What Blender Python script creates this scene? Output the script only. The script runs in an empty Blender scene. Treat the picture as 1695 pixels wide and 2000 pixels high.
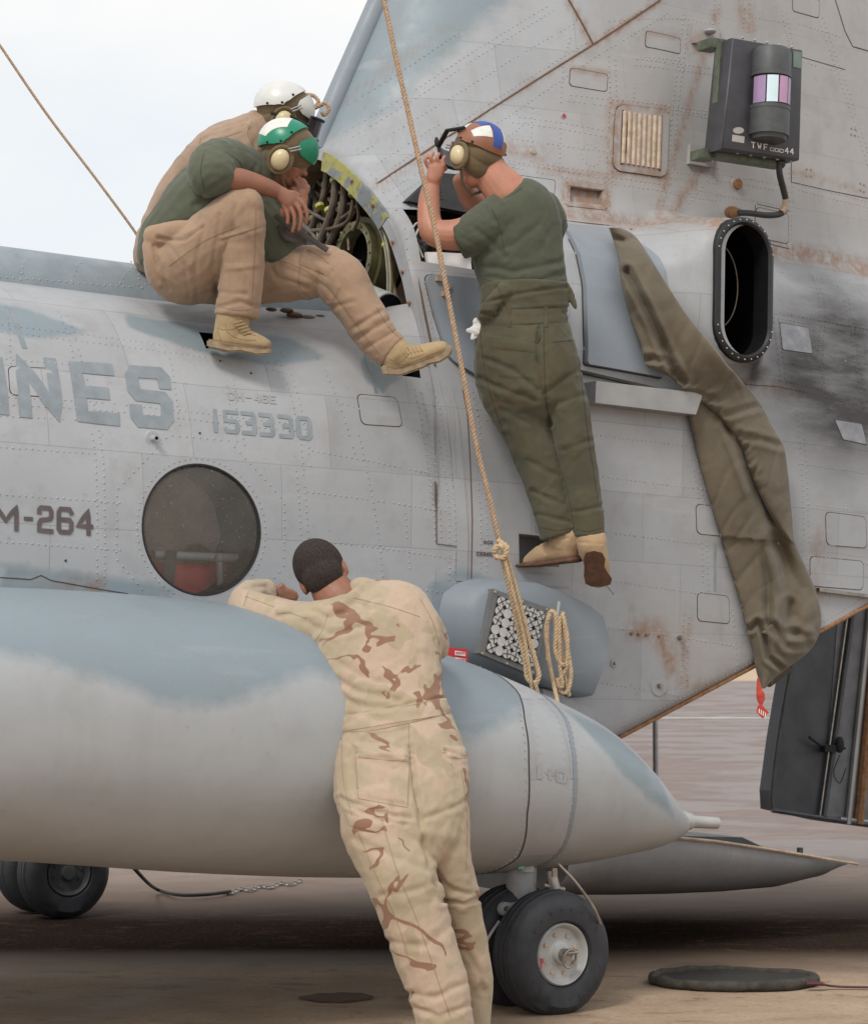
import bpy, bmesh, math, random
import numpy as np
from mathutils import Vector as V, Matrix, noise
sc = bpy.context.scene
COL = sc.collection
rnd = random.Random(7)
R = math.radians
# ------------------------------------------------------------------ camera
W, H, F = 1695., 2000., 4400.
CX, CY = 847.5, 1000.
HC = 1.45
PITCH = math.atan((1263 - 1000) / F)
RT = V((1, 0, 0)); FW = V((0, math.cos(PITCH), math.sin(PITCH))); UPc = V((0, -math.sin(PITCH), math.cos(PITCH)))
CAM = V((0, 0, HC))
cd = bpy.data.cameras.new("camera"); cam = bpy.data.objects.new("camera", cd); COL.objects.link(cam)
cam.location = CAM; cam.rotation_euler = (math.pi / 2 + PITCH, 0, 0)
cd.sensor_fit = 'HORIZONTAL'; cd.sensor_width = 36; cd.lens = F / W * 36; cd.clip_start = .1; cd.clip_end = 5000
cd.dof.use_dof = True; cd.dof.focus_distance = 9.4; cd.dof.aperture_fstop = 9.0
sc.camera = cam
# ------------------------------------------------------------------ world, sun, exposure
SUN_EL, SUN_AZ = R(48), R(-28)      # azimuth measured from behind the camera, negative = left
wd = bpy.data.worlds.new("World"); sc.world = wd; wd.use_nodes = True
nt = wd.node_tree; nt.nodes.clear()
out = nt.nodes.new('ShaderNodeOutputWorld'); bg = nt.nodes.new('ShaderNodeBackground'); sky = nt.nodes.new('ShaderNodeTexSky')
sky.sky_type = 'NISHITA'; sky.sun_disc = False; sky.sun_elevation = SUN_EL; sky.sun_rotation = math.pi - SUN_AZ * -1
sky.dust_density = 3; sky.air_density = 1.2
sdir = V((math.sin(SUN_AZ) * math.cos(SUN_EL), -math.cos(SUN_AZ) * math.cos(SUN_EL), math.sin(SUN_EL)))
sky.sun_rotation = math.atan2(sdir.x, sdir.y)
tc = nt.nodes.new('ShaderNodeTexCoord'); mp = nt.nodes.new('ShaderNodeMapping'); mp.inputs['Scale'].default_value = (1, 1, 2.2)
nz = nt.nodes.new('ShaderNodeTexNoise'); nz.inputs['Scale'].default_value = 4.5; nz.inputs['Detail'].default_value = 6
cr = nt.nodes.new('ShaderNodeValToRGB')
cr.color_ramp.elements[0].position = .38; cr.color_ramp.elements[0].color = (6.95, 7.2, 7.4, 1)
cr.color_ramp.elements[1].position = .66; cr.color_ramp.elements[1].color = (8.3, 8.1, 7.8, 1)
mx = nt.nodes.new('ShaderNodeMixRGB'); mx.inputs[0].default_value = .86
nt.links.new(tc.outputs['Generated'], mp.inputs[0]); nt.links.new(mp.outputs[0], nz.inputs['Vector']); nt.links.new(nz.outputs['Fac'], cr.inputs[0])
nt.links.new(sky.outputs[0], mx.inputs[1]); nt.links.new(cr.outputs[0], mx.inputs[2]); nt.links.new(mx.outputs[0], bg.inputs[0])
bg.inputs[1].default_value = .12
nt.links.new(bg.outputs[0], out.inputs[0])
sl = bpy.data.lights.new("sun", 'SUN'); so = bpy.data.objects.new("sun", sl); COL.objects.link(so)
sl.energy = 1.5; sl.angle = R(14); sl.color = (1, .95, .88)
so.rotation_euler = sdir.to_track_quat('Z', 'Y').to_euler(); so.location = (0, 0, 12)
sc.view_settings.view_transform = 'Standard'; sc.view_settings.look = 'None'
sc.view_settings.exposure = .16; sc.view_settings.gamma = 1; sc.view_settings.use_curve_mapping = False
sc.render.engine = 'CYCLES'
# ------------------------------------------------------------------ projection helpers (pixel of the photograph <-> place)
def ray(px, py): return FW + RT * ((px - CX) / F) - UPc * ((py - CY) / F)
def P(px, py, D): return CAM + ray(px, py) * D
def GP(px, py, z=0.0):
    d = ray(px, py); return CAM + d * ((z - HC) / d.z)
YAW, HP = R(33), R(1.65)
A = V((math.cos(YAW) * math.cos(HP), math.sin(YAW) * math.cos(HP), -math.sin(HP)))
O = V((math.sin(YAW), -math.cos(YAW), 0)); UP = O.cross(A) 
if UP.z < 0: UP = -UP
ORG = GP(1075, 1985) - O * 1.9
MH = Matrix((( A.x, O.x, UP.x, ORG.x), (A.y, O.y, UP.y, ORG.y), (A.z, O.z, UP.z, ORG.z), (0, 0, 0, 1)))
def L(px, py, y):
    "pixel -> helicopter coordinates on the plane lateral = y"
    d = ray(px, py); t = (y - (CAM - ORG).dot(O)) / d.dot(O); p = CAM + d * t - ORG
    return V((p.dot(A), y, p.dot(UP)))
def Lx(px, py, x):
    d = ray(px, py); t = (x - (CAM - ORG).dot(A)) / d.dot(A); p = CAM + d * t - ORG
    return V((x, p.dot(O), p.dot(UP)))
def w2h(p): q = p - ORG; return V((q.dot(A), q.dot(O), q.dot(UP)))
def h2w(p): return ORG + A * p[0] + O * p[1] + UP * p[2]
# ------------------------------------------------------------------ skin of the fuselage: lateral half width as a function of station and height
def sm(t): t = min(1., max(0., t)); return t * t * (3 - 2 * t)
def tab(tb, v):
    if v <= tb[0][0]: return tb[0][1]
    for (a, b), (c, d) in zip(tb, tb[1:]):
        if v <= c: return b + (d - b) * (v - a) / (c - a)
    return tb[-1][1]
Y0 = [(2.0, 1.15), (2.46, 1.105), (2.77, 1.0), (2.9, .95), (3.07, .88), (3.2, .805), (3.3, .74), (3.4, .65), (3.49, .54), (3.58, .42), (3.68, .27), (3.75, .14), (3.8, .0)]
T06 = [(2.0, 1.15), (2.5, 1.15), (2.8, 1.135), (3.1, 1.08), (3.25, 1.01), (3.36, .92), (3.44, .80), (3.6, .68), (4.0, .55), (4.6, .45), (5.4, .38)]
T15 = [(2.0, 1.14), (2.5, 1.14), (2.8, 1.12), (3.1, 1.06), (3.25, 1.0), (3.36, .9), (3.46, .8), (3.6, .76), (4.0, .71), (4.6, .64), (5.4, .56)]
T30 = [(2.0, 1.05), (2.5, 1.05), (2.8, 1.03), (3.1, .98), (3.25, .93), (3.36, .86), (3.46, .8), (3.6, .76), (4.0, .7), (4.6, .62), (5.4, .5)]
EXC = L(1450, 566, 1.27)        # centre of the exhaust mouth
EXR = .146; EXH = .162           # stadium: radius, half straight
def stadium_d(x, z):
    dz = max(0, abs(z - EXC.z) - EXH); return math.hypot((x - EXC.x) , dz) - EXR
def zkeel(x): return max(.56, 1.045 + (x - .9) * .425) if x > -.6 else .56
def ys(x, z):
    if z < 1.7:
        zb = zkeel(x); e = 4.5 if x < .3 else 4.5 + 14 * sm((x - .3) / .6)
        u = min(1, max(0, (1.7 - z) / max(.05, 1.7 - zb))); w = 1.15 if x < 1 else 1.15 - .05 * (x - 1)
        if zb >= 1.7: return 0
        return w * (1 - u ** e) ** (1 / e)
    if x <= -.1:
        e = 2.5 + 1.7 * sm((x + 1.1) / 1.0)
        u = min(1, (z - 1.7) / 1.25); return 1.15 * (1 - u ** e) ** (1 / e)
    y0 = tab(Y0, z) if z > 2.0 else 1.15
    if x < 1.5: t = sm((x - .6) / .9); Yt = tab(T06, z) * (1 - t) + tab(T15, z) * t
    else: t = min(1, (x - 1.5) / 1.5); Yt = tab(T15, z) * (1 - t) + tab(T30, z) * t
    if z < 2.0: Yt = 1.15 - .05 * max(0, x - 1); y0 = 1.15
    xf = -.1 if z < 3.8 else -.08 + (z - 3.82) * .43
    u = min(1., max(0., (x - xf) / .9)); g = math.sqrt(1 - (1 - u) ** 2) if z > 3.3 else (math.sqrt(1 - (1 - u) ** 2) * max(0, (z - 2.9) / .4) + sm(u) * (1 - max(0, (z - 2.9) / .4)))
    y = y0 + (Yt - y0) * g
    if abs(x - EXC.x) < .8 and abs(z - EXC.z) < .9:
        d = stadium_d(x, z)
        fall = .46 if x < EXC.x else .18
        fall += (min(fall, .20) - fall) * sm((EXC.z - .02 - z) / .34)
        if z > EXC.z + .10: fall = max(.14, fall * (1 - (z - EXC.z - .10) / .38))
        w = 1 - sm(d / fall)
        y = y * (1 - w) + max(y, 1.27) * w
    return y
def S(px, py, off=0.0):
    "pixel -> point on the skin"
    y = 1.1
    for k in range(14):
        p = L(px, py, y); y = .5 * y + .5 * ys(p.x, p.z)
    p = L(px, py, y); return V((p.x, ys(p.x, p.z) + off, p.z))
# ------------------------------------------------------------------ materials
def NT(name):
    m = bpy.data.materials.new(name); m.use_nodes = True; t = m.node_tree
    return m, t, t.nodes['Principled BSDF']
class N:
    def __init__(s, t): s.t = t
    def n(s, ty, **k):
        o = s.t.nodes.new(ty)
        for a, b in k.items():
            if a in o.inputs: o.inputs[a].default_value = b
            else: setattr(o, a, b)
        return o
    def l(s, a, b): s.t.links.new(a, b)
    def tex(s, scale, detail=4, stretch=(1, 1, 1), rough=.55, dist=0, kind='Object'):
        c = s.n('ShaderNodeTexCoord'); m = s.n('ShaderNodeMapping'); m.inputs['Scale'].default_value = stretch
        x = s.n('ShaderNodeTexNoise'); x.inputs['Scale'].default_value = scale; x.inputs['Detail'].default_value = detail
        x.inputs['Roughness'].default_value = rough; x.inputs['Distortion'].default_value = dist
        s.l(c.outputs[kind], m.inputs[0]); s.l(m.outputs[0], x.inputs['Vector']); return x.outputs['Fac']
    def ramp(s, v, a, b, ca=(0, 0, 0, 1), cb=(1, 1, 1, 1)):
        r = s.n('ShaderNodeValToRGB'); e = r.color_ramp.elements
        e[0].position = a; e[1].position = b; e[0].color = ca; e[1].color = cb; s.l(v, r.inputs[0]); return r.outputs[0]
    def mix(s, f, a, b, mode='MIX'):
        m = s.n('ShaderNodeMixRGB'); m.blend_type = mode
        for i, v in enumerate((f, a, b)):
            if isinstance(v, (int, float)): m.inputs[i].default_value = v if i == 0 else (v, v, v, 1)
            elif isinstance(v, tuple): m.inputs[i].default_value = (*v[:3], 1)
            else: s.l(v, m.inputs[i])
        return m.outputs[0]
    def math(s, op, a, b=0.0):
        m = s.n('ShaderNodeMath'); m.operation = op
        for i, v in enumerate((a, b)):
            if isinstance(v, (int, float)): m.inputs[i].default_value = v
            else: s.l(v, m.inputs[i])
        return m.outputs[0]
    def bump(s, h, strength=.3, dist=.01, prev=None):
        b = s.n('ShaderNodeBump'); b.inputs['Strength'].default_value = strength; b.inputs['Distance'].default_value = dist
        s.l(h, b.inputs['Height'])
        if prev: s.l(prev, b.inputs['Normal'])
        return b.outputs[0]
    def attr(s, name):
        a = s.n('ShaderNodeAttribute'); a.attribute_name = name; return a.outputs['Fac']
def plain(name, col, rough=.6, metal=0, var=.18, scale=14, bump=.12, spec=.5, dist=.004):
    m, t, b = NT(name); k = N(t)
    f = k.tex(scale, 5); c = k.mix(k.ramp(f, .3, .75), tuple(x * (1 - var) for x in col), tuple(min(1, x * (1 + var)) for x in col))
    k.l(c, b.inputs['Base Color']); b.inputs['Roughness'].default_value = rough; b.inputs['Metallic'].default_value = metal
    b.inputs['Specular IOR Level'].default_value = spec
    if bump: k.l(k.bump(k.tex(scale * 6, 3), bump, dist), b.inputs['Normal'])
    return m
def paint(name, base=(.385, .397, .415), blue=(.235, .287, .32), rough=.48, weather=1.0):
    "weathered aircraft paint: two greys, dirt, streaks, rust and soot painted by attributes"
    m, t, b = NT(name); k = N(t)
    big = k.tex(1.3, 5, rough=.6); mid = k.tex(7, 6, rough=.65); fine = k.tex(60, 4); streak = k.tex(5, 5, (1.8, 1.8, .28)); hs = k.tex(4, 4, (.4, 1, 3))
    tcb = k.n('ShaderNodeTexCoord'); sb = k.n('ShaderNodeSeparateXYZ'); cb_ = k.n('ShaderNodeCombineXYZ'); k.l(tcb.outputs['Object'], sb.inputs[0]); k.l(sb.outputs[0], cb_.inputs[0]); k.l(sb.outputs[2], cb_.inputs[1])
    br = k.n('ShaderNodeTexBrick'); br.inputs['Scale'].default_value = 1; br.inputs['Brick Width'].default_value = .62; br.inputs['Row Height'].default_value = .31; br.inputs['Mortar Size'].default_value = .0022; br.inputs['Mortar Smooth'].default_value = .6; br.offset = .37
    br.inputs['Color1'].default_value = (.90, .90, .90, 1); br.inputs['Color2'].default_value = (1.05, 1.05, 1.05, 1); br.inputs['Mortar'].default_value = (.72, .70, .68, 1); k.l(cb_.outputs[0], br.inputs['Vector'])
    c = k.mix(k.ramp(big, .35, .68), tuple(x * .93 for x in base), tuple(x * 1.07 for x in base))
    if name == 'aircraft_paint': c = k.mix(1.0, c, br.outputs['Color'], 'MULTIPLY')
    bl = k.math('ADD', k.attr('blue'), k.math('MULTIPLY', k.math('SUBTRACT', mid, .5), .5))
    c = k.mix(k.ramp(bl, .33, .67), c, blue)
    warm = k.attr('warm'); c = k.mix(k.math('MULTIPLY', warm, .5), c, (.355, .325, .30))
    c = k.mix(k.math('MULTIPLY', k.ramp(mid, .50, .72), .30 * weather), c, (.245, .235, .225))
    c = k.mix(k.math('MULTIPLY', k.ramp(streak, .55, .75), .24 * weather), c, (.25, .225, .20))
    c = k.mix(k.math('MULTIPLY', k.ramp(hs, .60, .72), .25 * weather), c, (.47, .47, .465))
    c = k.mix(k.math('MULTIPLY', k.ramp(k.tex(38, 5, rough=.7), .62, .70), .30 * weather), c, (.17, .15, .135))
    c = k.mix(k.math('MULTIPLY', k.ramp(k.tex(90, 3), .66, .72), .35 * weather), c, (.5, .5, .49))
    ru = k.attr('rust'); rn = k.math('MULTIPLY', ru, k.ramp(k.tex(24, 6, (1, 1, .7), rough=.7), .36, .60))
    c = k.mix(k.math('MINIMUM', rn, .72), c, (.23, .105, .045))
    c = k.mix(k.math('MULTIPLY', k.math('MULTIPLY', ru, k.ramp(mid, .35, .65)), .38), c, (.34, .21, .12))
    sn = k.math('MULTIPLY', k.math('MULTIPLY', k.attr('soot'), 1.18), k.math('ADD', .42, k.math('MULTIPLY', .62, k.ramp(k.tex(3.6, 6, (.4, 1, 1.7), rough=.68), .28, .68))))
    c = k.mix(k.math('MINIMUM', sn, .94), c, (.032, .028, .028))
    k.l(c, b.inputs['Base Color'])
    r = k.ramp(mid, .3, .7, (rough - .1,) * 3 + (1,), (rough + .16,) * 3 + (1,)); k.l(r, b.inputs['Roughness'])
    n1 = k.bump(k.tex(3.2, 3), .25, .02); n2 = k.bump(fine, .10, .003, n1); k.l(n2, b.inputs['Normal'])
    b.inputs['Specular IOR Level'].default_value = .4
    return m
def cloth(name, col, var=.22, rough=.9, weave=420, stain=None, stainamt=.0):
    m, t, b = NT(name); k = N(t)
    c = k.mix(k.ramp(k.tex(5, 6, rough=.6), .3, .7), tuple(x * (1 - var) for x in col), tuple(x * (1 + var) for x in col))
    c = k.mix(k.math('MULTIPLY', k.ramp(k.tex(70, 4, rough=.7), .5, .75), .25), c, tuple(x * .7 for x in col))
    if stain: c = k.mix(k.math('MULTIPLY', k.ramp(k.tex(9, 5, rough=.65), .5, .68), stainamt), c, stain)
    k.l(c, b.inputs['Base Color']); b.inputs['Roughness'].default_value = rough
    b.inputs['Sheen Weight'].default_value = .2; b.inputs['Specular IOR Level'].default_value = .15
    def crz(sc_, st_, dd, w0=.0, w1=.045): return k.ramp(k.math('ABSOLUTE', k.math('SUBTRACT', k.tex(sc_, 2.5, st_, rough=.45, dist=dd), .5)), w0, w1)
    n0 = k.bump(crz(3.2, (1, 1, 1.3), .5, 0, .09), .30, .006); nb = k.bump(crz(6, (1.5, 1, .8), .5, 0, .06), .16, .003, n0)
    n1 = k.bump(k.tex(13, 4, (1, 1, .7), rough=.5, dist=.8), .3, .010, nb); n2 = k.bump(k.tex(weave, 2), .25, .001, n1); k.l(n2, b.inputs['Normal'])
    return m
def camo(name):
    m, t, b = NT(name); k = N(t)
    c = k.mix(k.ramp(k.tex(4.2, 3, dist=.4), .47, .51), (.49, .375, .28), (.43, .35, .245))
    c = k.mix(k.math('MULTIPLY', k.ramp(k.tex(5.2, 2, (1, 1, 1.2)), .585, .60), .8), c, (.385, .315, .21))
    x = k.tex(2.3, 3, (1, 1, 1.5), rough=.55, dist=.8); band = k.math('LESS_THAN', k.math('ABSOLUTE', k.math('SUBTRACT', x, .53)), .0135)
    mask = k.ramp(k.tex(3.3, 2, (1.3, 1.3, 1)), .485, .495)
    c = k.mix(k.math('MULTIPLY', band, mask), c, (.27, .15, .10))
    c = k.mix(k.math('MULTIPLY', k.ramp(k.tex(60, 4, rough=.7), .5, .75), .22), c, (.28, .21, .14))
    k.l(c, b.inputs['Base Color']); b.inputs['Roughness'].default_value = .92; b.inputs['Sheen Weight'].default_value = .2; b.inputs['Specular IOR Level'].default_value = .12
    def crz(sc_, st_, dd, w0=.0, w1=.045): return k.ramp(k.math('ABSOLUTE', k.math('SUBTRACT', k.tex(sc_, 2.5, st_, rough=.45, dist=dd), .5)), w0, w1)
    n0 = k.bump(crz(3.2, (1, 1, 1.3), .5, 0, .09), .30, .006); nb = k.bump(crz(6, (1.5, 1, .8), .5, 0, .06), .16, .003, n0)
    n1 = k.bump(k.tex(13, 4, (1, 1, .7), rough=.5, dist=.8), .3, .010, nb); n2 = k.bump(k.tex(380, 2), .25, .001, n1); k.l(n2, b.inputs['Normal'])
    return m
def skin(name, col):
    m, t, b = NT(name); k = N(t)
    c = k.mix(k.ramp(k.tex(16, 5), .35, .7), tuple(x * .86 for x in col), (col[0] * 1.1, col[1] * 1.02, col[2]))
    c = k.mix(k.math('MULTIPLY', k.ramp(k.tex(120, 3), .5, .7), .2), c, tuple(x * .7 for x in col))
    k.l(c, b.inputs['Base Color']); b.inputs['Roughness'].default_value = .52; b.inputs['Subsurface Weight'].default_value = .15
    b.inputs['Subsurface Radius'].default_value = (.012, .005, .003); b.inputs['Subsurface Scale'].default_value = 1
    k.l(k.bump(k.tex(180, 3), .2, .001), b.inputs['Normal']); return m
M = {}
M['skin'] = paint('aircraft_paint')
M['spon'] = paint('sponson_paint', base=(.385, .40, .412), weather=.6, rough=.42)
M['cowl'] = paint('cowl_paint', base=(.25, .285, .325), weather=.5)
M['panel'] = M['skin']
M['scoop'] = paint('scoop_paint', base=(.23, .265, .30), weather=.6)
M['dark'] = plain('dark_cavity', (.006, .006, .007), .9, spec=.1)
M['gap'] = plain('panel_gap', (.06, .048, .04), .9, bump=0)
M['rustgap'] = plain('rusty_gap', (.13, .075, .045), .9, bump=0)
M['rivet'] = plain('rivet_paint', (.345, .345, .345), .45, var=.25, scale=5, bump=0)
M['letter'] = plain('blue_grey_lettering', (.245, .28, .305), .55, var=.14, scale=18)
M['faint'] = plain('faded_lettering', (.34, .352, .365), .55, var=.1, scale=18)
M['brownlet'] = plain('dark_brown_lettering', (.115, .09, .09), .6, var=.15)
M['rubber'] = plain('tyre_rubber', (.028, .03, .036), .62, var=.3, scale=20, bump=.25)
M['rim'] = plain('grey_wheel_paint', (.42, .42, .41), .4, var=.15)
M['steel'] = plain('worn_steel', (.34, .31, .28), .35, .8, var=.3, scale=30)
M['shiny'] = plain('bare_aluminium', (.27, .27, .28), .32, .8, var=.25, scale=18)
M['alu'] = plain('dull_aluminium', (.37, .365, .36), .42, .5, var=.12, scale=8)
M['rust'] = plain('rusty_metal', (.30, .15, .07), .8, var=.4, scale=40)
M['louvre'] = plain('stained_louvre', (.48, .36, .26), .6, var=.3, scale=30)
M['black'] = plain('black_metal', (.011, .011, .013), .42, var=.3, scale=30)
M['blackm'] = plain('matt_black', (.02, .019, .02), .8, var=.3)
M['boxblack'] = plain('black_box_paint', (.045, .043, .05), .42, var=.2)
M['boxgrey'] = plain('dark_grey_turret', (.07, .075, .078), .5, var=.25)
M['green'] = plain('green_bracket_paint', (.095, .115, .08), .5, var=.35, scale=22)
M['zinc'] = plain('olive_primer', (.19, .18, .085), .5, var=.3, scale=18)
M['yellow'] = plain('yellow_primer', (.44, .40, .075), .5, var=.25, scale=20)
def chipped():
    m, t, b = NT('chipped_yellow_primer'); k = N(t)
    c = k.mix(k.ramp(k.tex(9, 4, rough=.5), .50, .54), (.36, .34, .085), (.20, .22, .235)); c = k.mix(k.math('MULTIPLY', k.ramp(k.tex(30, 4), .5, .65), .5), c, (.12, .10, .05))
    k.l(c, b.inputs['Base Color']); b.inputs['Roughness'].default_value = .5; return m
M['chip'] = chipped()
M['brown'] = plain('oily_brown', (.12, .075, .04), .5, var=.5, scale=14, bump=.4)
M['hose'] = plain('brown_hose', (.13, .10, .075), .55, var=.4, scale=25)
M['hoseD'] = plain('black_hose', (.03, .03, .032), .45)
M['wire'] = plain('silver_wire', (.55, .52, .46), .4, .3)
M['navy'] = plain('navy_sleeve', (.022, .022, .045), .8)
M['deck'] = plain('dark_door_paint', (.065, .070, .078), .42, var=.3, scale=6)
M['red'] = plain('red_plastic', (.52, .03, .035), .45, var=.15)
M['redcloth'] = plain('dull_red_seat', (.62, .07, .07), .85)
M['redtag'] = cloth('red_streamer', (.5, .07, .05))
M['white'] = plain('white_print', (.8, .78, .76), .6, bump=0)
M['cream'] = plain('cream_plastic', (.60, .50, .30), .35, var=.12, bump=.03)
M['helm_white'] = plain('white_helmet', (.66, .66, .63), .3, var=.08, bump=.02)
M['helm_green'] = plain('green_helmet', (.006, .23, .13), .32, var=.1, bump=.02)
M['helm_brown'] = plain('brown_helmet', (.28, .115, .06), .38, var=.12, bump=.02)
M['blue'] = plain('blue_tape', (.03, .085, .38), .45, bump=.02)
M['tape'] = plain('reflective_tape', (.70, .70, .66), .5, var=.1, scale=30, bump=.05)
M['capcloth'] = cloth('brown_cap_cloth', (.155, .115, .065))
M['hair'] = plain('short_black_hair', (.034, .022, .017), .85, var=.75, scale=120, bump=.9, dist=.003)
M['rope'] = plain('tan_rope', (.55, .41, .26), .85, var=.25, scale=60, bump=.5)
M['rope2'] = plain('brown_rope', (.46, .32, .21), .85, var=.25, scale=60, bump=.5)
M['tan'] = cloth('tan_flight_suit', (.36, .245, .165), .2)
M['tan2'] = cloth('pink_tan_flight_suit', (.35, .245, .175), .18)
M['olive'] = cloth('olive_green_t_shirt', (.098, .108, .075), .15)
M['olive2'] = cloth('dark_green_t_shirt', (.085, .094, .066), .15)
M['olivep'] = cloth('olive_drab_trousers', (.092, .088, .058), .22, stain=(.11, .075, .04), stainamt=.55)
M['canvas'] = cloth('olive_brown_canvas', (.145, .122, .088), .16, weave=250)
M['camo'] = camo('desert_camouflage')
M['seam_tan'] = plain('tan_seam', (.235, .16, .105), .95, bump=0); M['seam_olive'] = plain('olive_seam', (.05, .048, .033), .95, bump=0); M['seam_camo'] = plain('sand_seam', (.31, .235, .15), .95, bump=0)
M['boot'] = cloth('tan_suede', (.39, .285, .16), .25, stain=(.2, .14, .08), stainamt=.5)
M['boot2'] = cloth('sand_suede', (.47, .33, .20), .2)
M['sole'] = plain('boot_sole', (.31, .235, .15), .8, var=.3, scale=40)
M['soleb'] = plain('brown_boot_sole', (.13, .065, .04), .85, var=.35, scale=30, bump=.5)
M['cottonw'] = cloth('white_rag_cloth', (.74, .72, .70), .08)
M['harness'] = cloth('grey_webbing', (.10, .088, .08), .2)
M['skin1'] = skin('brown_skin', (.30, .135, .085)); M['skin3'] = skin('sunburnt_skin', (.50, .235, .155)); M['skin4'] = skin('dark_tan_skin', (.30, .14, .085))
M['lensd'] = plain('smoked_lens', (.05, .05, .055), .08, bump=0)
M['pane_p'] = plain('purple_filter', (.36, .25, .42), .15, bump=0, var=.1); M['pane_w'] = plain('painted_sky_reflection', (.68, .84, .90), .15, bump=0, var=.05); M['pane_k'] = plain('pink_filter', (.52, .30, .48), .15, bump=0, var=.1)  # pale blue pane has the reflected sky painted into its colour
def glassmat():
    m, t, b = NT('window_glass'); k = N(t)
    sp = k.ramp(k.tex(120, 2, rough=.5), .70, .74)
    k.l(k.mix(sp, (.9, .92, .93), (.8, .75, .65)), b.inputs['Base Color'])
    b.inputs['Roughness'].default_value = .06; b.inputs['IOR'].default_value = 1.35
    tr = t.nodes.new('ShaderNodeBsdfTransparent'); tr.inputs[0].default_value = (.95, .95, .96, 1)
    df = t.nodes.new('ShaderNodeBsdfDiffuse'); df.inputs[0].default_value = (.30, .27, .23, 1)
    gl = t.nodes.new('ShaderNodeBsdfGlossy'); gl.inputs['Roughness'].default_value = .05
    fr = t.nodes.new('ShaderNodeFresnel'); fr.inputs[0].default_value = 1.42
    m1 = t.nodes.new('ShaderNodeMixShader'); m2 = t.nodes.new('ShaderNodeMixShader')
    k.l(k.math('ADD', k.math('MULTIPLY', sp, .6), k.math('ADD', k.math('MULTIPLY', k.ramp(k.tex(6, 4), .3, .8), .14), .17)), m1.inputs[0]); k.l(tr.outputs[0], m1.inputs[1]); k.l(df.outputs[0], m1.inputs[2])
    k.l(fr.outputs[0], m2.inputs[0]); k.l(m1.outputs[0], m2.inputs[1]); k.l(gl.outputs[0], m2.inputs[2])
    k.l(m2.outputs[0], t.nodes['Material Output'].inputs[0]); return m
M['glass'] = glassmat()
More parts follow.
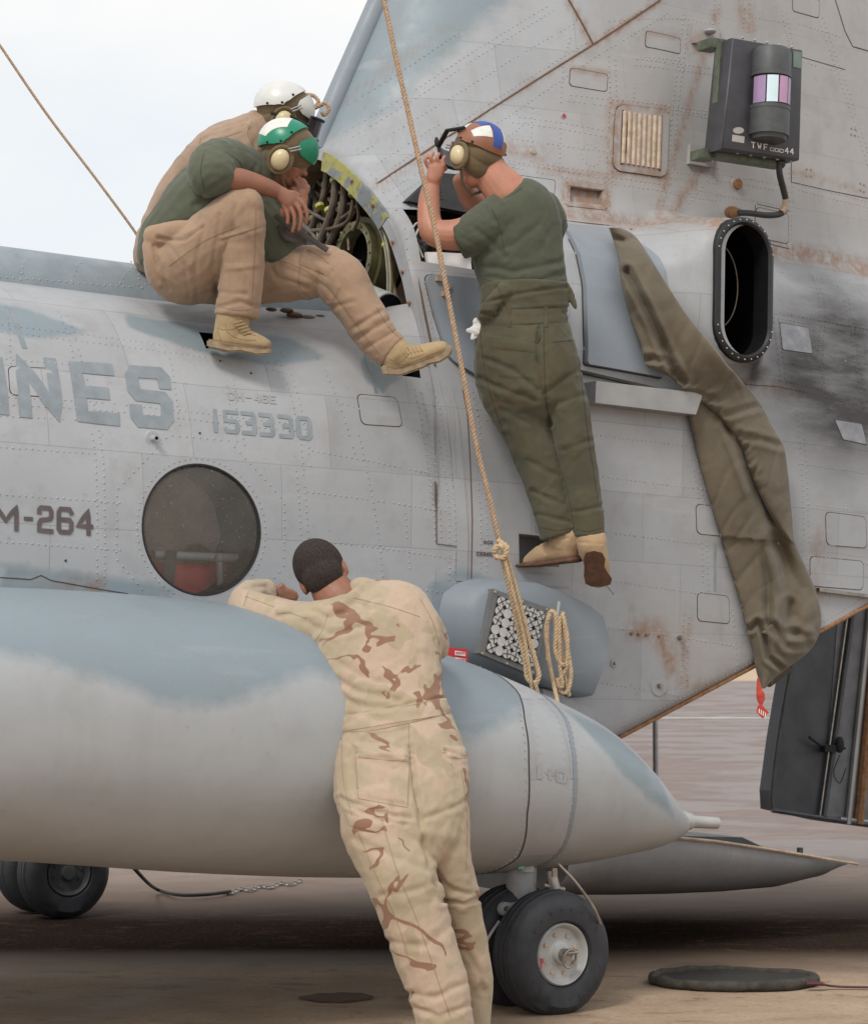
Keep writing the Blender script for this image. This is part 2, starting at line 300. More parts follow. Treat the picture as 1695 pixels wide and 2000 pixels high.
# ------------------------------------------------------------------ mesh builder
class MB:
    def __init__(s): s.v = []; s.f = []; s.mi = []
    def add(s, vs, fs, mi=0):
        b = len(s.v); s.v += [tuple(x) for x in vs]; s.f += [tuple(i + b for i in f) for f in fs]; s.mi += [mi] * len(fs)
    def ring_loft(s, rings, mi=0, caps=True, closed=False):
        n = len(rings[0]); vs = [p for r in rings for p in r]; fs = []
        m = len(rings)
        for i in range(m if closed else m - 1):
            for j in range(n):
                a = i * n + j; b = i * n + (j + 1) % n; i2 = (i + 1) % m
                fs.append((a, b, i2 * n + (j + 1) % n, i2 * n + j))
        if caps and not closed: fs.append(tuple(range(n - 1, -1, -1))); fs.append(tuple((m - 1) * n + j for j in range(n)))
        s.add(vs, fs, mi)
    def wtube(s, pts, radii, n=8, mi=0, ref=None, df=1.0, caps='flat', closed=False):
        "sweep along world/local points"
        pts = [V(p) for p in pts]; m = len(pts)
        if not hasattr(radii, '__len__'): radii = [radii] * m
        if not hasattr(df, '__len__'): df = [df] * m
        rings = []; prev = None
        for i in range(m):
            if closed: t = pts[(i + 1) % m] - pts[i - 1]
            else: t = pts[min(i + 1, m - 1)] - pts[max(i - 1, 0)]
            if t.length < 1e-9: t = V((0, 0, 1))
            t.normalize()
            if ref is not None: a = t.cross(ref)
            else: a = prev - t * prev.dot(t) if prev is not None else (t.cross(V((0, 0, 1))) if abs(t.z) < .9 else t.cross(V((1, 0, 0))))
            if a.length < .05: a = prev - t * prev.dot(t) if prev is not None else t.orthogonal()
            a.normalize(); prev = a; b = t.cross(a)
            rings.append((pts[i], a, b, radii[i], df[i], t))
        out = []
        def mk(c, a, b, ra, rb): return [c + a * (ra * math.cos(2 * math.pi * j / n)) + b * (rb * math.sin(2 * math.pi * j / n)) for j in range(n)]
        if caps == 'round' and not closed:
            c, a, b, r, d, t = rings[0]
            for q in (80, 55, 28): out.append(mk(c - t * r * .8 * math.sin(R(q)), a, b, r * math.cos(R(q)), r * d * math.cos(R(q))))
        for c, a, b, r, d, t in rings: out.append(mk(c, a, b, r, r * d))
        if caps == 'round' and not closed:
            c, a, b, r, d, t = rings[-1]
            for q in (28, 55, 80): out.append(mk(c + t * r * .8 * math.sin(R(q)), a, b, r * math.cos(R(q)), r * d * math.cos(R(q))))
        s.ring_loft(out, mi, closed=closed)
    def ptube(s, st, df=1.0, sub=4, n=18, mi=0, caps='round', infl=1.0):
        "tube through pixel stations (px, py, D, half width in px[, depth factor])"
        q = [(*P(a[0], a[1], a[2]), a[3] * a[2] / F * infl, (a[4] if len(a) > 4 else df)) for a in st]
        q = crom(q, sub)
        s.wtube([V(a[:3]) for a in q], [a[3] for a in q], n, mi, ref=FW, df=[a[4] for a in q], caps=caps)
    def ell(s, c, ax, ay, az, n=14, mi=0):
        c = V(c); rings = []
        for i in range(1, n):
            th = math.pi * i / n
            rings.append([c + az * math.cos(th) + ax * (math.sin(th) * math.cos(2 * math.pi * j / (2 * n))) + ay * (math.sin(th) * math.sin(2 * math.pi * j / (2 * n))) for j in range(2 * n)])
        s.ring_loft(rings, mi)
    def box(s, c, hx, hy, hz, mi=0, ax=V((1, 0, 0)), ay=V((0, 1, 0)), az=V((0, 0, 1))):
        c = V(c); vs = [c + ax * (hx * i) + ay * (hy * j) + az * (hz * k) for i in (-1, 1) for j in (-1, 1) for k in (-1, 1)]
        s.add(vs, [(0, 1, 3, 2), (4, 6, 7, 5), (0, 4, 5, 1), (2, 3, 7, 6), (0, 2, 6, 4), (1, 5, 7, 3)], mi)
    def prism(s, front, back, mi=0):
        n = len(front); s.add(list(front) + list(back), [tuple(range(n)), tuple(range(2 * n - 1, n - 1, -1))] + [(i, i + n, (i + 1) % n + n, (i + 1) % n) for i in range(n)], mi)
    def cyl(s, c, axis, r, h, n=14, mi=0, r2=None):
        axis = V(axis).normalized(); c = V(c); s.wtube([c - axis * h / 2, c + axis * h / 2], [r, r if r2 is None else r2], n, mi)
    def grid(s, fn, nu, nv, mi=0, flip=False):
        vs = [fn(i / nu, j / nv) for i in range(nu + 1) for j in range(nv + 1)]
        fs = []
        for i in range(nu):
            for j in range(nv):
                a = i * (nv + 1) + j; q = (a, a + 1, a + nv + 2, a + nv + 1); fs.append(q[::-1] if flip else q)
        s.add(vs, fs, mi)
    def slab(s, fn, fnb, nu, nv, mi=0):
        "closed plate between two sheets"
        A_ = [[V(fn(i / nu, j / nv)) for j in range(nv + 1)] for i in range(nu + 1)]
        B_ = [[V(fnb(i / nu, j / nv)) for j in range(nv + 1)] for i in range(nu + 1)]
        w = nv + 1; na = (nu + 1) * w; vs = [p for r in A_ for p in r] + [p for r in B_ for p in r]; fs = []
        for i in range(nu):
            for j in range(nv):
                a = i * w + j; fs.append((a, a + 1, a + w + 1, a + w)); fs.append((na + a, na + a + w, na + a + w + 1, na + a + 1))
        for i in range(nu):
            a = i * w; fs.append((a, a + w, na + a + w, na + a)); a = i * w + nv; fs.append((a, na + a, na + a + w, a + w))
        for j in range(nv):
            a = j; fs.append((a, na + a, na + a + 1, a + 1)); a = nu * w + j; fs.append((a, a + 1, na + a + 1, na + a))
        s.add(vs, fs, mi)
    def mesh(s, name):
        me = bpy.data.meshes.new(name); me.from_pydata(s.v, [], s.f); me.polygons.foreach_set('material_index', s.mi); me.update(); return me
    def build(s, name, mats, parent=None, smooth=True, fixn=True, angle=38, label=None, kind=None):
        me = s.mesh(name)
        if fixn:
            bm = bmesh.new(); bm.from_mesh(me); bmesh.ops.recalc_face_normals(bm, faces=bm.faces); bm.to_mesh(me); bm.free()
        return finish(name, me, mats, parent, smooth, angle, label, kind)
    def remesh(s, name, mats, parent, vox=.008, smooth=4, post=None, label=None, slots=None, cut=None):
        me = s.mesh(name + '_t'); bm = bmesh.new(); bm.from_mesh(me); bmesh.ops.recalc_face_normals(bm, faces=bm.faces); bm.to_mesh(me); bm.free()
        o = bpy.data.objects.new('t', me); COL.objects.link(o)
        r = o.modifiers.new('r', 'REMESH'); r.mode = 'VOXEL'; r.voxel_size = vox; r.use_smooth_shade = True
        if smooth: q = o.modifiers.new('s', 'SMOOTH'); q.iterations = smooth; q.factor = .5
        dg = bpy.context.evaluated_depsgraph_get(); m2 = bpy.data.meshes.new_from_object(o.evaluated_get(dg))
        bpy.data.objects.remove(o); bpy.data.meshes.remove(me)
        if post:
            n = len(m2.vertices); co = np.empty(n * 3); m2.vertices.foreach_get('co', co); co = co.reshape(-1, 3)
            no = np.empty(n * 3); m2.vertices.foreach_get('normal', no); no = no.reshape(-1, 3)
            d = post(co, no); co = co + no * d[:, None]; m2.vertices.foreach_set('co', co.ravel()); m2.update()
        return finish(name, m2, mats, parent, True, 180, label, None)
def finish(name, me, mats, parent, smooth, angle, label=None, kind=None):
    if not isinstance(mats, (list, tuple)): mats = [mats]
    _mi = np.zeros(len(me.polygons), np.int32); me.polygons.foreach_get('material_index', _mi); me.materials.clear()
    for m in mats: me.materials.append(m)
    if len(mats) > 1: me.polygons.foreach_set('material_index', _mi)
    me.name = name
    me.polygons.foreach_set('use_smooth', [smooth] * len(me.polygons))
    if smooth and angle < 179:
        me.set_sharp_from_angle(angle=R(angle))
    o = bpy.data.objects.new(name, me); COL.objects.link(o)
    if parent: o.parent = parent
    if label: o['label'] = label
    if kind: o['kind'] = kind
    return o
def crom(q, sub):
    q = [tuple(a) for a in q]
    if len(q) < 3 or sub < 2:
        if len(q) == 2: return [tuple(a + (b - a) * k / sub for a, b in zip(q[0], q[1])) for k in range(sub + 1)]
        return q
    out = []
    for i in range(len(q) - 1):
        p0 = q[max(i - 1, 0)]; p1 = q[i]; p2 = q[i + 1]; p3 = q[min(i + 2, len(q) - 1)]
        for k in range(sub):
            t = k / sub
            out.append(tuple(.5 * ((2 * b) + (-a + c) * t + (2 * a - 5 * b + 4 * c - d) * t * t + (-a + 3 * b - 3 * c + d) * t ** 3) for a, b, c, d in zip(p0, p1, p2, p3)))
    out.append(q[-1]); return out
def tag(o, label=None, cat=None, group=None, kind=None):
    if label: o['label'] = label
    if cat: o['category'] = cat
    if group: o['group'] = group
    if kind: o['kind'] = kind
    return o
def empty(name, loc, label, cat, group=None):
    o = bpy.data.objects.new(name, None); COL.objects.link(o); o.location = loc; o.empty_display_size = .1
    return tag(o, label, cat, group)
# ------------------------------------------------------------------ ground
def ground():
    mb = MB()
    for i in range(1):
        mb.add([(-400, -20, 0), (400, -20, 0), (400, 900, 0), (-400, 900, 0)], [(0, 1, 2, 3)])
    m, t, b = NT('wet_stained_concrete_painted_shade'); k = N(t)
    c0 = k.tex(.55, 6, (1, 1, 1), rough=.6, dist=.3); c1 = k.tex(2.2, 6, (.8, 1.1, 1), rough=.65, dist=.4); c2 = k.tex(45, 4, rough=.7); c3 = k.tex(220, 2)
    col = k.mix(k.ramp(c1, .3, .7), (.35, .25, .175), (.49, .37, .265))
    sep = k.n('ShaderNodeSeparateXYZ'); tc = k.n('ShaderNodeTexCoord'); k.l(tc.outputs['Object'], sep.inputs[0])
    far = k.ramp(k.math('MULTIPLY', sep.outputs[1], .02), .20, .33)          # beyond ~10 m the concrete is pinkish grey and wet
    wet = k.ramp(k.math('ADD', k.math('MULTIPLY', c0, .9), k.math('MULTIPLY', far, .10)), .46, .58)
    col = k.mix(far, col, k.mix(k.ramp(c1, .35, .65), (.20, .148, .132), (.285, .225, .205)))
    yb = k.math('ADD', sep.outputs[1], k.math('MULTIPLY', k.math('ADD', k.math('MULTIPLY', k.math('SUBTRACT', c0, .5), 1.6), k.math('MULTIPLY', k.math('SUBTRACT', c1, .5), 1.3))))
    band = k.math('MULTIPLY', k.ramp(k.math('MULTIPLY', yb, .05), .505, .545), k.math('SUBTRACT', 1.0, k.ramp(k.math('MULTIPLY', yb, .05), .60, .74)))  # near-black band paints the helicopter's shade and dark reflection onto the wet ground
    wet = k.math('MAXIMUM', wet, band)  # wet mask also takes in the painted shade band
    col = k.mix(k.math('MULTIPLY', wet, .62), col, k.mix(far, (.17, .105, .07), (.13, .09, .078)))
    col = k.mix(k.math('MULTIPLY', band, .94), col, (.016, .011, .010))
    col = k.mix(k.math('MULTIPLY', k.ramp(k.tex(5, 6, (.8, 1.6, 1), rough=.7, dist=.5), .55, .64), .45), col, (.13, .075, .045))
    col = k.mix(k.math('MULTIPLY', k.ramp(c2, .45, .7), .35), col, (.12, .09, .07))
    k.l(col, b.inputs['Base Color'])
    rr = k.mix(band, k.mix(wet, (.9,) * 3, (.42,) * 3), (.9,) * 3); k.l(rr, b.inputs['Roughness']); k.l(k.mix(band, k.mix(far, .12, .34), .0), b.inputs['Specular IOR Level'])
    n1 = k.bump(c1, .2, .01); n2 = k.bump(c2, .3, .004, n1); k.l(n2, b.inputs['Normal'])
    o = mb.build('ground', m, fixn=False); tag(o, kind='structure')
    # painted / lighter concrete edges in the distance, flush sheets 4 mm up
    w = plain('pale_concrete_band', (.52, .50, .46), .7, scale=2); s2 = plain('sandy_verge', (.50, .36, .24), .9, scale=1)
    mb = MB(); a = GP(1240, 1330, .004); bb = GP(1695, 1322, .004)
    mb.add([(-60, 95, .004), (200, 95, .004), (200, 420, .004), (-60, 420, .004)], [(0, 1, 2, 3)]); tag(mb.build('sandy_ground', s2, fixn=False), kind='structure')
    mb = MB(); mb.add([(-30, 46, .008), (60, 44.5, .008), (60, 45.2, .008), (-30, 46.7, .008)], [(0, 1, 2, 3)])
    tag(mb.build('painted_line', w, fixn=False), kind='structure')
    # damp stains
    stain = plain('damp_stain', (.12, .06, .034), .95, var=.3, scale=9)
    mb = MB()
    for (px, py, rx, ry, sd) in ((660, 1948, .155, .13, 1),):
        c = GP(px, py, .004); mb.add([(c.x + rx * math.cos(t_) * (1 + .25 * noise.noise((math.cos(t_) * 1.3, math.sin(t_) * 1.3, sd))), c.y + ry * math.sin(t_) * (1 + .3 * noise.noise((math.cos(t_) * 2, math.sin(t_) * 2, sd + 5))), .004) for t_ in [2 * math.pi * i / 48 for i in range(48)]], [tuple(range(48))])
    tag(mb.build('damp_patch', stain, fixn=False), kind='structure')
ground()
# ------------------------------------------------------------------ HELICOPTER
heli = bpy.data.objects.new('helicopter', None); COL.objects.link(heli); heli.matrix_world = MH
tag(heli, 'grey twin rotor transport helicopter standing on wet concrete with its rear pylon bay open', 'helicopter')
def boolean(o, cutters):
    for c in cutters:
        md = o.modifiers.new('b', 'BOOLEAN'); md.operation = 'DIFFERENCE'; md.solver = 'EXACT'; md.object = c
    for c in cutters: c.parent = o.parent
    bpy.context.view_layer.update()
    dg = bpy.context.evaluated_depsgraph_get(); me = bpy.data.meshes.new_from_object(o.evaluated_get(dg), depsgraph=dg)
    o.modifiers.clear(); old = o.data; o.data = me; bpy.data.meshes.remove(old)
    for c in cutters: bpy.data.objects.remove(c)
    me.set_sharp_from_angle(angle=R(38))
# paint masks (station, height) given by outlines traced on the side
def poly_xz(pts, f=None): return [((S if f is None else f)(*p).x, (S if f is None else f)(*p).z) for p in pts]
def sdist(poly, X, Z):
    inside = np.zeros(len(X), bool); d = np.full(len(X), 1e9); n = len(poly)
    for i in range(n):
        x0, z0 = poly[i]; x1, z1 = poly[(i + 1) % n]
        ex, ez = x1 - x0, z1 - z0; t = np.clip(((X - x0) * ex + (Z - z0) * ez) / (ex * ex + ez * ez + 1e-12), 0, 1)
        d = np.minimum(d, np.hypot(X - x0 - t * ex, Z - z0 - t * ez))
        c = ((z0 > Z) != (z1 > Z)) & (X < (x1 - x0) * (Z - z0) / (z1 - z0 + 1e-12) + x0); inside ^= c
    return np.where(inside, -d, d)
def seg_d(line, X, Z):
    d = np.full(len(X), 1e9)
    for (x0, z0), (x1, z1) in zip(line, line[1:]):
        ex, ez = x1 - x0, z1 - z0; t = np.clip(((X - x0) * ex + (Z - z0) * ez) / (ex * ex + ez * ez + 1e-12), 0, 1)
        d = np.minimum(d, np.hypot(X - x0 - t * ex, Z - z0 - t * ez))
    return d
def Ls(px, py): return L(px, py, 1.85)
BLUE = [([(-60, 585), (0, 592), (80, 612), (175, 650), (60, 660), (0, 648), (-60, 640)], .03), ([(240, 612), (420, 640), (560, 660), (640, 700), (520, 715), (400, 690), (250, 640)], .03),
        ([(600, 230), (760, -20), (1060, -60), (900, 80), (760, 210), (640, 270)], .12), ([(835, 1140), (900, 1110), (960, 1130), (900, 1250), (840, 1230)], .05),
        ([(700, 690), (780, 735), (745, 770), (715, 740)], .02), ([(0, 1100), (300, 1140), (440, 1180), (0, 1180)], .05)]
BLUE = [(poly_xz(p), s) for p, s in BLUE]
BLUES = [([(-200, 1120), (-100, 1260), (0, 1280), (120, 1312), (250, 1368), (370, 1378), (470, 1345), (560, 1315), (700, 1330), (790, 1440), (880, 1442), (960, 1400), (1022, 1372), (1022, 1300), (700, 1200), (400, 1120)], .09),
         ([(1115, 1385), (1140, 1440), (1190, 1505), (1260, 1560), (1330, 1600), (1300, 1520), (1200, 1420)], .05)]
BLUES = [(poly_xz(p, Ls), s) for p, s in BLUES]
SOOT = [([(1530, 670), (1720, 640), (1720, 890), (1620, 880), (1560, 800)], .14), ([(1530, 600), (1600, 560), (1700, 590), (1750, 860), (1640, 900), (1540, 830), (1500, 745), (1505, 700)], .20), ([(1480, 690), (1440, 705), (1470, 760), (1520, 720)], .05)]
SOOT = [(poly_xz(p), s) for p, s in SOOT]
RUSTL = [([(1095, 415), (1190, 425), (1240, 440)], .035, .75), ([(1240, 432), (1380, 425), (1400, 440)], .03, .8), ([(1505, 490), (1600, 500), (1700, 530)], .045, .95), ([(735, 365), (1158, 88)], .012, .5), ([(1110, 0), (1158, 88), (1290, 0)], .016, .9),
         ([(1200, 200), (1195, 330), (1300, 345)], .03, .8), ([(1205, 200), (1305, 215)], .02, .8), ([(1108, 362), (1183, 378), (1183, 405), (1108, 398), (1108, 362)], .028, 1.), ([(1200, 1448), (1440, 1335), (1600, 1242), (1700, 1188)], .04, 1.), ([(1115, 133), (1186, 145)], .02, .6),
         ([(1262, 62), (1328, 75)], .015, .5), ([(1380, 320), (1385, 440)], .02, .7), ([(1450, 0), (1460, 50)], .04, .9), ([(1345, 90), (1400, 100)], .03, .7), ([(1230, 1218), (1290, 1240), (1310, 1300)], .035, 1.), ([(960, 290), (1050, 300)], .05, .5), ([(1340, 1220), (1330, 1330), (1320, 1400)], .03, .5),
         ([(1400, 20), (1380, 440)], .02, .6), ([(1545, 330), (1700, 380)], .02, .5), ([(1060, 330), (1200, 350)], .03, .5), ([(1420, 740), (1560, 770)], .03, .6), ([(1590, 1200), (1600, 1040)], .02, .5), ([(0, 1130), (90, 1135), (200, 1150)], .012, .6), ([(640, 215), (860, 60)], .01, .4)]
RUSTL = [([(S(*p).x, S(*p).z) for p in l], w, a) for l, w, a in RUSTL]
WARM = [([(1180, 60), (1330, -40), (1750, -60), (1750, 520), (1500, 480), (1300, 440), (1100, 430), (1090, 200)], .2), ([(1400, 1200), (1300, 1500), (1150, 1480), (1250, 1180)], .1), ([(-60, 545), (200, 560), (400, 610), (560, 640), (760, 690), (700, 600), (200, 500)], .05)]
WARM = [(poly_xz(p), s) for p, s in WARM]
def softm(polys, X, Z):
    r = np.zeros(len(X))
    for p, s in polys: r = np.maximum(r, np.clip(.5 - sdist(p, X, Z) / (2 * s), 0, 1))
    return r
def paint_attrs(o, side=True, blues=BLUE, const=None):
    me = o.data; n = len(me.vertices); co = np.empty(n * 3); me.vertices.foreach_get('co', co); co = co.reshape(-1, 3); X, Z = co[:, 0], co[:, 2]
    on = (co[:, 1] > -.02)
    vals = {'blue': softm(blues, X, Z) * on, 'soot': softm(SOOT, X, Z) * on if side else np.zeros(n), 'warm': softm(WARM, X, Z) * on if side else np.zeros(n)}
    ru = np.zeros(n)
    if side:
        for l, w, a in RUSTL: ru = np.maximum(ru, a * np.exp(-(seg_d(l, X, Z) / w) ** 2))
        ru = ru * on
    vals['rust'] = ru
    if const: 
        for k_, v_ in const.items(): vals[k_] = np.full(n, v_)
    for k_, v_ in vals.items():
        at = me.attributes.new(k_, 'FLOAT', 'POINT'); at.data.foreach_set('value', v_.astype(np.float32))
# --- body solids
def section(x, ztop, zbot, nu=70, nl=26):
    pts = []
    zs = [zbot + (1.7 - zbot) * (1 - math.cos(math.pi / 2 * j / nl)) for j in range(nl)] if zbot < 1.7 else [zbot] * nl
    zs += [1.7 + (ztop - 1.7) * math.sin(math.pi / 2 * (j / nu)) for j in range(nu + 1)]
    right = []
    for i, z in enumerate(zs):
        y = ys(x, z)
        if i == 0: y = min(y, .0) if x < .3 else .0
        right.append((x, max(y, 0), z))
    right[0] = (x, 0, zs[0]); right[-1] = (x, 0, zs[-1])
    left = [(a, -b, c) for a, b, c in right[1:-1]][::-1]
    return [V(p) for p in right + left]
def body(name, xs, ztopf):
    mb = MB(); rings = [section(x, ztopf(x), zkeel(x) if zkeel(x) < 1.68 else 1.68) for x in xs]; mb.ring_loft(rings)
    return mb.build(name, [M['skin'], M['dark'], M['brown']], heli)
def spaced(a, b, step): n = max(1, int((b - a) / step)); return [a + (b - a) * i / n for i in range(n + 1)]
# aft body: section resolution concentrated where the pylon rises
def ztop_aft(x): return 3.8 if x <= -.1 + 1e-6 else min(5.35, max(3.801, 3.82 + (x + .08) / .43))
def aft_section(x):
    zt = ztop_aft(x); zb = min(zkeel(x), 2.6); pts = []
    zs = [zb + (1.7 - zb) * (j / 16) ** 2 for j in range(16)] if zb < 1.7 else [zb + .001 * j for j in range(16)]
    z0 = max(1.7, zs[-1] + .002)
    zs += [z0 + (zt - z0) * (1 - (1 - j / 120) ** 1.25) for j in range(121)]
    rt = [V((x, max(0, ys(x, z)), z)) for z in zs]
    rt[0] = V((x, rt[0].y, zs[0])); rt[-1].y = 0
    rt = [V((x, 0, zs[0] - .001))] + rt
    if zb > .57: rt[1].y = rt[3].y - .01; rt[2].y = rt[3].y - .003
    lf = [V((p.x, -p.y, p.z)) for p in rt[1:-1]][::-1]
    return rt + lf
fus = body('fuselage', spaced(-4.6, -.3, .05) + [-.2, -.098], lambda x: 2.95)
mb = MB(); mb.ring_loft([aft_section(x) for x in [-.1, -.095, -.085] + spaced(-.075, .6, .025) + spaced(.63, 2.0, .03) + spaced(2.05, 3.6, .06)])
aft = mb.build('rear_pylon', [M['skin'], M['dark'], M['brown']], heli)
def cutter(build, mi=1):
    mb = MB(); build(mb); mb.mi = [mi] * len(mb.f); o = mb.build('cutter', [M['skin'], M['dark'], M['brown']], None, smooth=False); return o
WIN = S(395, 1034); WR = .262
def c_cyl(mb, c, r, depth, n=64, rz=None): mb.ring_loft([[V((c.x + r * math.cos(2 * math.pi * j / n), yy, c.z + (rz or r) * math.sin(2 * math.pi * j / n))) for j in range(n)] for yy in (c.y - depth, c.y + .3)])
def c_quad(mb, pts, din, dout=.15):
    q = [S(*p) for p in pts]; mb.prism([V((p.x, p.y + dout, p.z)) for p in q], [V((p.x, p.y - din, p.z)) for p in q])
cf = [cutter(lambda mb: c_cyl(mb, WIN, WR, .62)), cutter(lambda mb: c_quad(mb, [(388, 648), (470, 655), (478, 684), (402, 680)], .16)), cutter(lambda mb: c_quad(mb, [(735, 690), (815, 700), (824, 738), (748, 730)], .16))]
boolean(fus, cf)
def c_bay(mb):
    pts = [(y, z) for z, y in [(z, tab(Y0, z) * .965) for z in (2.74, 2.9, 3.07, 3.2, 3.3, 3.4, 3.49, 3.58, 3.66)]] 
    pts = pts + [(0, 3.76)] + [(-y, z) for y, z in pts[::-1]]
    mb.ring_loft([[V((xx, y, z)) for y, z in pts] for xx in (-.3, .48)])
def c_exh(mb):
    pts = [(math.cos(a) * EXR, math.sin(a) * EXR + (EXH if math.sin(a) >= 0 else -EXH)) for a in [2 * math.pi * (i + .5) / 48 for i in range(48)]]
    mb.ring_loft([[V((EXC.x + a + dx, yy, EXC.z + b)) for a, b in pts] for yy, dx in ((.55, .12), (1.6, 0.0))])
ca = [cutter(c_bay, 2), cutter(c_exh), cutter(lambda mb: c_quad(mb, [(787, 408), (960, 420), (960, 532), (822, 510)], .45)), cutter(lambda mb: c_quad(mb, [(1013, 1042), (1092, 1050), (1092, 1108), (1014, 1103)], .17), 0),
      cutter(lambda mb: c_quad(mb, [(1114, 364), (1177, 372), (1176, 400), (1114, 393)], .035), 0), cutter(lambda mb: c_quad(mb, [(1213, 214), (1292, 226), (1288, 334), (1209, 322)], .05))]
boolean(aft, ca)
paint_attrs(fus); paint_attrs(aft)
# --- spine fairing along the roof
mb = MB(); rings = []
for x in spaced(-4.6, -.1, .1):
    zt = 3.125; rings.append([V((x, .36 * math.copysign(abs(math.cos(a)) ** .75, math.cos(a)), 2.78 + (zt - 2.78) * max(0, math.sin(a)) ** .7 if math.sin(a) > 0 else 2.74)) for a in [math.pi * j / 24 for j in range(25)]] + [V((x, -.3, 2.7)), V((x, .3, 2.7))])
mb.ring_loft(rings); sp = mb.build('spine_fairing', M['skin'], heli); paint_attrs(sp, False, const={'blue': .62})
def yspine(z): return .36 * max(.05, (1 - min(1, max(0, (z - 2.78) / .345)) ** (2 / .7))) ** (.375)
# --- surface strips, plates, rivets
def ribbon(mb, line, w, off, mi=0, step=.03, f=S, yf=ys):
    q = [f(*p) for p in line]; pts = []
    for a, b in zip(q, q[1:]):
        n = max(1, int((b - a).length / step)); pts += [(a.x + (b.x - a.x) * i / n, a.z + (b.z - a.z) * i / n) for i in range(n)]
    pts.append((q[-1].x, q[-1].z)); vs = []
    for i, (x, z) in enumerate(pts):
        x0, z0 = pts[max(0, i - 1)]; x1, z1 = pts[min(len(pts) - 1, i + 1)]; d = math.hypot(x1 - x0, z1 - z0) or 1; nx, nz_ = -(z1 - z0) / d, (x1 - x0) / d
        for s_ in (-1, 1):
            xx, zz = x + nx * w / 2 * s_, z + nz_ * w / 2 * s_; vs.append((xx, yf(xx, zz) + off, zz))
        vs += [(x - nx * w / 2, yf(x - nx * w / 2, z - nz_ * w / 2) - .004, z - nz_ * w / 2), (x + nx * w / 2, yf(x + nx * w / 2, z + nz_ * w / 2) - .004, z + nz_ * w / 2)]
    fs = []
    for i in range(len(pts) - 1):
        a = i * 4; b = a + 4; fs += [(a, b, b + 1, a + 1), (a + 1, b + 1, b + 3, a + 3), (a, a + 2, b + 2, b)]
    mb.add(vs, fs, mi)
def bil(q, u, v):
    a = q[0][0] * (1 - u) + q[1][0] * u, q[0][1] * (1 - u) + q[1][1] * u; b = q[3][0] * (1 - u) + q[2][0] * u, q[3][1] * (1 - u) + q[2][1] * u
    return a[0] * (1 - v) + b[0] * v, a[1] * (1 - v) + b[1] * v
def plate(name, quad, off=.0026, mat='panel', gap=.0032, gmat='gap', label=None, n=8, attrs=True, th=.01, rc=.18):
    "an access panel that follows the skin, rounded corners, with a dark joint round it"
    q = [S(*p) for p in quad]; c = V((sum(p.x for p in q) / 4, 0, sum(p.z for p in q) / 4))
    qq = [(p.x, p.z) for p in q]
    w_ = math.hypot(qq[1][0] - qq[0][0], qq[1][1] - qq[0][1]); h_ = math.hypot(qq[3][0] - qq[0][0], qq[3][1] - qq[0][1])
    def rim(grow):
        out = []
        for i, (cu, cv) in enumerate(((0, 0), (1, 0), (1, 1), (0, 1))):
            ru, rv = rc * min(w_, h_) / w_, rc * min(w_, h_) / h_
            ctr = (cu + (ru if cu == 0 else -ru), cv + (rv if cv == 0 else -rv))
            for k in range(5):
                a = math.pi + i * math.pi / 2 + k * math.pi / 8; u = ctr[0] + ru * math.cos(a); v = ctr[1] + rv * math.sin(a)
                u = .5 + (u - .5) * (1 + 2 * grow / w_); v = .5 + (v - .5) * (1 + 2 * grow / h_); out.append(bil(qq, u, v))
        # densify so the plate can follow the curve
        d = []
        for (x0, z0), (x1, z1) in zip(out, out[1:] + out[:1]):
            m_ = max(1, int(math.hypot(x1 - x0, z1 - z0) / .04)); d += [(x0 + (x1 - x0) * i / m_, z0 + (z1 - z0) * i / m_) for i in range(m_)]
        return d
    def shell(mb, grow, off, mi):
        r0 = rim(grow); rings = [[V((x, ys(x, z) - .006, z)) for x, z in r0], [V((x, ys(x, z) + off, z)) for x, z in r0]]
        for s_ in (.7, .4, .1):
            rings.append([V((c.x + (x - c.x) * s_, ys(c.x + (x - c.x) * s_, c.z + (z - c.z) * s_) + off, c.z + (z - c.z) * s_)) for x, z in r0])
        mb.ring_loft(rings, mi)
    mb = MB(); shell(mb, 0, off, 0); shell(mb, gap, .0012, 1)
    o = mb.build(name, [M[mat], M[gmat]], heli, label=label, fixn=True)
    if attrs: paint_attrs(o)
    return o
rv = MB(); rseen = set()
def rivet(x, z, r=.0048, y=None, yf=ys):
    key = (round(x / .008), round(z / .008))
    if key in rseen: return
    rseen.add(key)
    y = yf(x, z)
    if stadium_d(x, z) < .035 or y <= 0: return
    if math.hypot(x - WIN.x, z - WIN.z) < WR + .004: return
    e = .01; nrm = V(((yf(x - e, z) - yf(x + e, z)) / (2 * e), 1, (yf(x, z - e) - yf(x, z + e)) / (2 * e)))
    if nrm.length > 6: return
    nrm.normalize(); a = nrm.cross(V((0, 0, 1))).normalized(); b = nrm.cross(a); c = V((x, y, z))
    n = 7; vs = []
    for rr, hh in ((1.0, -.1), (.8, .38)):
        vs += [c + a * (r * rr * math.cos(2 * math.pi * j / n)) + b * (r * rr * math.sin(2 * math.pi * j / n)) + nrm * (r * hh) for j in range(n)]
    vs.append(c + nrm * r * .6)
    fs = [(j, (j + 1) % n, n + (j + 1) % n, n + j) for j in range(n)] + [(n + j, n + (j + 1) % n, 2 * n) for j in range(n)]
    rv.add(vs, fs)
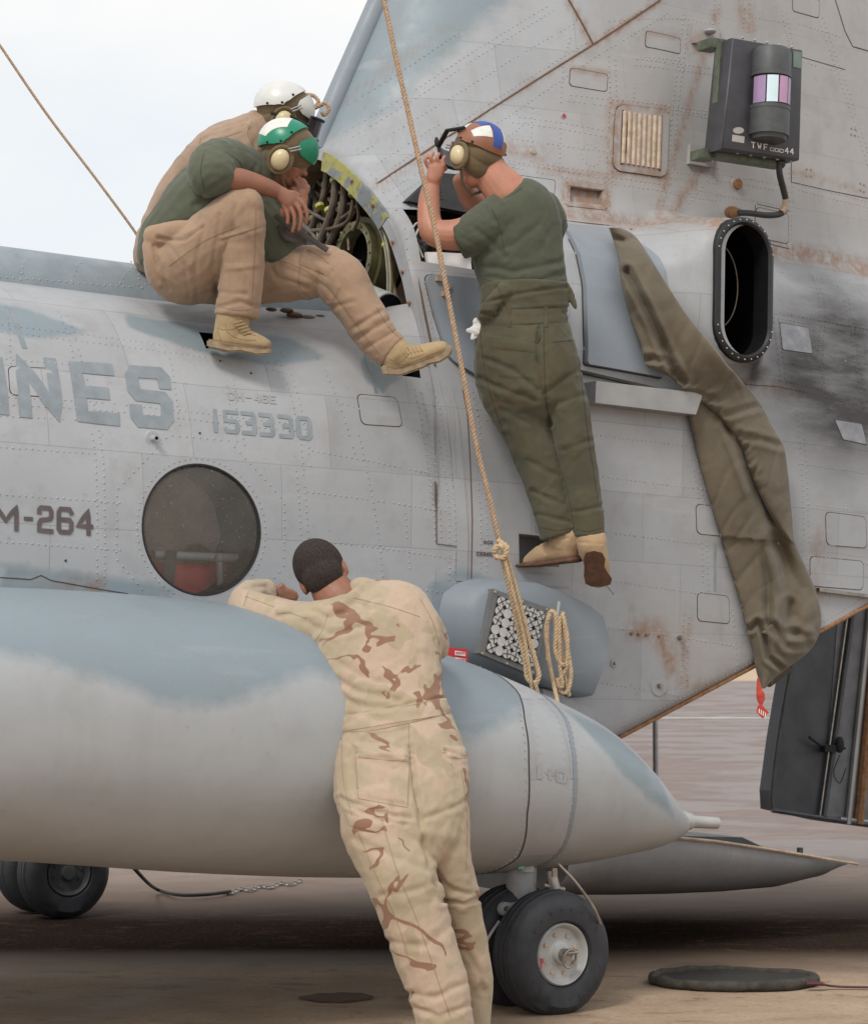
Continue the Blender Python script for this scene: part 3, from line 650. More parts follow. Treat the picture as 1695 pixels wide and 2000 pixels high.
def row(line, dbl=0, sp=.026, r=.0048, f=S, yf=ys):
    q = [f(*p) for p in line]; q = [(p.x, p.z) for p in q]
    for k in ((0,) if not dbl else (-1, 1)):
        acc = sp * (.5 if k == 1 else 0)
        for (x0, z0), (x1, z1) in zip(q, q[1:]):
            d = math.hypot(x1 - x0, z1 - z0)
            if d < 1e-6: continue
            nx, nz_ = -(z1 - z0) / d, (x1 - x0) / d
            while acc < d:
                t = acc / d; j = rnd.uniform(-.0012, .0012); (rnd.random() > .035) and rivet(x0 + (x1 - x0) * t + nx * (k * (dbl or 0) / 2 + j), z0 + (z1 - z0) * t + nz_ * (k * (dbl or 0) / 2 + j), r * rnd.uniform(.85, 1.1), yf=yf); acc += sp
            acc -= d
D_ = .032
for l, d in [([(0, 640), (180, 662), (400, 690), (560, 722)], D_), ([(0, 700), (150, 712)], 0), ([(120, 610), (150, 700), (178, 800), (194, 900), (197, 1000), (196, 1148)], D_), ([(0, 782), (165, 790), (350, 808), (608, 838)], D_), ([(0, 812), (160, 820)], 0),
             ([(0, 873), (185, 886)], 0), ([(0, 965), (240, 982)], 0), ([(0, 1058), (240, 1074)], 0), ([(10, 600), (20, 700), (25, 780)], 0), ([(330, 700), (345, 790), (350, 830)], 0), ([(440, 700), (455, 800), (470, 870)], D_), ([(520, 650), (560, 730), (590, 840), (600, 920)], D_),
             ([(585, 920), (595, 1060), (590, 1120)], D_), ([(610, 880), (720, 900), (845, 925)], 0), ([(600, 960), (720, 975), (870, 998)], 0), ([(600, 1055), (730, 1068), (880, 1090)], 0), ([(690, 1135), (870, 1158)], 0), ([(700, 850), (725, 960), (742, 1068), (748, 1140)], 0),
             ([(620, 700), (690, 880), (700, 900)], 0), ([(645, 780), (840, 850)], 0), ([(840, 745), (862, 850), (880, 960), (884, 1140)], D_), ([(815, 760), (838, 860), (852, 980), (856, 1060)], D_), ([(915, 760), (935, 880), (945, 1020), (945, 1120)], D_), ([(800, 1110), (790, 990)], 0),
             ([(950, 820), (1000, 826)], 0), ([(1165, 850), (1350, 872)], 0), ([(1170, 930), (1380, 956)], 0), ([(1185, 1040), (1370, 1062)], 0), ([(1195, 1135), (1410, 1165)], 0), ([(1190, 1225), (1440, 1262)], 0), ([(1345, 830), (1365, 950), (1375, 1060), (1380, 1200)], D_), ([(1340, 1200), (1335, 1350)], D_), ([(1430, 1190), (1440, 1300)], 0),
             ([(1150, 1330), (1330, 1360)], 0), ([(1215, 1432), (1440, 1322), (1600, 1230), (1700, 1172)], 0), ([(1215, 1420), (1440, 1310), (1600, 1218), (1700, 1160)], 0), ([(1560, 800), (1572, 960), (1575, 1200)], D_), ([(1560, 905), (1700, 925)], 0), ([(1580, 985), (1700, 1000)], 0), ([(1575, 1078), (1700, 1095)], D_), ([(1590, 1160), (1680, 1170)], 0),
             ([(1510, 745), (1700, 790)], D_), ([(1515, 620), (1530, 760)], D_), ([(1590, 540), (1600, 700), (1620, 780)], D_), ([(1640, 560), (1670, 700), (1690, 800)], D_), ([(1520, 615), (1700, 650)], D_), ([(1520, 530), (1700, 560)], 0), ([(1510, 705), (1620, 725)], 0), ([(1600, 690), (1700, 712)], 0)]: row(l, d)
# window surrounds
for rr, sp_, sq in ((WR * 1.09, .026, 0), (WR * 1.42, .03, 1)):
    n = int(2 * math.pi * rr / sp_)
    for i in range(n):
        a = 2 * math.pi * i / n; k_ = 1 / max(abs(math.cos(a)), abs(math.sin(a)), (abs(math.cos(a)) + abs(math.sin(a))) / 1.36) if sq else 1
        x, z = WIN.x + rr * k_ * math.cos(a), WIN.z + rr * k_ * math.sin(a)
        if z > 1.62: rivet(x, z)
# pylon
for l, d in [([(735, 348), (860, 262), (1000, 172), (1145, 82)], 0), ([(760, 372), (900, 285), (1010, 215), (1165, 108), (1310, 20)], 0), ([(775, 382), (900, 305)], 0), ([(680, 262), (800, 190), (920, 110), (1080, 12)], D_), ([(655, 215), (900, 60)], 0), ([(720, 330), (860, 240)], 0), ([(700, 300), (1000, 115), (1120, 45)], 0), ([(1105, 100), (1130, 20)], 0),
             ([(1040, 210), (1035, 330)], 0), ([(1000, 232), (1100, 245), (1190, 262)], D_), ([(1060, 320), (1130, 330), (1195, 340)], 0), ([(990, 318), (1195, 356)], D_), ([(1195, 110), (1198, 200), (1190, 345), (1185, 425)], D_), ([(1100, 120), (1095, 200)], 0), ([(1095, 250), (1092, 330)], 0),
             ([(1110, 190), (1195, 200), (1310, 212), (1400, 225)], D_), ([(1240, 120), (1400, 140)], D_), ([(1250, 110), (1330, 118)], 0), ([(1340, 30), (1330, 120), (1318, 210), (1310, 340), (1300, 430)], D_), ([(1320, 215), (1400, 225)], 0), ([(1310, 340), (1400, 352)], D_), ([(1180, 350), (1310, 368)], D_), ([(1200, 425), (1300, 432)], D_),
             ([(1400, 0), (1398, 50)], D_), ([(1460, 0), (1455, 60)], D_), ([(1400, 320), (1395, 440)], D_), ([(1180, 62), (1250, 20)], 0), ([(1190, 40), (1340, 35), (1400, 48)], 0), ([(1530, 20), (1545, 90)], D_), ([(1560, 45), (1640, 70)], 0), ([(1545, 330), (1542, 480)], D_), ([(1560, 365), (1700, 400)], D_), ([(1600, 30), (1660, 200), (1700, 330)], D_),
             ([(1400, 380), (1540, 405)], 0), ([(1550, 480), (1700, 505)], 0), ([(1300, 375), (1400, 392)], 0), ([(1400, 345), (1540, 368)], D_), ([(1240, 170), (1235, 205)], 0), ([(1460, 30), (1540, 45)], 0), ([(1570, 120), (1640, 140)], 0), ([(870, 340), (1000, 260), (1030, 235)], 0), ([(1000, 270), (1190, 296)], 0)]: row(l, d)
for cxy in ((1153, 302),):
    c = S(*cxy)
    for i in range(14): rivet(c.x + .048 * math.cos(i * 2 * math.pi / 14), c.z + .055 * math.sin(i * 2 * math.pi / 14), .004)
# louvre frame rivets, bay arc rivets
row([(1203, 205), (1303, 218), (1298, 345), (1198, 332), (1203, 205)], 0)
row([(828, 540), (840, 620), (850, 700)], 0); row([(838, 535), (852, 620), (862, 700)], 0)
row([(700, 350), (760, 430), (800, 520)], 0, sp=.05)
def yspf(x, z): return yspine(z)
def Sp(px, py):
    y = .33
    for k in range(10): p = L(px, py, y); y = .5 * y + .5 * yspine(p.z)
    return V((p.x, yspine(p.z), p.z))
for l in ([(40, 545), (45, 515), (60, 500)], [(140, 548), (150, 520), (165, 505)], [(235, 552), (245, 535), (262, 515)], [(0, 540), (280, 562)], [(278, 500), (283, 560)], [(262, 500), (268, 560)]): row(l, 0, .03, f=Sp, yf=yspf)
o = rv.build('rivets', M['skin'], heli, fixn=False, kind='stuff', angle=180); paint_attrs(o)
# --- seams and joint strips
mb = MB()
for l, w in [([(735, 358), (860, 275), (1000, 185), (1158, 86), (1290, -2)], .006), ([(1108, -5), (1158, 86)], .007)]: ribbon(mb, l, w, .0035)
mb.build('rusty_seam', M['rustgap'], heli, fixn=True)
for l, w in [([(1545, 100), (1570, 112), (1650, 135)], .004), ([(1545, 355), (1620, 372), (1700, 388)], .004), ([(1545, 300), (1545, 355)], .004), ([(1630, -5), (1650, 60), (1665, 90), (1700, 100)], .006), ([(0, 1128), (60, 1132), (80, 1124), (100, 1134), (200, 1152), (250, 1160)], .004),
             ([(1475, 470), (1540, 485)], .004), ([(1478, 398), (1542, 412)], .003), ([(1475, 400), (1475, 425)], .003), ([(1100, 430), (1190, 440), (1240, 447)], .005), ([(1420, 745), (1520, 755), (1570, 765)], .003), ]:
    mb = MB(); ribbon(mb, l, w, .0012); mb.build('panel_joint', M['gap'], heli)
mb = MB(); ribbon(mb, [(868, 745), (892, 900), (902, 1060), (900, 1135)], .055, .006)
o = mb.build('joint_strip', M['panel'], heli); paint_attrs(o)
mb = MB(); mb.wtube([V((x, ys(x, zkeel(x) + .02) + .004, zkeel(x) + .012)) for x in spaced(.45, 3.4, .08)], .010, 8); mb.build('keel_strip', M['rust'], heli)
mb = MB(); ribbon(mb, [(850, 940), (852, 1062), (900, 1068)], .002, .0045); ribbon(mb, [(903, 760), (918, 900), (920, 1130)], .003, .003)
mb.build('joint_edge', M['rustgap'], heli)
# --- stencilled lettering
GL = {'I': [[(.5, 0), (.5, 1)]], 'N': [[(0, 0), (0, 1), (1, 0), (1, 1)]], 'E': [[(1, 1), (0, 1), (0, 0), (1, 0)], [(0, .5), (.75, .5)]], 'S': [[(1, .80), (1, .9), (.88, 1), (.12, 1), (0, .9), (0, .62), (.12, .52), (.88, .5), (1, .4), (1, .1), (.88, 0), (.12, 0), (0, .1), (0, .20)]],
      '1': [[(.5, 0), (.5, 1)]], '5': [[(1, 1), (0, 1), (0, .55), (.85, .55), (1, .42), (1, .12), (.85, 0), (.1, 0), (0, .1)]], '3': [[(0.05, 1), (.1, 1), (.88, 1), (1, .88), (1, .64), (.85, .52), (.4, .52)], [(.85, .52), (1, .4), (1, .12), (.88, 0), (.1, 0), (0.05, 0)]], '0': [[(.15, 0), (0, .12), (0, .88), (.15, 1), (.85, 1), (1, .88), (1, .12), (.85, 0), (.15, 0)]],
      'M': [[(0, 0), (0, 1), (.5, .35), (1, 1), (1, 0)]], '-': [[(.1, .5), (.9, .5)]], '2': [[(0, .8), (0, .9), (.15, 1), (.85, 1), (1, .88), (1, .62), (.85, .52), (.15, .45), (0, .3), (0, 0), (1, 0)]], '6': [[(1, .85), (.85, 1), (.15, 1), (0, .85), (0, .12), (.15, 0), (.85, 0), (1, .12), (1, .42), (.85, .54), (.0, .54)]], '4': [[(.8, 0), (.8, 1), (0, .3), (1, .3)]],
      'C': [[(1, .8), (.85, 1), (.15, 1), (0, .85), (0, .15), (.15, 0), (.85, 0), (1, .2)]], 'H': [[(0, 0), (0, 1)], [(1, 0), (1, 1)], [(0, .5), (1, .5)]], 'K': [[(0, 0), (0, 1)], [(1, 1), (0, .45), (1, 0)]], 'R': [[(0, 0), (0, 1), (.85, 1), (1, .85), (1, .62), (.85, .5), (0, .5)], [(.5, .5), (1, 0)]], 'A': [[(0, 0), (0, .8), (.2, 1), (.8, 1), (1, .8), (1, 0)], [(0, .45), (1, .45)]],
      '/': [[(0, 0), (1, 1)]], 'T': [[(0, 1), (1, 1)], [(.5, 1), (.5, 0)]], 'W': [[(0, 1), (.25, 0), (.5, .6), (.75, 0), (1, 1)]], 'F': [[(0, 0), (0, 1), (1, 1)], [(0, .5), (.8, .5)]], '+': [[(.5, .1), (.5, .9)], [(.1, .5), (.9, .5)]], 'P': [[(0, 0), (0, 1), (.85, 1), (1, .85), (1, .62), (.85, .5), (0, .5)]], 'G': [[(1, .8), (.85, 1), (.15, 1), (0, .85), (0, .15), (.15, 0), (1, 0), (1, .45), (.6, .45)]]}
def strokes(mb, ch, mapf, w, hw_ratio, mi=0, th=None):
    "mapf(u,v)->point ; w = stroke as a share of height ; hw_ratio = width/height"
    for pl in GL[ch]:
        pts = [(u * (hw_ratio - w) + w / 2, v * (1 - w) + w / 2) for u, v in pl]
        closed = pts[0] == pts[-1]
        q = []
        for (a, b), (c, d) in zip(pts, pts[1:]):
            n = max(1, int(math.hypot(c - a, d - b) / .2)); q += [(a + (c - a) * i / n, b + (d - b) * i / n) for i in range(n)]
        q.append(pts[-1]); m = len(q); Ls_ = []; 
        for i in range(m):
            def dr(i0, i1):
                a, b = q[i0]; c, d = q[i1]; l = math.hypot(c - a, d - b) or 1; return (c - a) / l, (d - b) / l
            if closed and i in (0, m - 1): d0, d1 = dr(m - 2, m - 1), dr(0, 1)
            else: d0 = dr(i - 1, i) if i else dr(0, 1); d1 = dr(i, i + 1) if i < m - 1 else dr(i - 1, i)
            n0 = (-d0[1] - d1[1], d0[0] + d1[0]); l = math.hypot(*n0) or 1; n0 = (n0[0] / l, n0[1] / l); cosh = max(.80, -d0[1] * n0[0] + d0[0] * n0[1]); s_ = w / 2 / cosh
            e = 0 if closed else (w / 2 if i == m - 1 else (-w / 2 if i == 0 else 0)); x, y = q[i][0] + d1[0] * e, q[i][1] + d1[1] * e
            Ls_ += [mapf((x - n0[0] * s_) / hw_ratio, y - n0[1] * s_), mapf((x + n0[0] * s_) / hw_ratio, y + n0[1] * s_)]
        mb.add(Ls_, [(2 * i, 2 * i + 2, 2 * i + 3, 2 * i + 1) for i in range(m - 1)], mi)
def letter(ch, quad, mat, w=.17, off=.0032, f=None, ratio=None):
    "quad: photo corners bottom-left, bottom-right, top-right, top-left"
    if f is None:
        q = [S(*p) for p in quad]; qq = [(p.x, p.z) for p in q]
        def mf(u, v): x, z = bil(qq, u, v); return (x, ys(x, z) + off, z)
    else: mf = f
    r_ = ratio or math.hypot(q[1].x - q[0].x, q[1].z - q[0].z) / math.hypot(q[3].x - q[0].x, q[3].z - q[0].z)
    mb = MB(); strokes(mb, ch, mf, w, r_); return mb
def lettering(items, mat, name, w=.17):
    for ch, quad in items: letter(ch, quad, mat, w).build(name, M[mat], heli, fixn=False, smooth=False)
lettering([('I', [(-22, 806), (34, 813), (20, 700), (-36, 691)]), ('N', [(38, 814), (124, 823), (108, 700), (24, 692)]), ('E', [(150, 824), (234, 832), (218, 710), (132, 704)]), ('S', [(256, 833), (339, 840), (328, 718), (240, 712)])], 'letter', 'stencil_letter', .2)
xs_ = [408, 438, 472, 507, 544, 580]
lettering([(c, [(a + (0 if c != '1' else -4), 843 + (a - 408) * .085), (a + 30, 845.5 + (a - 408) * .085), (a + 26, 799.5 + (a - 408) * .085), (a - 4, 797 + (a - 408) * .085)]) for c, a in zip('153330', xs_)], 'letter', 'serial_digit', .17)
lettering([(c, [(a, 781 + (a - 445) * .085), (a + 13, 782 + (a - 445) * .085), (a + 11, 765 + (a - 445) * .085), (a - 2, 764 + (a - 445) * .085)]) for c, a in zip('CH-46E', (445, 462, 479, 496, 511, 526))], 'faint', 'faded_letter', .2)
lettering([('M', [(-14, 1036), (36, 1038), (36, 986), (-14, 982)]), ('-', [(46, 1037), (66, 1038), (64, 990), (44, 989)]), ('2', [(72, 1040), (104, 1043), (104, 989), (72, 986)]), ('6', [(110, 1043), (143, 1045), (143, 991), (110, 989)]), ('4', [(148, 1045), (182, 1047), (181, 994), (147, 991)])], 'brownlet', 'squadron_letter', .17)
lettering([(c, [(a, 1063 + (a - 945) * .05), (a + 5.5, 1063.3 + (a - 945) * .05), (a + 5, 1055.5 + (a - 945) * .05), (a, 1055 + (a - 945) * .05)]) for c, a in zip('NCK', (944, 951, 957.5))], 'brownlet', 'small_stencil', .22)
lettering([(c, [(a, 1086 + (a - 930) * .05), (a + 5, 1086.3 + (a - 930) * .05), (a + 5, 1077.5 + (a - 930) * .05), (a, 1077 + (a - 930) * .05)]) for c, a in zip('CRANK/', (930, 936.5, 943, 949.5, 956, 962.5))], 'brownlet', 'small_stencil', .22)
# faint worn lines of stencil print under the step and stripes
mb = MB()
for y0, xa, xb in ((1142, 1012, 1112), (1153, 1020, 1096), (1118, 1026, 1076)):
    x = xa
    while x < xb: w_ = rnd.uniform(3, 7); ribbon(mb, [(x, y0 + (x - xa) * .06), (x + w_, y0 + (x + w_ - xa) * .06)], .008, .002); x += w_ + rnd.uniform(2, 4)
mb.build('worn_print', M['faint'], heli, fixn=True, smooth=False, kind='stuff')
for l, w in (([(20, 600), (34, 640), (48, 680)], .022), ([(1046, 960), (1048, 1040)], .016), ([(1396, 1060), (1396, 1155)], .016), ([(712, 690), (735, 768)], .014)): mb = MB(); ribbon(mb, l, w, .0018); mb.build('stripe_marking', M['letter'], heli)
# --- access panels
for q in ([(16, 716), (100, 720), (106, 775), (20, 770)], [(697, 770), (774, 777), (785, 833), (706, 828)], [(1262, 60), (1328, 75), (1327, 104), (1260, 90)], [(1114, 132), (1186, 145), (1184, 178), (1112, 166)], [(1012, 342), (1084, 352), (1082, 385), (1030, 376)], [(1548, -10), (1600, 0), (1598, 34), (1548, 20)],
          [(1359, 985), (1420, 992), (1424, 1048), (1361, 1042)], [(1362, 1158), (1422, 1165), (1424, 1218), (1362, 1212)], [(1612, 1000), (1690, 1010), (1692, 1070), (1614, 1064)], [(1582, 1087), (1686, 1097), (1684, 1152), (1582, 1144)], [(1476, 404), (1540, 418), (1540, 476), (1476, 462)]):
    plate('access_panel', q)
for q in ([(1522, 630), (1578, 640), (1586, 690), (1528, 682)], [(1630, 820), (1682, 828), (1692, 868), (1646, 858)]): plate('polished_vent_panel', q, mat='shiny', attrs=False, rc=.06, label='bare scuffed metal panel')
plate('engine_cowl', [(1085, 436), (1200, 447), (1290, 738), (1140, 712)], off=.03, mat='cowl', gap=.006, rc=.04)
plate('lowered_door', [(826, 535), (965, 548), (985, 768), (872, 700)], off=.022, mat='cowl', rc=.12)
plate('louvre_surround', [(1203, 203), (1306, 216), (1300, 347), (1196, 332)], off=.008, rc=.15)
# raised frame of the recessed hatch
mb = MB()
for a, b in (((1107, 358), (1183, 368)), ((1183, 368), (1181, 406)), ((1181, 406), (1106, 398)), ((1106, 398), (1107, 358))): ribbon(mb, [a, b], .018, .004)
o = mb.build('hatch_frame', M['panel'], heli); paint_attrs(o)
# the louvre: backing + slats
c0, c1, c2, c3 = [S(*p) for p in [(1213, 214), (1292, 226), (1288, 334), (1209, 322)]]
mb = MB(); mb.prism([V((p.x, p.y + .0085, p.z)) for p in (c0, c1, c2, c3)], [V((p.x, p.y - .01, p.z)) for p in (c0, c1, c2, c3)]); lv = mb.build('louvre', M['gap'], heli, smooth=False)
base = None
for i in range(8):
    u = (i + .5) / 8; t_ = c0.lerp(c1, u); b_ = c3.lerp(c2, u); mb = MB(); wv = (c1 - c0).length / 8 * .40
    mb.wtube([V((t_.x, t_.y + .010, t_.z - .008)), V((b_.x, b_.y + .010, b_.z + .008))], wv, 10, ref=V((0, 1, 0)), df=.8)
    mb.build('slat', M['louvre'], lv)
# exhaust mouth: rim ring, inner splitter
def stad(rx, grow, n=72): return [(math.cos(a) * (EXR + grow), math.sin(a) * (EXR + grow) + (EXH if math.sin(a) >= 0 else -EXH)) for a in [2 * math.pi * (i + .5) / n for i in range(n)]]
mb = MB(); ringA = []
prof = [(.0, 1.18), (-.004, 1.285), (.006, 1.294), (.020, 1.292), (.03, 1.283), (.032, 1.18)]
mb.ring_loft([[V((EXC.x + a, yy, EXC.z + b)) for a, b in stad(0, g)] for g, yy in prof], closed=True)
ex = mb.build('exhaust_rim', M['black'], heli)
mb = MB()
for a, b in stad(0, .018, 26): mb.ell(V((EXC.x + a, 1.293, EXC.z + b)), V((.004, 0, 0)), V((0, .003, 0)), V((0, 0, .004)), 4)
mb.build('rim_bolts', M['wire'], ex, kind='stuff')
mb = MB(); pts = [V((EXC.x - .10 + .13 * math.cos(a), 1.20, EXC.z + .02 + .20 * math.sin(a))) for a in [R(-85 + 170 * i / 24) for i in range(25)]]; mb.wtube(pts, .003, 6); mb.build('inner_lip', M['hose'], ex)
# bolts, pips and mooring fittings on the skin
def fitting(name, px, py, r, h, mat, n=14, ring=None, r2=None):
    p = S(px, py); mb = MB(); mb.wtube([p - V((0, .01, 0)), p + V((0, h, 0))], [r, r2 or r * .85], n)
    if ring: mb.wtube([p + V((0, -.01, 0)), p + V((0, .006, 0))], [ring, ring * .9], 20, mi=1)
    return mb.build(name, [M[mat], M['panel']], heli)
o = fitting('drain_fitting', 297, 857, .013, .04, 'panel', ring=.034); mb = MB(); p = S(297, 857); mb.cyl(p + V((0, .0405, 0)), (0, 1, 0), .007, .002); mb.build('hole', M['dark'], o)
fitting('red_lens', 1100, 226, .011, .008, 'red', ring=.016); fitting('amber_lamp', 1040, 296, .012, .012, 'louvre', ring=.017); fitting('rusty_boss', 1438, 360, .03, .02, 'rust', ring=.036)
fitting('grounding_point', 1285, 1340, .012, .03, 'steel', ring=.05); fitting('grounding_point', 1326, 1246, .012, .03, 'steel'); fitting('small_boss', 1198, 1296, .008, .02, 'steel', ring=.02)
for px in (1232, 1246, 1262, 1286): fitting('bolt_head', px, 1238 + (px - 1232) * .08, .008, .014, 'rust')
for px, py in ((1575, 330), (1583, 331), (1575, 343), (1583, 344), (1663, 250), (1670, 252), (1662, 262), (1669, 264), (1680, 358), (1687, 361), (1680, 371), (1687, 374), (1560, 655), (1650, 705)): fitting('screw_head', px, py, .006, .004, 'steel', 8)
mb = MB()
for px, py in ((390, 846), (490, 729), (128, 1095), (1078, 1177), (430, 705)): mb.cyl(S(px, py, .001), (0, 1, 0), .005, .004, 8)
mb.build('rivet_hole', M['gap'], heli, kind='stuff')
# ledge below the cowl
q = [S(1138, 748, 0), S(1345, 772, 0), S(1333, 813, 0), S(1138, 790, 0)]
mb = MB(); mb.prism([V((p.x, 1.235, p.z)) for p in q], [V((p.x, 1.08, p.z)) for p in q]); o = mb.build('work_ledge', M['alu'], heli, smooth=False)
mb = MB(); a = S(1085, 716); b = S(1350, 775); mb.prism([V((a.x, 1.165, a.z)), V((b.x, 1.165, b.z)), V((b.x, 1.165, b.z - .012)), V((a.x, 1.165, a.z - .012))], [V((a.x, 1.1, a.z)), V((b.x, 1.1, b.z)), V((b.x, 1.1, b.z - .012)), V((a.x, 1.1, a.z - .012))]); mb.build('cowl_gap', M['gap'], heli, smooth=False)
# rub rail by the lower right
mb = MB(); ribbon(mb, [(1592, 1152), (1700, 1166)], .016, .03); mb.build('drip_rail', M['steel'], heli)
# --- pylon leading edge tube
mb = MB(); a = Lx(632, 196, 0) ; mb.wtube([V((-.085, 0, 3.80)), V((-.055, 0, 3.9)), V((.06, 0, 4.17)), V((.58, 0, 5.36))], .055, 14, ref=V((0, 1, 0))); o = mb.build('leading_edge_strip', M['cowl'], heli); paint_attrs(o, False, const={'blue': .4})
# --- bay rim
mb = MB(); pr = [(tab(Y0, z), z) for z in (2.60, 2.7, 2.8, 2.9, 3.0, 3.1, 3.2, 3.3)]
def arcpts(z0, z1, n, sc_, x): return [V((x, tab(Y0, z) * sc_, 2.9 + (z - 2.9) * (sc_ if z > 2.9 else 1))) for z in [z0 + (z1 - z0) * i / n for i in range(n + 1)]]
def rimplate(name, z0, z1, mat, s0=.90, s1=1.008, x=-.108, th=.014):
    mb = MB(); n = 20; a = arcpts(z0, z1, n, s1, x); b = arcpts(z0, z1, n, s0, x)
    mb.prism(a + b[::-1], [p + V((th, 0, 0)) for p in a + b[::-1]]); return mb.build(name, M[mat], heli, smooth=False)
rimplate('yellow_rim_plate', 3.36, 3.765, 'chip', .905); rimplate('grey_rim_plate', 2.66, 3.355, 'panel', .945)
mb = MB()
for z in (2.72, 2.8, 2.95, 3.1, 3.25, 3.45, 3.6): y = tab(Y0, z) * .972; mb.cyl(V((-.114, y, 2.9 + (z - 2.9) * (.972 if z > 2.9 else 1))), (1, 0, 0), .008, .010, 10)
mb.build('rim_bolt', M['rust'], heli, kind='stuff')
# seam band behind the rim
mb = MB(); mb.wtube([V((-.082 + .02 * (3.8 - z), tab(Y0, z) + .004 + (ys(-.06, z) - tab(Y0, z)) * .5, z + .003)) for z in [2.66 + .045 * i for i in range(25)]], .0045, 6); mb.build('rim_seam', M['rustgap'], heli)
# bay contents
mb = MB()
cc = Lx(692, 503, .0)
def ringmesh(c, r0, r1, x0, x1, mi=0, n=40):
    mb.ring_loft([[V((xx, c.y + rr * math.cos(2 * math.pi * j / n), c.z + rr * math.sin(2 * math.pi * j / n))) for j in range(n)] for rr, xx in ((r0, x0), (r1, x0), (r1, x1), (r0, x1))], mi, closed=True)
ringmesh(cc, .16, .195, .03, .14); ringmesh(cc, .135, .17, -.01, .06); o = mb.build('ring_flange', M['zinc'], heli)
mb = MB()
for i in range(18): a = i * math.pi / 9; mb.cyl(V((-.012, cc.y + .155 * math.cos(a), cc.z + .155 * math.sin(a))), (1, 0, 0), .006, .014, 6)
mb.build('flange_bolts', M['steel'], o, kind='stuff')
mb = MB(); mb.cyl(V((.13, cc.y, cc.z)), (1, 0, 0), .165, .1, 30); mb.build('flange_opening', M['dark'], o)
mb = MB(); mb.wtube([Lx(590, 520, -.07), Lx(650, 520, -.04), Lx(705, 530, .05)], [.05, .06, .055], 18); mb.build('navy_hose', M['navy'], heli)
mb = MB(); mb.wtube([Lx(640, 560, -.08), Lx(715, 580, -.10), Lx(758, 600, -.12)], [.05, .062, .066], 26, caps='none'); mb.build('air_duct', M['rim'], heli)
mb = MB(); a, b = Lx(730, 586, -.11), Lx(760.5, 601, -.122); mb.wtube([a, b], [.050, .060], 22); mb.build('duct_mouth', M['dark'], heli)
mb = MB(); mb.wtube([Lx(560, 445, .0), Lx(610, 428, .03), Lx(645, 412, .05)], .022, 12); mb.wtube([Lx(597, 345, .05), Lx(594, 420, .06)], .014, 10); mb.build('green_pipe', M['zinc'], heli)
for i, (l, r, mt) in enumerate([([(655, 345), (650, 400), (628, 460), (600, 520)], .018, 'hose'), ([(672, 350), (668, 410), (645, 470), (620, 520)], .018, 'hose'), ([(638, 330), (632, 380), (610, 440), (590, 480)], .016, 'hose'), ([(620, 320), (612, 370), (596, 420)], .015, 'hoseD'), ([(690, 390), (680, 430), (650, 445), (610, 450)], .010, 'brown'), ([(600, 410), (640, 430), (668, 425), (700, 400)], .009, 'hose'),
                         ([(580, 395), (600, 440), (610, 500), (650, 520)], .012, 'hoseD'), ([(610, 340), (640, 370), (690, 380), (720, 400)], .010, 'hose'), ([(700, 372), (745, 430), (762, 500), (768, 560), (790, 640)], .012, 'brown'), ([(650, 330), (690, 360), (700, 420), (690, 450)], .008, 'brown'), ([(575, 470), (640, 480), (665, 470)], .012, 'hoseD'), ([(600, 365), (655, 395), (690, 398)], .009, 'brown'), ([(585, 430), (620, 470), (625, 520)], .010, 'hose')]):
    mb = MB(); xx = -.06 + .03 * (i % 4); mb.wtube([V(p) for p in crom([tuple(Lx(*p, xx)) for p in l], 6)], r, 9); mb.build('cable', M[mt], heli)
for i, dx in enumerate((0, 5, 9, 13)):
    mb = MB(); mb.wtube([V(p) for p in crom([tuple(Lx(a + dx * .6, b, -.07 - .004 * i)) for a, b in [(700, 372), (728, 420), (748, 470), (756, 530), (757, 590), (770, 640)]], 6)], .0038, 6); mb.build('wire', M['wire' if i % 2 == 0 else 'zinc'], heli)
rb = random.Random(5)
for i in range(22):
    x0, y0 = rb.uniform(590, 700), rb.uniform(325, 400); pts = [(x0, y0)]
    for j in range(4): pts.append((pts[-1][0] + rb.uniform(-28, 26), pts[-1][1] + rb.uniform(18, 42)))
    xx = rb.uniform(.0, .16); mb = MB(); mb.wtube([V(p) for p in crom([tuple(Lx(*p, xx)) for p in pts], 6)], rb.choice((.004, .006, .009)), 7); mb.build('cable', M[rb.choice(('hose', 'hoseD', 'brown', 'brown', 'zinc', 'louvre', 'wire'))], heli)
for px, py in ((625, 402), (643, 410), (654, 352), (752, 478), (690, 378)):
    mb = MB(); c = Lx(px, py, -.06); mb.wtube([c + V((0, -.004, .008)), c + V((0, .004, -.008))], .023 if px < 700 else .016, 12); mb.build('cable_tie', M['yellow'], heli)
# rough brown bulkhead pieces at the lower right of the bay
mb = MB()
for i in range(26):
    px, py = rnd.uniform(755, 800), rnd.uniform(600, 660)
    if px > 800 - (660 - py) * .0: continue
    c = Lx(px, py, -.04 + rnd.uniform(-.02, .05)); mb.ell(c, V((.03, 0, .01)), V((0, rnd.uniform(.012, .03), 0)), V((0, .005, rnd.uniform(.015, .04))), 5)
mb.build('oily_fittings', M['brown'], heli, kind='stuff')
mb = MB()
for i in range(60):
    px, py = rnd.uniform(575, 720), rnd.uniform(330, 520)
    c = Lx(px, py, rnd.uniform(.2, .4)); mb.ell(c, V((.03, 0, .01)), V((0, rnd.uniform(.01, .035), 0)), V((0, .005, rnd.uniform(.015, .05))), 5)
mb.build('gearbox_clutter', M['hose'], heli, kind='stuff')
# olive stained deck fittings under the legs
mb = MB()
for px, py, r_ in ((575, 615, .03), (600, 622, .035), (560, 606, .025), (625, 618, .02), (530, 604, .02), (690, 640, .03)): p = L(px, py, .75); mb.ell(V((p.x, p.y, p.z)), V((r_ * 1.3, 0, 0)), V((0, r_, 0)), V((0, 0, r_ * .45)), 6)
mb.build('deck_latches', M['brown'], heli, kind='stuff')
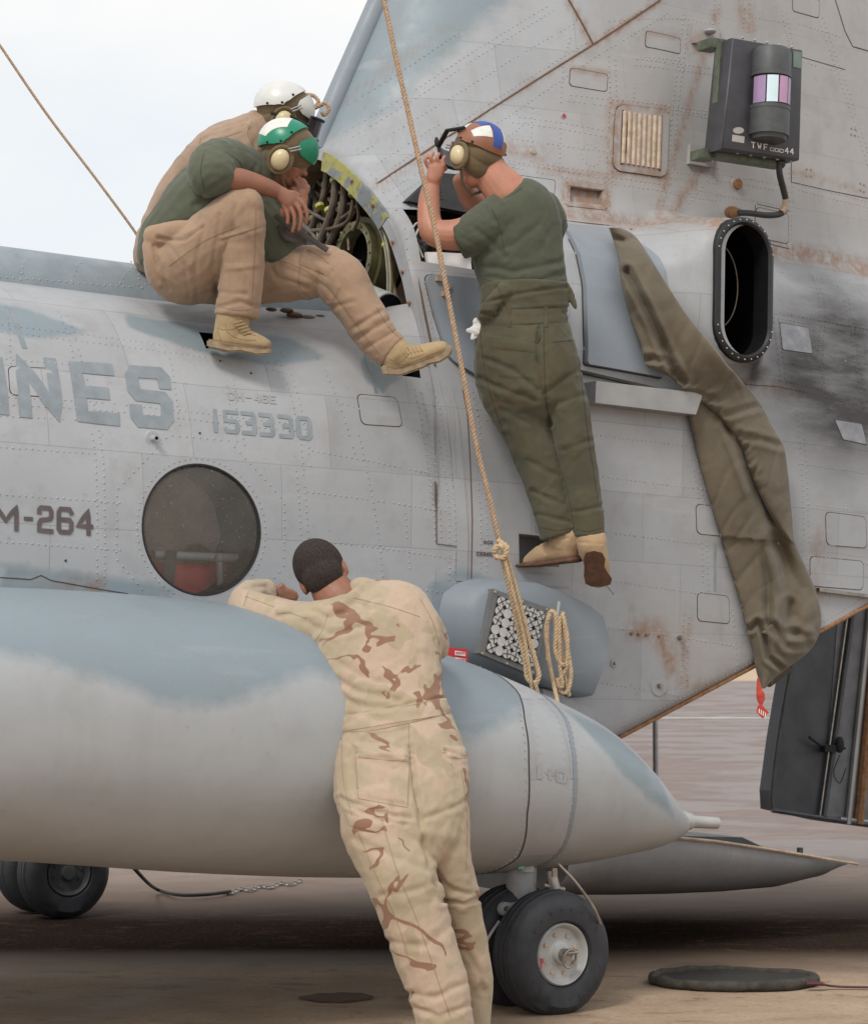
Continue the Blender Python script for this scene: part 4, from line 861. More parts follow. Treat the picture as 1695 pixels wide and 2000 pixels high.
# --- service bay next to the man on the step: black mesh screen, rag, dark machinery
mb = MB()
q = [S(785, 395), S(845, 340), S(985, 352), S(990, 430), S(900, 418)]
q = [V((p.x, p.y + .05, p.z)) for p in q]; mb.prism(q, [p - V((0, .06, 0)) for p in q]); scr = mb.build('screen_frame', M['blackm'], heli, smooth=False)
mb = MB(); q0 = [S(840, 352), S(960, 362), S(960, 398), S(846, 392)]; mb.prism([V((p.x, p.y + .053, p.z)) for p in q0], [V((p.x, p.y + .045, p.z)) for p in q0]); mb.build('screen_backing', M['rim'], scr, smooth=False)
mb = MB()
for i in range(17):
    a = q0[0].lerp(q0[1], i / 16) + V((0, .056, 0)); b = q0[3].lerp(q0[2], i / 16) + V((0, .056, 0)); mb.wtube([a, b], .0022, 5)
for i in range(7):
    a = q0[0].lerp(q0[3], i / 6) + V((0, .057, 0)); b = q0[1].lerp(q0[2], i / 6) + V((0, .057, 0)); mb.wtube([a, b], .0022, 5)
mb.build('wire_mesh', M['gap'], scr)
mb = MB(); p0 = S(830, 470)
for i in range(40):
    px, py = rnd.uniform(805, 850), rnd.uniform(435, 505); p = S(px, py); mb.ell(V((p.x, p.y - rnd.uniform(.06, .12), p.z)), V((rnd.uniform(.01, .025), 0, 0)), V((0, .02, 0)), V((0, 0, rnd.uniform(.01, .025))), 5)
mb.build('machinery', M['hoseD'], heli, kind='stuff')
mb = MB(); q = [S(846, 488), S(935, 492), S(935, 530), S(850, 520)]; qa = [(p.x, p.z) for p in q]
def rg(u, v, o): x, z = bil(qa, u, v); return V((x, ys(x, z) - .05 - o + .02 * noise.noise((x * 18, z * 14, 2)), z))
mb.slab(lambda u, v: rg(u, v, 0), lambda u, v: rg(u, v, .02), 16, 8); mb.build('packing_cloth', M['cottonw'], heli)
for l in ([(818, 500), (812, 460), (822, 435), (836, 430)], [(826, 505), (820, 470), (830, 440)], [(838, 500), (826, 470), (815, 440)]):
    mb = MB(); mb.wtube([V(p) for p in crom([tuple(S(*p) - V((0, .05, 0))) for p in l], 5)], .005, 6); mb.build('wire', M['wire'], heli)
mb = MB(); 
for px, py in ((850, 545), (866, 560), (862, 575)): p = S(px, py, .03); mb.box(p, .014, .01, .012)
mb.build('hinge', M['louvre'], heli)
# --- cabin window: glass, rubber, interior rail, seat, fire extinguisher
mb = MB(); n = 64
mb.ring_loft([[V((WIN.x + rr * math.cos(2 * math.pi * j / n), ys(WIN.x + rr * math.cos(2 * math.pi * j / n), WIN.z + rr * math.sin(2 * math.pi * j / n)) + yy, WIN.z + rr * math.sin(2 * math.pi * j / n))) for j in range(n)] for rr, yy in ((WR - .006, -.02), (WR - .005, .001), (WR + .000, .003), (WR + .004, .0), (WR + .003, -.02))], closed=True)
win = mb.build('cabin_window', M['blackm'], heli)
mb = MB()
def gl(rr, a, off): x, z = WIN.x + rr * math.cos(a), WIN.z + rr * math.sin(a); return V((x, ys(x, z) + .012 * (1 - (rr / WR) ** 2) * 2.2 + off - .008, z))
mb.ring_loft([[gl(rr, 2 * math.pi * j / n, 0) for j in range(n)] for rr in (WR, WR * .85, WR * .65, WR * .4, WR * .15, .002)], caps=False); mb.build('window_pane', M['glass'], win)
mb = MB(); a = L(300, 1083, .98); b = L(512, 1093, .98); mb.wtube([a, b], .018, 12); mb.build('seat_rail', M['rim'], heli)
mb = MB(); a = L(428, 1090, 1.0); b = L(430, 1160, 1.0); mb.wtube([a, b], .014, 10); mb.ell(a, V((.022, 0, 0)), V((0, .024, 0)), V((0, 0, .022)), 8); mb.build('seat_post', M['rim'], heli)
mb = MB(); q = [L(300, 1098, .94), L(520, 1106, .94), L(520, 1180, .94), L(300, 1180, .94)]; mb.prism(q, [p - V((0, .05, 0)) for p in q]); mb.build('seat_cloth', M['redcloth'], heli)
mb = MB(); q = [L(325, 1075, 1.01), L(346, 1076, 1.01), L(338, 1160, 1.01), L(316, 1155, 1.01)]; mb.prism(q, [p - V((0, .006, 0)) for p in q]); mb.build('seat_strap', M['harness'], heli, smooth=False)
mb = MB(); a = L(494, 1005, 1.0); b = L(498, 1062, 1.0); mb.wtube([a, b], .018, 12); mb.wtube([L(489, 985, 1.0), a], .008, 8); mb.build('fire_extinguisher', M['red'], heli)
mb = MB()
wallm = plain('quilted_lining', (.32, .23, .17), .9, var=.35, scale=7, bump=.6, dist=.03)
q = [L(150, 860, .78), L(700, 860, .78), L(700, 1220, .78), L(150, 1220, .78)]
def wl(u, v): x, z = bil([(p.x, p.z) for p in q], u, v); return V((x, .78 + .035 * noise.noise((x * 7, z * 9, 1.5)), z))
mb.slab(wl, lambda u, v: wl(u, v) - V((0, .02, 0)), 24, 24); mb.build('cabin_lining', wallm, heli)
# --- sponson
ST = [(-5.0, 1.38, .80, .5, 1.25), (-3.8, 1.50, .70, .62, 1.3), (-3, 1.57, .65, .68, 1.33), (-2.2, 1.605, .62, .72, 1.35), (-1.4, 1.59, .555, .74, 1.35), (-.8, 1.52, .52, .74, 1.34), (-.3, 1.42, .51, .71, 1.33), (.09, 1.30, .52, .66, 1.32), (.41, 1.175, .545, .56, 1.34), (.6, 1.035, .575, .46, 1.38), (.74, .91, .60, .35, 1.42), (.84, .82, .63, .25, 1.45), (.91, .77, .66, .16, 1.475), (.945, .75, .69, .09, 1.49)]
def spq(x):
    q = crom(ST, 10); 
    if x <= q[0][0]: return q[0][1:]
    for a, b in zip(q, q[1:]):
        if x <= b[0]: t = (x - a[0]) / (b[0] - a[0] + 1e-9); return [u + (v - u) * t for u, v in zip(a[1:], b[1:])]
    return q[-1][1:]
SPC = crom(ST, 10)
def spo(x, a, e=2.35):
    top, bot, hw, yc = spq(x); zc = (top + bot) / 2; hh = (top - bot) / 2; c, s_ = math.cos(a), math.sin(a)
    return V((x, yc + hw * math.copysign(abs(c) ** (2 / e), c), zc + hh * math.copysign(abs(s_) ** (2 / e), s_)))
mb = MB(); xs = spaced(-5, -2.5, .1) + spaced(-2.46, .7, .03) + spaced(.715, .945, .015)
mb.ring_loft([[spo(x, 2 * math.pi * j / 144) for j in range(144)] for x in xs]); spn = mb.build('sponson', [M['spon'], M['dark']], heli, angle=60)
cc_ = cutter(lambda m_: m_.box(spo(.10, R(90)) + V((.06, .12, 0)), .05, .09, .06)); boolean(spn, [cc_])
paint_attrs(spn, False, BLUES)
def spf(px, py):
    "pixel -> outer surface of the sponson (station, angle)"
    best = None
    for k in range(40):
        a = R(-75 + 160 * k / 39)
        x = 0.0
        for it in range(6): p = spo(x, a); x = L(px, py, p.y).x
        p = spo(x, a); e = abs(L(px, py, p.y).z - p.z)
        if best is None or e < best[0]: best = (e, x, a)
    return best[1], best[2]
# joints and rivets on the sponson
def spband(mb, x, w, off, a0=-80, a1=88, mi=0, tilt=0):
    n = 30; vs = []
    for i in range(n + 1):
        a = R(a0 + (a1 - a0) * i / n)
        for s_ in (-1, 1):
            xx = x + w / 2 * s_ + tilt * math.sin(a); p = spo(xx, a); c = spo(xx, a + .01) - p; nn = V((0, c.z, -c.y)); nn = nn.normalized() if nn.length > 0 else V((0, 1, 0))
            nn = nn if nn.dot(V((0, math.cos(a), math.sin(a)))) > 0 else -nn; vs.append(p + nn * off)
    mb.add(vs, [(2 * i, 2 * i + 2, 2 * i + 3, 2 * i + 1) for i in range(n)], mi)
def bandx(pts):
    "station of a band as a function of the section angle, from points traced along it"
    q = sorted([(spf(*p)[1], spf(*p)[0]) for p in pts]); return lambda a: tab(q, a)
JX = bandx([(1012, 1352), (1024, 1410), (1032, 1500), (1029, 1590), (1012, 1672)]); KX = bandx([(1104, 1402), (1116, 1450), (1122, 1520), (1116, 1600), (1094, 1662)])
def spbandf(mb, fx, w, off, a0=-80, a1=88, mi=0, n=40):
    vs = []
    for i in range(n + 1):
        a = R(a0 + (a1 - a0) * i / n)
        for s_ in (-1, 1):
            xx = fx(a) + w(a) / 2 * s_; p = spo(xx, a); c = spo(xx, a + .01) - p; nn = V((0, c.z, -c.y)).normalized(); nn = nn if nn.dot(V((0, math.cos(a), math.sin(a)))) > 0 else -nn; vs.append(p + nn * off)
    mb.add(vs, [(2 * i, 2 * i + 2, 2 * i + 3, 2 * i + 1) for i in range(n)], mi)
mb = MB(); spbandf(mb, JX, lambda a: .007, .002); mb.build('sponson_joint', M['gap'], heli, fixn=False)
mb = MB(); spbandf(mb, lambda a: (JX(a) + KX(a)) / 2, lambda a: KX(a) - JX(a), .0015); o = mb.build('sponson_band', M['panel'], heli, fixn=False); paint_attrs(o, False, [])
mb = MB(); spbandf(mb, KX, lambda a: .02, .003); o = mb.build('sponson_strap', M['cowl'], heli, fixn=False); paint_attrs(o, False, [])
mb = MB()
for fx, dx in ((JX, -.02), (KX, -.012), (KX, .012)):
    for i in range(46):
        a = R(-78 + i * 3.6); p = spo(fx(a) + dx, a); mb.ell(p, V((.0045, 0, 0)), V((0, .0045, 0)), V((0, 0, .0045)), 3)
mb.build('sponson_rivets', M['rivet'], heli, kind='stuff')
# worn marks on the band: bar, plus and ring
x_, a_ = spf(1075, 1515)
def mkf(px0, py0, wpx, hpx):
    x0, a0 = spf(px0, py0); x1, _ = spf(px0 + wpx, py0); _, a1 = spf(px0, py0 - hpx)
    def f(u, v): x = x0 + (x1 - x0) * u; a = a0 + (a1 - a0) * v; p = spo(x, a); return p + V((0, .0019, .0006))
    return f
for ch, px, w_ in (('I', 1046, 14), ('+', 1063, 20), ('0', 1084, 22)):
    mb = MB(); strokes(mb, ch, mkf(px, 1530, w_, 30), .2 if ch != 'I' else .34, w_ / 30.); mb.build('worn_mark', M['faint'], heli, fixn=False, smooth=False)
# tail outlet
mb = MB(); a = spo(.93, 0); p0 = L(1308, 1603, 1.49); p1 = L(1348, 1605, 1.49); p2 = L(1400, 1608, 1.49)
mb.wtube([p0, L(1330, 1603, 1.49), p1], [.065, .045, .036], 18); mb.wtube([p1, L(1352, 1605.5, 1.49), p2], [.030, .027, .026], 16); mb.build('vent_pipe', M['rim'], spn)
mb = MB(); mb.wtube([p2 - V((.001, 0, 0)), p2 + V((.001, 0, 0))], .02, 14); mb.build('pipe_mouth', M['dark'], spn)
# fairing plate between sponson and fuselage
mb = MB(); q = [L(1060, 1345, 1.22), L(1085, 1352, 1.22), L(1160, 1388, 1.22), L(1163, 1440, 1.22), L(1120, 1420, 1.3), L(1065, 1380, 1.3)]; mb.prism(q, [V((p.x, 1.1, p.z)) for p in q]); o = mb.build('fillet_plate', M['panel'], heli, smooth=False); paint_attrs(o, False, [])
# tie-down loop
mb = MB(); cl = [(1062, 1404), (1075, 1400), (1098, 1400), (1106, 1407), (1102, 1415), (1085, 1420), (1064, 1417), (1056, 1410)]
mb.wtube([V(p) for p in crom([tuple(L(a, b, 1.50)) for a, b in cl + cl[:1]], 5)][:-1], .009, 8, closed=True); mb.build('tie_down_loop', M['rim'], heli)
mb = MB(); mb.wtube([L(560, 1262, 1.9), L(575, 1290, 1.95)], .002, 5); p = S(1182, 1140); mb.wtube([p, p + V((.01, .05, -.05))], .0015, 5)
mb.build('thin_wire', M['gap'], heli)
# --- air intake scoop with the disc grille
mb = MB()
out_ = [(842, 1190), (850, 1158), (880, 1136), (920, 1128), (975, 1132), (1030, 1152), (1082, 1178), (1108, 1200), (1120, 1242), (1116, 1290), (1088, 1362), (1040, 1350), (960, 1318), (880, 1290), (845, 1270)]
back = [V((L(*p, 1.13).x, 1.10, L(*p, 1.13).z)) for p in out_]; c_ = sum(back, V()) / len(back)
rings = [back]
for s_, yy in ((1.0, 1.17), (.985, 1.23), (.955, 1.27), (.92, 1.29)): rings.append([V((c_.x + (p.x - c_.x) * s_ + (yy - 1.1) * .55, yy, c_.z + (p.z - c_.z) * s_ - (yy - 1.1) * .02)) for p in back])
mb.ring_loft(rings); scp = mb.build('intake_scoop', M['scoop'], heli, angle=70); paint_attrs(scp, False, const={'blue': .1})
gq = [L(962, 1150, 1.315), L(1073, 1188, 1.315), L(1044, 1320, 1.315), L(936, 1276, 1.315)]
mb = MB(); mb.prism(gq, [p - V((0, .05, 0)) for p in gq]); gp = mb.build('grille_plate', M['rim'], heli, smooth=False)
for m_ in (gp,): m_.data.materials[0] = plain('grey_grille_frame', (.16, .165, .165), .5)
gi = [L(973, 1164, 1.318), L(1064, 1196, 1.318), L(1039, 1306, 1.318), L(949, 1272, 1.318)]
mb = MB(); mb.prism(gi, [p - V((0, .012, 0)) for p in gi]); mb.build('grille_backing', M['blackm'], gp, smooth=False)
discm = plain('pale_disc', (.55, .54, .52), .5)
dmesh = None
for r_ in range(6):
    for c in range(6):
        if (r_, c) in ((0, 4), (0, 5)) and False: continue
        u, v = (c + .5) / 6, (r_ + .5) / 6; p = gi[0].lerp(gi[1], u).lerp(gi[3].lerp(gi[2], u), v); rr = .0205
        if dmesh is None:
            mb = MB(); mb.cyl(V((0, .003, 0)), (0, 1, 0), rr, .006, 20)
            mb.box(V((0, .0068, 0)), rr * .98, .001, .0013, 1); mb.box(V((0, .0072, 0)), .0013, .001, rr * .98, 1); dmesh = mb; mb2 = MB(); mb2.cyl(V((0, .003, 0)), (0, 1, 0), rr, .006, 20); o2 = mb2.build('grille_disc', [discm, M['blackm']], gp, smooth=False); dm2 = o2.data; bpy.data.objects.remove(o2)
            o = mb.build('grille_disc', [discm, M['blackm']], gp, smooth=False); dm = o.data
        else:
            o = bpy.data.objects.new('grille_disc', dm2 if (c == 1 and r_ > 0) or rnd.random() < .12 else dm); COL.objects.link(o); o.parent = gp
        o.location = p; o.rotation_euler = (0, rnd.choice((0, .4, .78, 1.1)) + rnd.uniform(-.1, .1), 0)
mb = MB()
for p in (L(967, 1156, 1.318), L(1020, 1174, 1.318), L(1068, 1190, 1.318), L(942, 1276, 1.318), L(1040, 1313, 1.318), L(990, 1296, 1.318)): mb.cyl(p, (0, 1, 0), .005, .008, 8)
mb.build('grille_screw', M['louvre'], gp, kind='stuff')
mb = MB(); mb.wtube([L(1092, 1175, 1.36), L(1086, 1218, 1.36)], .007, 8); mb.build('hook', M['rim'], heli)
mb = MB(); q = [(905, 1296), (960, 1318), (1005, 1345), (1005, 1352), (955, 1328), (900, 1302)]; mb.prism([L(a, b, 1.36) for a, b in q], [L(a, b, 1.34) for a, b in q]); mb.build('sponson_slot', M['blackm'], heli, smooth=False)
# --- electronics box on the pylon
YB = 1.10
def bxp(px, py, y=YB): return L(px, py, y)
fr = [bxp(1432, 72), bxp(1568, 96), bxp(1562, 312), bxp(1410, 290)]
box = None
mb = MB(); bk = [V((p.x, YB - .13, p.z)) for p in fr]; 
cen = sum(fr, V()) / 4
def shr(q, s_, y): return [V((cen.x + (p.x - cen.x) * s_, y, cen.z + (p.z - cen.z) * s_)) for p in q]
mb.ring_loft([shr(fr, 1, YB - .13), shr(fr, 1, YB - .012), shr(fr, .985, YB - .002), shr(fr, .97, YB)]); box = mb.build('electronics_box', M['boxblack'], heli, angle=50)
mb = MB(); g = [L(1408, 80, 1.03), L(1440, 74, 1.03), L(1420, 290, 1.03), L(1396, 285, 1.03)]; mb.prism(g, [V((p.x, .99, p.z)) for p in g])
g = [L(1400, 290, 1.03), L(1535, 310, 1.03), L(1530, 326, 1.03), L(1400, 306, 1.03)]; mb.prism(g, [V((p.x, .96, p.z)) for p in g])
for (a, b) in ((1385, 72), (1372, 288)): g = [L(a + 2, b, 1.0), L(a + 32, b + 4, 1.0), L(a + 30, b + 22, 1.0), L(a + 2, b + 18, 1.0)]; mb.prism(g, [V((p.x, .90, p.z)) for p in g])
mb.build('green_bracket', M['green'], box, smooth=False)
for q in ([(1352, 44), (1400, 52), (1398, 90), (1350, 84)], [(1343, 282), (1390, 290), (1388, 328), (1341, 320)]):
    mb = MB(); g = [S(*p) for p in q]; mb.prism([V((p.x, p.y + .022, p.z)) for p in g], [V((p.x, p.y - .03, p.z)) for p in g]); mb.ell(S(q[0][0] + 25, q[0][1] + 20) + V((0, .04, 0)), V((.03, 0, 0)), V((0, .03, 0)), V((0, 0, .014)), 8); o = mb.build('mounting_pad', M['panel'], box); paint_attrs(o)
mb = MB()
for i in range(7): p = L(1408 - i * 1.5, 105 + i * 31, 1.0); mb.ell(p, V((.012, 0, 0)), V((0, .012, 0)), V((0, 0, .012)), 6)
for i in range(5): p = L(1440 + i * 26, 297 + i * 4, 1.06); mb.ell(p, V((.010, 0, 0)), V((0, .010, 0)), V((0, 0, .009)), 6)
for i in range(5): p = L(1450 + i * 24, 73 + i * 4.5, 1.06); mb.ell(p, V((.008, 0, 0)), V((0, .008, 0)), V((0, 0, .007)), 6)
mb.build('box_screws', M['panel'], box, kind='stuff'); paint_attrs(bpy.data.objects['box_screws'], False, const={'blue': 0.})
# turret
tp = L(1507, 96, YB + .035); bt = L(1500, 274, YB + .035); ax = (tp - bt).normalized(); hh = (tp - bt).length; rr = .098
mb = MB()
mb.wtube([bt, bt + ax * .02, bt + ax * .02, bt + ax * hh * .32, bt + ax * hh * .32, bt + ax * (hh * .36)], [rr * .85, rr * .9, rr, rr, rr * 1.02, rr * 1.02], 36); mb.build('turret_base', M['boxgrey'], box); mb = MB()
mb.wtube([bt + ax * hh * .68, bt + ax * hh * .70, bt + ax * hh * .71, bt + ax * hh * .95, tp], [rr * 1.02, rr * 1.02, rr * .98, rr * .98, rr * .85], 36)
tur = mb.build('turret_cap', M['boxgrey'], box)
mb = MB(); mb.wtube([bt + ax * hh * .35, bt + ax * hh * .69], [rr * .95] * 2, 36); mb.build('lens_core', M['blackm'], tur)
for (a0, a1, mt) in ((-62, -22, 'pane_p'), (-18, 14, 'pane_w'), (19, 48, 'pane_k'), (52, 74, 'pane_p')):
    # azimuths measured from the viewer-side normal; seen from the photograph's side
    mb = MB(); e1 = V((1, 0, 0)); e2 = ax.cross(e1).normalized(); e2 = e2 if e2.y > 0 else -e2; off = R(-40 + 8)
    def pn(u, v, r_): a = R(a0 + (a1 - a0) * u) + off; return bt + ax * hh * (.375 + .29 * v) + (e1 * math.sin(a) + e2 * math.cos(a)) * r_
    mb.slab(lambda u, v: pn(u, v, rr * .995), lambda u, v: pn(u, v, rr * .94), 8, 1); mb.build('filter_pane', M[mt], tur)
# marks on the box
mb = MB()
def bf(px0, py0, wpx, hpx, sl=.14):
    def f(u, v): return L(px0 + wpx * u, py0 + sl * wpx * u - hpx * v, YB + .002)
    return f
for ch, px in zip('TWF00044', (1467, 1479, 1491, 1504, 1513, 1522, 1532, 1542)):
    hh_ = 12 if ch in 'TWF4' else 7; strokes(mb, ch, bf(px, 288 + (px - 1467) * .16, 8, hh_), .15, 8 / hh_)
mb.build('handwriting', M['white'], box, fixn=False, smooth=False)
mb = MB(); c = (1442, 254); mb.add([L(c[0] + 11 * math.cos(t), c[1] + 6.5 * math.sin(t), YB + .002) for t in [2 * math.pi * i / 20 for i in range(20)]], [tuple(range(20))]); mb.add([L(1430, 262, YB + .002), L(1454, 266, YB + .002), L(1453, 279, YB + .002), L(1429, 275, YB + .002)], [(0, 1, 2, 3)]); mb.build('label_sticker', plain('grey_sticker', (.45, .42, .40), .5), box, fixn=False, smooth=False)
mb = MB(); mb.add([L(1549, 98, YB + .002), L(1567, 101, YB + .002), L(1566, 133, YB + .002), L(1549, 130, YB + .002)], [(0, 1, 2, 3)]); mb.build('green_sticker', plain('pale_green_sticker', (.16, .22, .19), .5), box, fixn=False, smooth=False)
mb = MB(); mb.wtube([V(p) for p in crom([tuple(L(*p)) for p in [(1524, 305, 1.03), (1522, 335, 1.03), (1530, 370, 1.0), (1536, 395, .98)]], 6)], .016, 12); mb.ell(L(1524, 318, 1.03), V((.026, 0, 0)), V((0, .026, 0)), V((0, 0, .03)), 8)
mb.wtube([V(p) for p in crom([tuple(L(*p)) for p in [(1536, 392, .98), (1528, 415, .98), (1500, 420, .97), (1465, 416, .95), (1440, 415, .93)]], 6)], .015, 12); cb = mb.build('box_cable', M['hoseD'], box)
mb = MB(); mb.wtube([L(1535, 388, .985), L(1533, 404, .985), L(1526, 414, .985)], .0175, 12); mb.build('cable_wrap', M['louvre'], cb)
mb = MB(); mb.wtube([L(1445, 415, .93), L(1430, 414, .86), L(1426, 414, .8)], [.018, .03, .03], 14); mb.build('cable_gland', M['rust'], cb)
# --- landing gear
def wheel(c, name='wheel', rt=.245, wd_=.20, dark_rim=False, facing=1):
    w_ = bpy.data.objects.new(name, None); COL.objects.link(w_); w_.parent = heli; w_.location = c
    mb = MB(); n = 64; rings = []; hw = wd_ / 2
    prof = [(.118, -hw * .62), (.135, -hw * .92), (.17, -hw * 1.0), (.205, -hw * .93), (.232, -hw * .72), (.241, -hw * .52), (.2445, -hw * .5), (.239, -hw * .47), (.239, -hw * .43), (.2455, -hw * .4), (.247, -hw * .2), (.241, -hw * .17), (.241, -hw * .13), (.248, -hw * .1), (.248, hw * .1), (.241, hw * .13), (.241, hw * .17), (.247, hw * .2), (.2455, hw * .4), (.239, hw * .43), (.239, hw * .47), (.2445, hw * .5), (.241, hw * .52), (.232, hw * .72), (.205, hw * .93), (.17, hw), (.135, hw * .92), (.118, hw * .62)]
    for r_, yy in prof:
        ring = []
        for j in range(n):
            a = 2 * math.pi * j / n; x = r_ * math.cos(a); z = r_ * math.sin(a)
            if z < -.236: z = -.236 - (z + .236) * .1
            ring.append(V((x, yy * (1 + (.10 if z < -.19 else 0)), z)))
        rings.append(ring)
    mb.ring_loft(rings, closed=True); ty = mb.build('tyre', M['rubber'], w_, angle=30)
    mb = MB(); f = facing
    prof = [(.122, .055), (.124, .078), (.118, .086), (.112, .080), (.108, .062), (.098, .050), (.055, .054), (.040, .062), (.036, .082), (.0, .084)]
    mb.ring_loft([[V((max(r_, .0005) * math.cos(2 * math.pi * j / n), f * yy, max(r_, .0005) * math.sin(2 * math.pi * j / n))) for j in range(n)] for r_, yy in prof], caps=False)
    mb.ring_loft([[V((r_ * math.cos(2 * math.pi * j / n), f * yy, r_ * math.sin(2 * math.pi * j / n))) for j in range(n)] for r_, yy in ((.122, .055), (.12, -.06), (.06, -.062), (.05, -.062))], caps=True)
    rim = mb.build('rim', M['rim'] if not dark_rim else M['boxgrey'], w_)  # far wheels get a darker grey rim and nuts
    for i in range(8):
        a = 2 * math.pi * i / 8 + .3; mb = MB(); mb.cyl(V((.078 * math.cos(a), f * .056, .078 * math.sin(a))), (0, 1, 0), .0085, .014, 6); mb.build('wheel_nut', M['louvre' if not dark_rim else 'boxgrey'], w_, smooth=False)
    if not dark_rim:
        mb = MB(); mb.cyl(V((0, f * .095, 0)), (0, 1, 0), .026, .03, 18); mb.build('hub_cap', M['steel'], w_)
        mb = MB(); mb.wtube([V((.03 * math.cos(t) + .004, f * (.118 + .008 * math.sin(t)), .036 * math.sin(t) - .012)) for t in [2 * math.pi * i / 24 for i in range(24)]], .005, 6, closed=True); mb.wtube([V((-.015, f * .11, .008)), V((.035, f * .125, .012))], .009, 8); mb.build('lock_ring', M['steel'], w_)
        mb = MB(); mb.box(V((-.108, f * .083, -.03)), .004, .002, .02); mb.build('slip_mark', M['red'], w_, smooth=False)
    # faint moulded ring and raised lettering dashes on the sidewall
    mb = MB()
    for i in range(22):
        if i in (0, 1, 10, 11, 12): continue
        a = 2 * math.pi * i / 22; mb.box(V((.178 * math.cos(a), f * (hw + .0005), .178 * math.sin(a))), .004, .0006, .007, ax=V((-math.sin(a), 0, math.cos(a))), az=V((math.cos(a), 0, math.sin(a))))
    mb.build('sidewall_marks', M['rubber'], w_, smooth=False, kind='stuff')
    return w_
WZ = .236
wheel((.055, 1.82, WZ)); wheel((.055, 1.57, WZ)); wheel((-.31, -2.12, WZ), dark_rim=True, facing=1); wheel((-.31, -2.42, WZ), dark_rim=True)
gs = plain('grey_strut_paint', (.33, .34, .35), .4)
mb = MB(); c = L(1018, 1720, 1.62); mb.wtube([V((c.x, c.y, .64)), V((c.x, c.y, .34))], .062, 22); mb.wtube([V((c.x, c.y, .36)), V((c.x, c.y, .24))], .035, 16); mb.wtube([V((.055, 1.57, WZ)), V((.055, 1.80, WZ))], .03, 14); mb.wtube([V((c.x, c.y, .28)), V((.055, 1.67, WZ))], .035, 14)
for dx in (-.075, -.105): mb.wtube([V((c.x + dx * .2, 1.70 - dx * 0, .40)), V((c.x - .10 + (dx + .09), 1.70 + (.03 if dx < -.09 else 0), .40))], .022, 14)
st = mb.build('landing_gear_strut', gs, heli)
mb = MB()
for dx, dy in ((-.085, .10), (-.135, .08)):
    cx_, cy_ = c.x + dx, c.y + dy; n = 20
    mb.ring_loft([[V((cx_ + rr * math.cos(2 * math.pi * j / n), cy_ + yy, .40 + rr * math.sin(2 * math.pi * j / n))) for j in range(n)] for rr, yy in ((.012, -.012), (.028, -.012), (.028, .012), (.012, .012))], closed=True)
    mb.box(V((cx_ + .045, cy_, .40)), .03, .010, .024)
mb.build('towing_lug', gs, st)
mb = MB(); c2 = L(1027, 1688, 1.67); mb.cyl(c2, (0, 0, 1), .035, .06, 16); mb.build('strut_top', M['rim'], st); mb = MB(); mb.box(L(1018, 1688, 1.712), .014, .003, .02); mb.build('turquoise_sticker', plain('turquoise', (.12, .5, .38), .5), st, smooth=False)
mb = MB(); mb.wtube([L(1075, 1700, 1.70), L(1080, 1735, 1.70)], [.02, .03], 12); mb.wtube([L(1060, 1730, 1.70), L(1100, 1738, 1.70)], .014, 10); mb.box(L(1082, 1705, 1.72), .012, .006, .018); mb.build('brake_unit', M['steel'], st)
mb = MB(); mb.wtube([V(p) for p in crom([tuple(L(*p)) for p in [(1090, 1688, 1.9), (1125, 1725, 1.93), (1160, 1775, 1.93), (1172, 1805, 1.92)]], 6)], .006, 8); mb.build('brake_hose', M['steel'], st)
mb = MB(); mb.wtube([V(p) for p in crom([tuple(L(*p)) for p in [(975, 1800, 1.72), (950, 1840, 1.72), (942, 1880, 1.72), (948, 1925, 1.70)]], 6)], .006, 8); mb.build('brake_hose', M['rim'], st)
mb = MB(); mb.wtube([V((-.27, -2.3, .7)), V((-.27, -2.3, .25))], .05, 14); mb.build('landing_gear_strut', M['boxgrey'], heli)
# belly fairing & antenna seen below the sponson
mb = MB(); rings = []
for x, s_ in ((-.7, .3), (-.5, .8), (0, 1), (.5, .9), (.8, .4)): rings.append([V((x, .2 + .5 * s_ * math.cos(a), .50 + .09 * s_ * math.sin(a))) for a in [2 * math.pi * j / 20 for j in range(20)]])
mb.ring_loft(rings); o = mb.build('belly_fairing', M['skin'], heli); paint_attrs(o, False, [])
# --- lowered ramp
rp0 = L(1240, 1655, .95); tip = L(1672, 1688, .62)
bot = [(1110, 1690, 1748), (1200, 1648, 1752), (1310, 1636, 1752), (1400, 1645, 1750), (1500, 1660, 1745), (1580, 1673, 1737), (1640, 1684, 1720), (1672, 1688, 1692)]
mb = MB(); rings = []
for px, ya, yb in bot:
    a = L(px, ya, .80); b = L(px, yb, .55); w_ = .80; x = a.x; zt, zb = a.z, b.z
    if px > 1600: w_ = .80 - (px - 1600) / 72 * .06
    pts = []
    for j in range(13):
        t = j / 12; ang = t * math.pi / 2
        pts.append((w_ - .45 * (1 - math.cos(ang)) ** 1.0, zt + (zb - zt) * math.sin(ang) ** .9))
    prof = [V((x + (a.x - x), y, z)) for y, z in pts] ; prof += [V((p.x, -p.y, p.z)) for p in prof[::-1]]
    rings.append(prof)
mb.ring_loft(rings); rm = mb.build('loading_ramp', M['panel'], heli, angle=50); paint_attrs(rm, False, const={'rust': .10, 'soot': .18, 'blue': .2})
mb = MB(); mb.wtube([L(a, b, .81) for a, b in [(1308, 1635), (1400, 1644), (1500, 1659), (1580, 1672), (1640, 1683), (1674, 1688)]], .008, 6); mb.build('ramp_edge', M['louvre'], rm)
mb = MB(); q = [L(1320, 1633, .5), L(1450, 1636, .5), L(1490, 1655, .5), L(1330, 1650, .5)]; mb.prism(q, [V((p.x, -.5, p.z)) for p in q]); mb.build('ramp_tread', M['boxgrey'], rm, smooth=False)
mb = MB(); mb.box(L(1562, 1668, .7), .012, .01, .03); mb.build('ramp_latch', M['boxgrey'], rm, smooth=False)
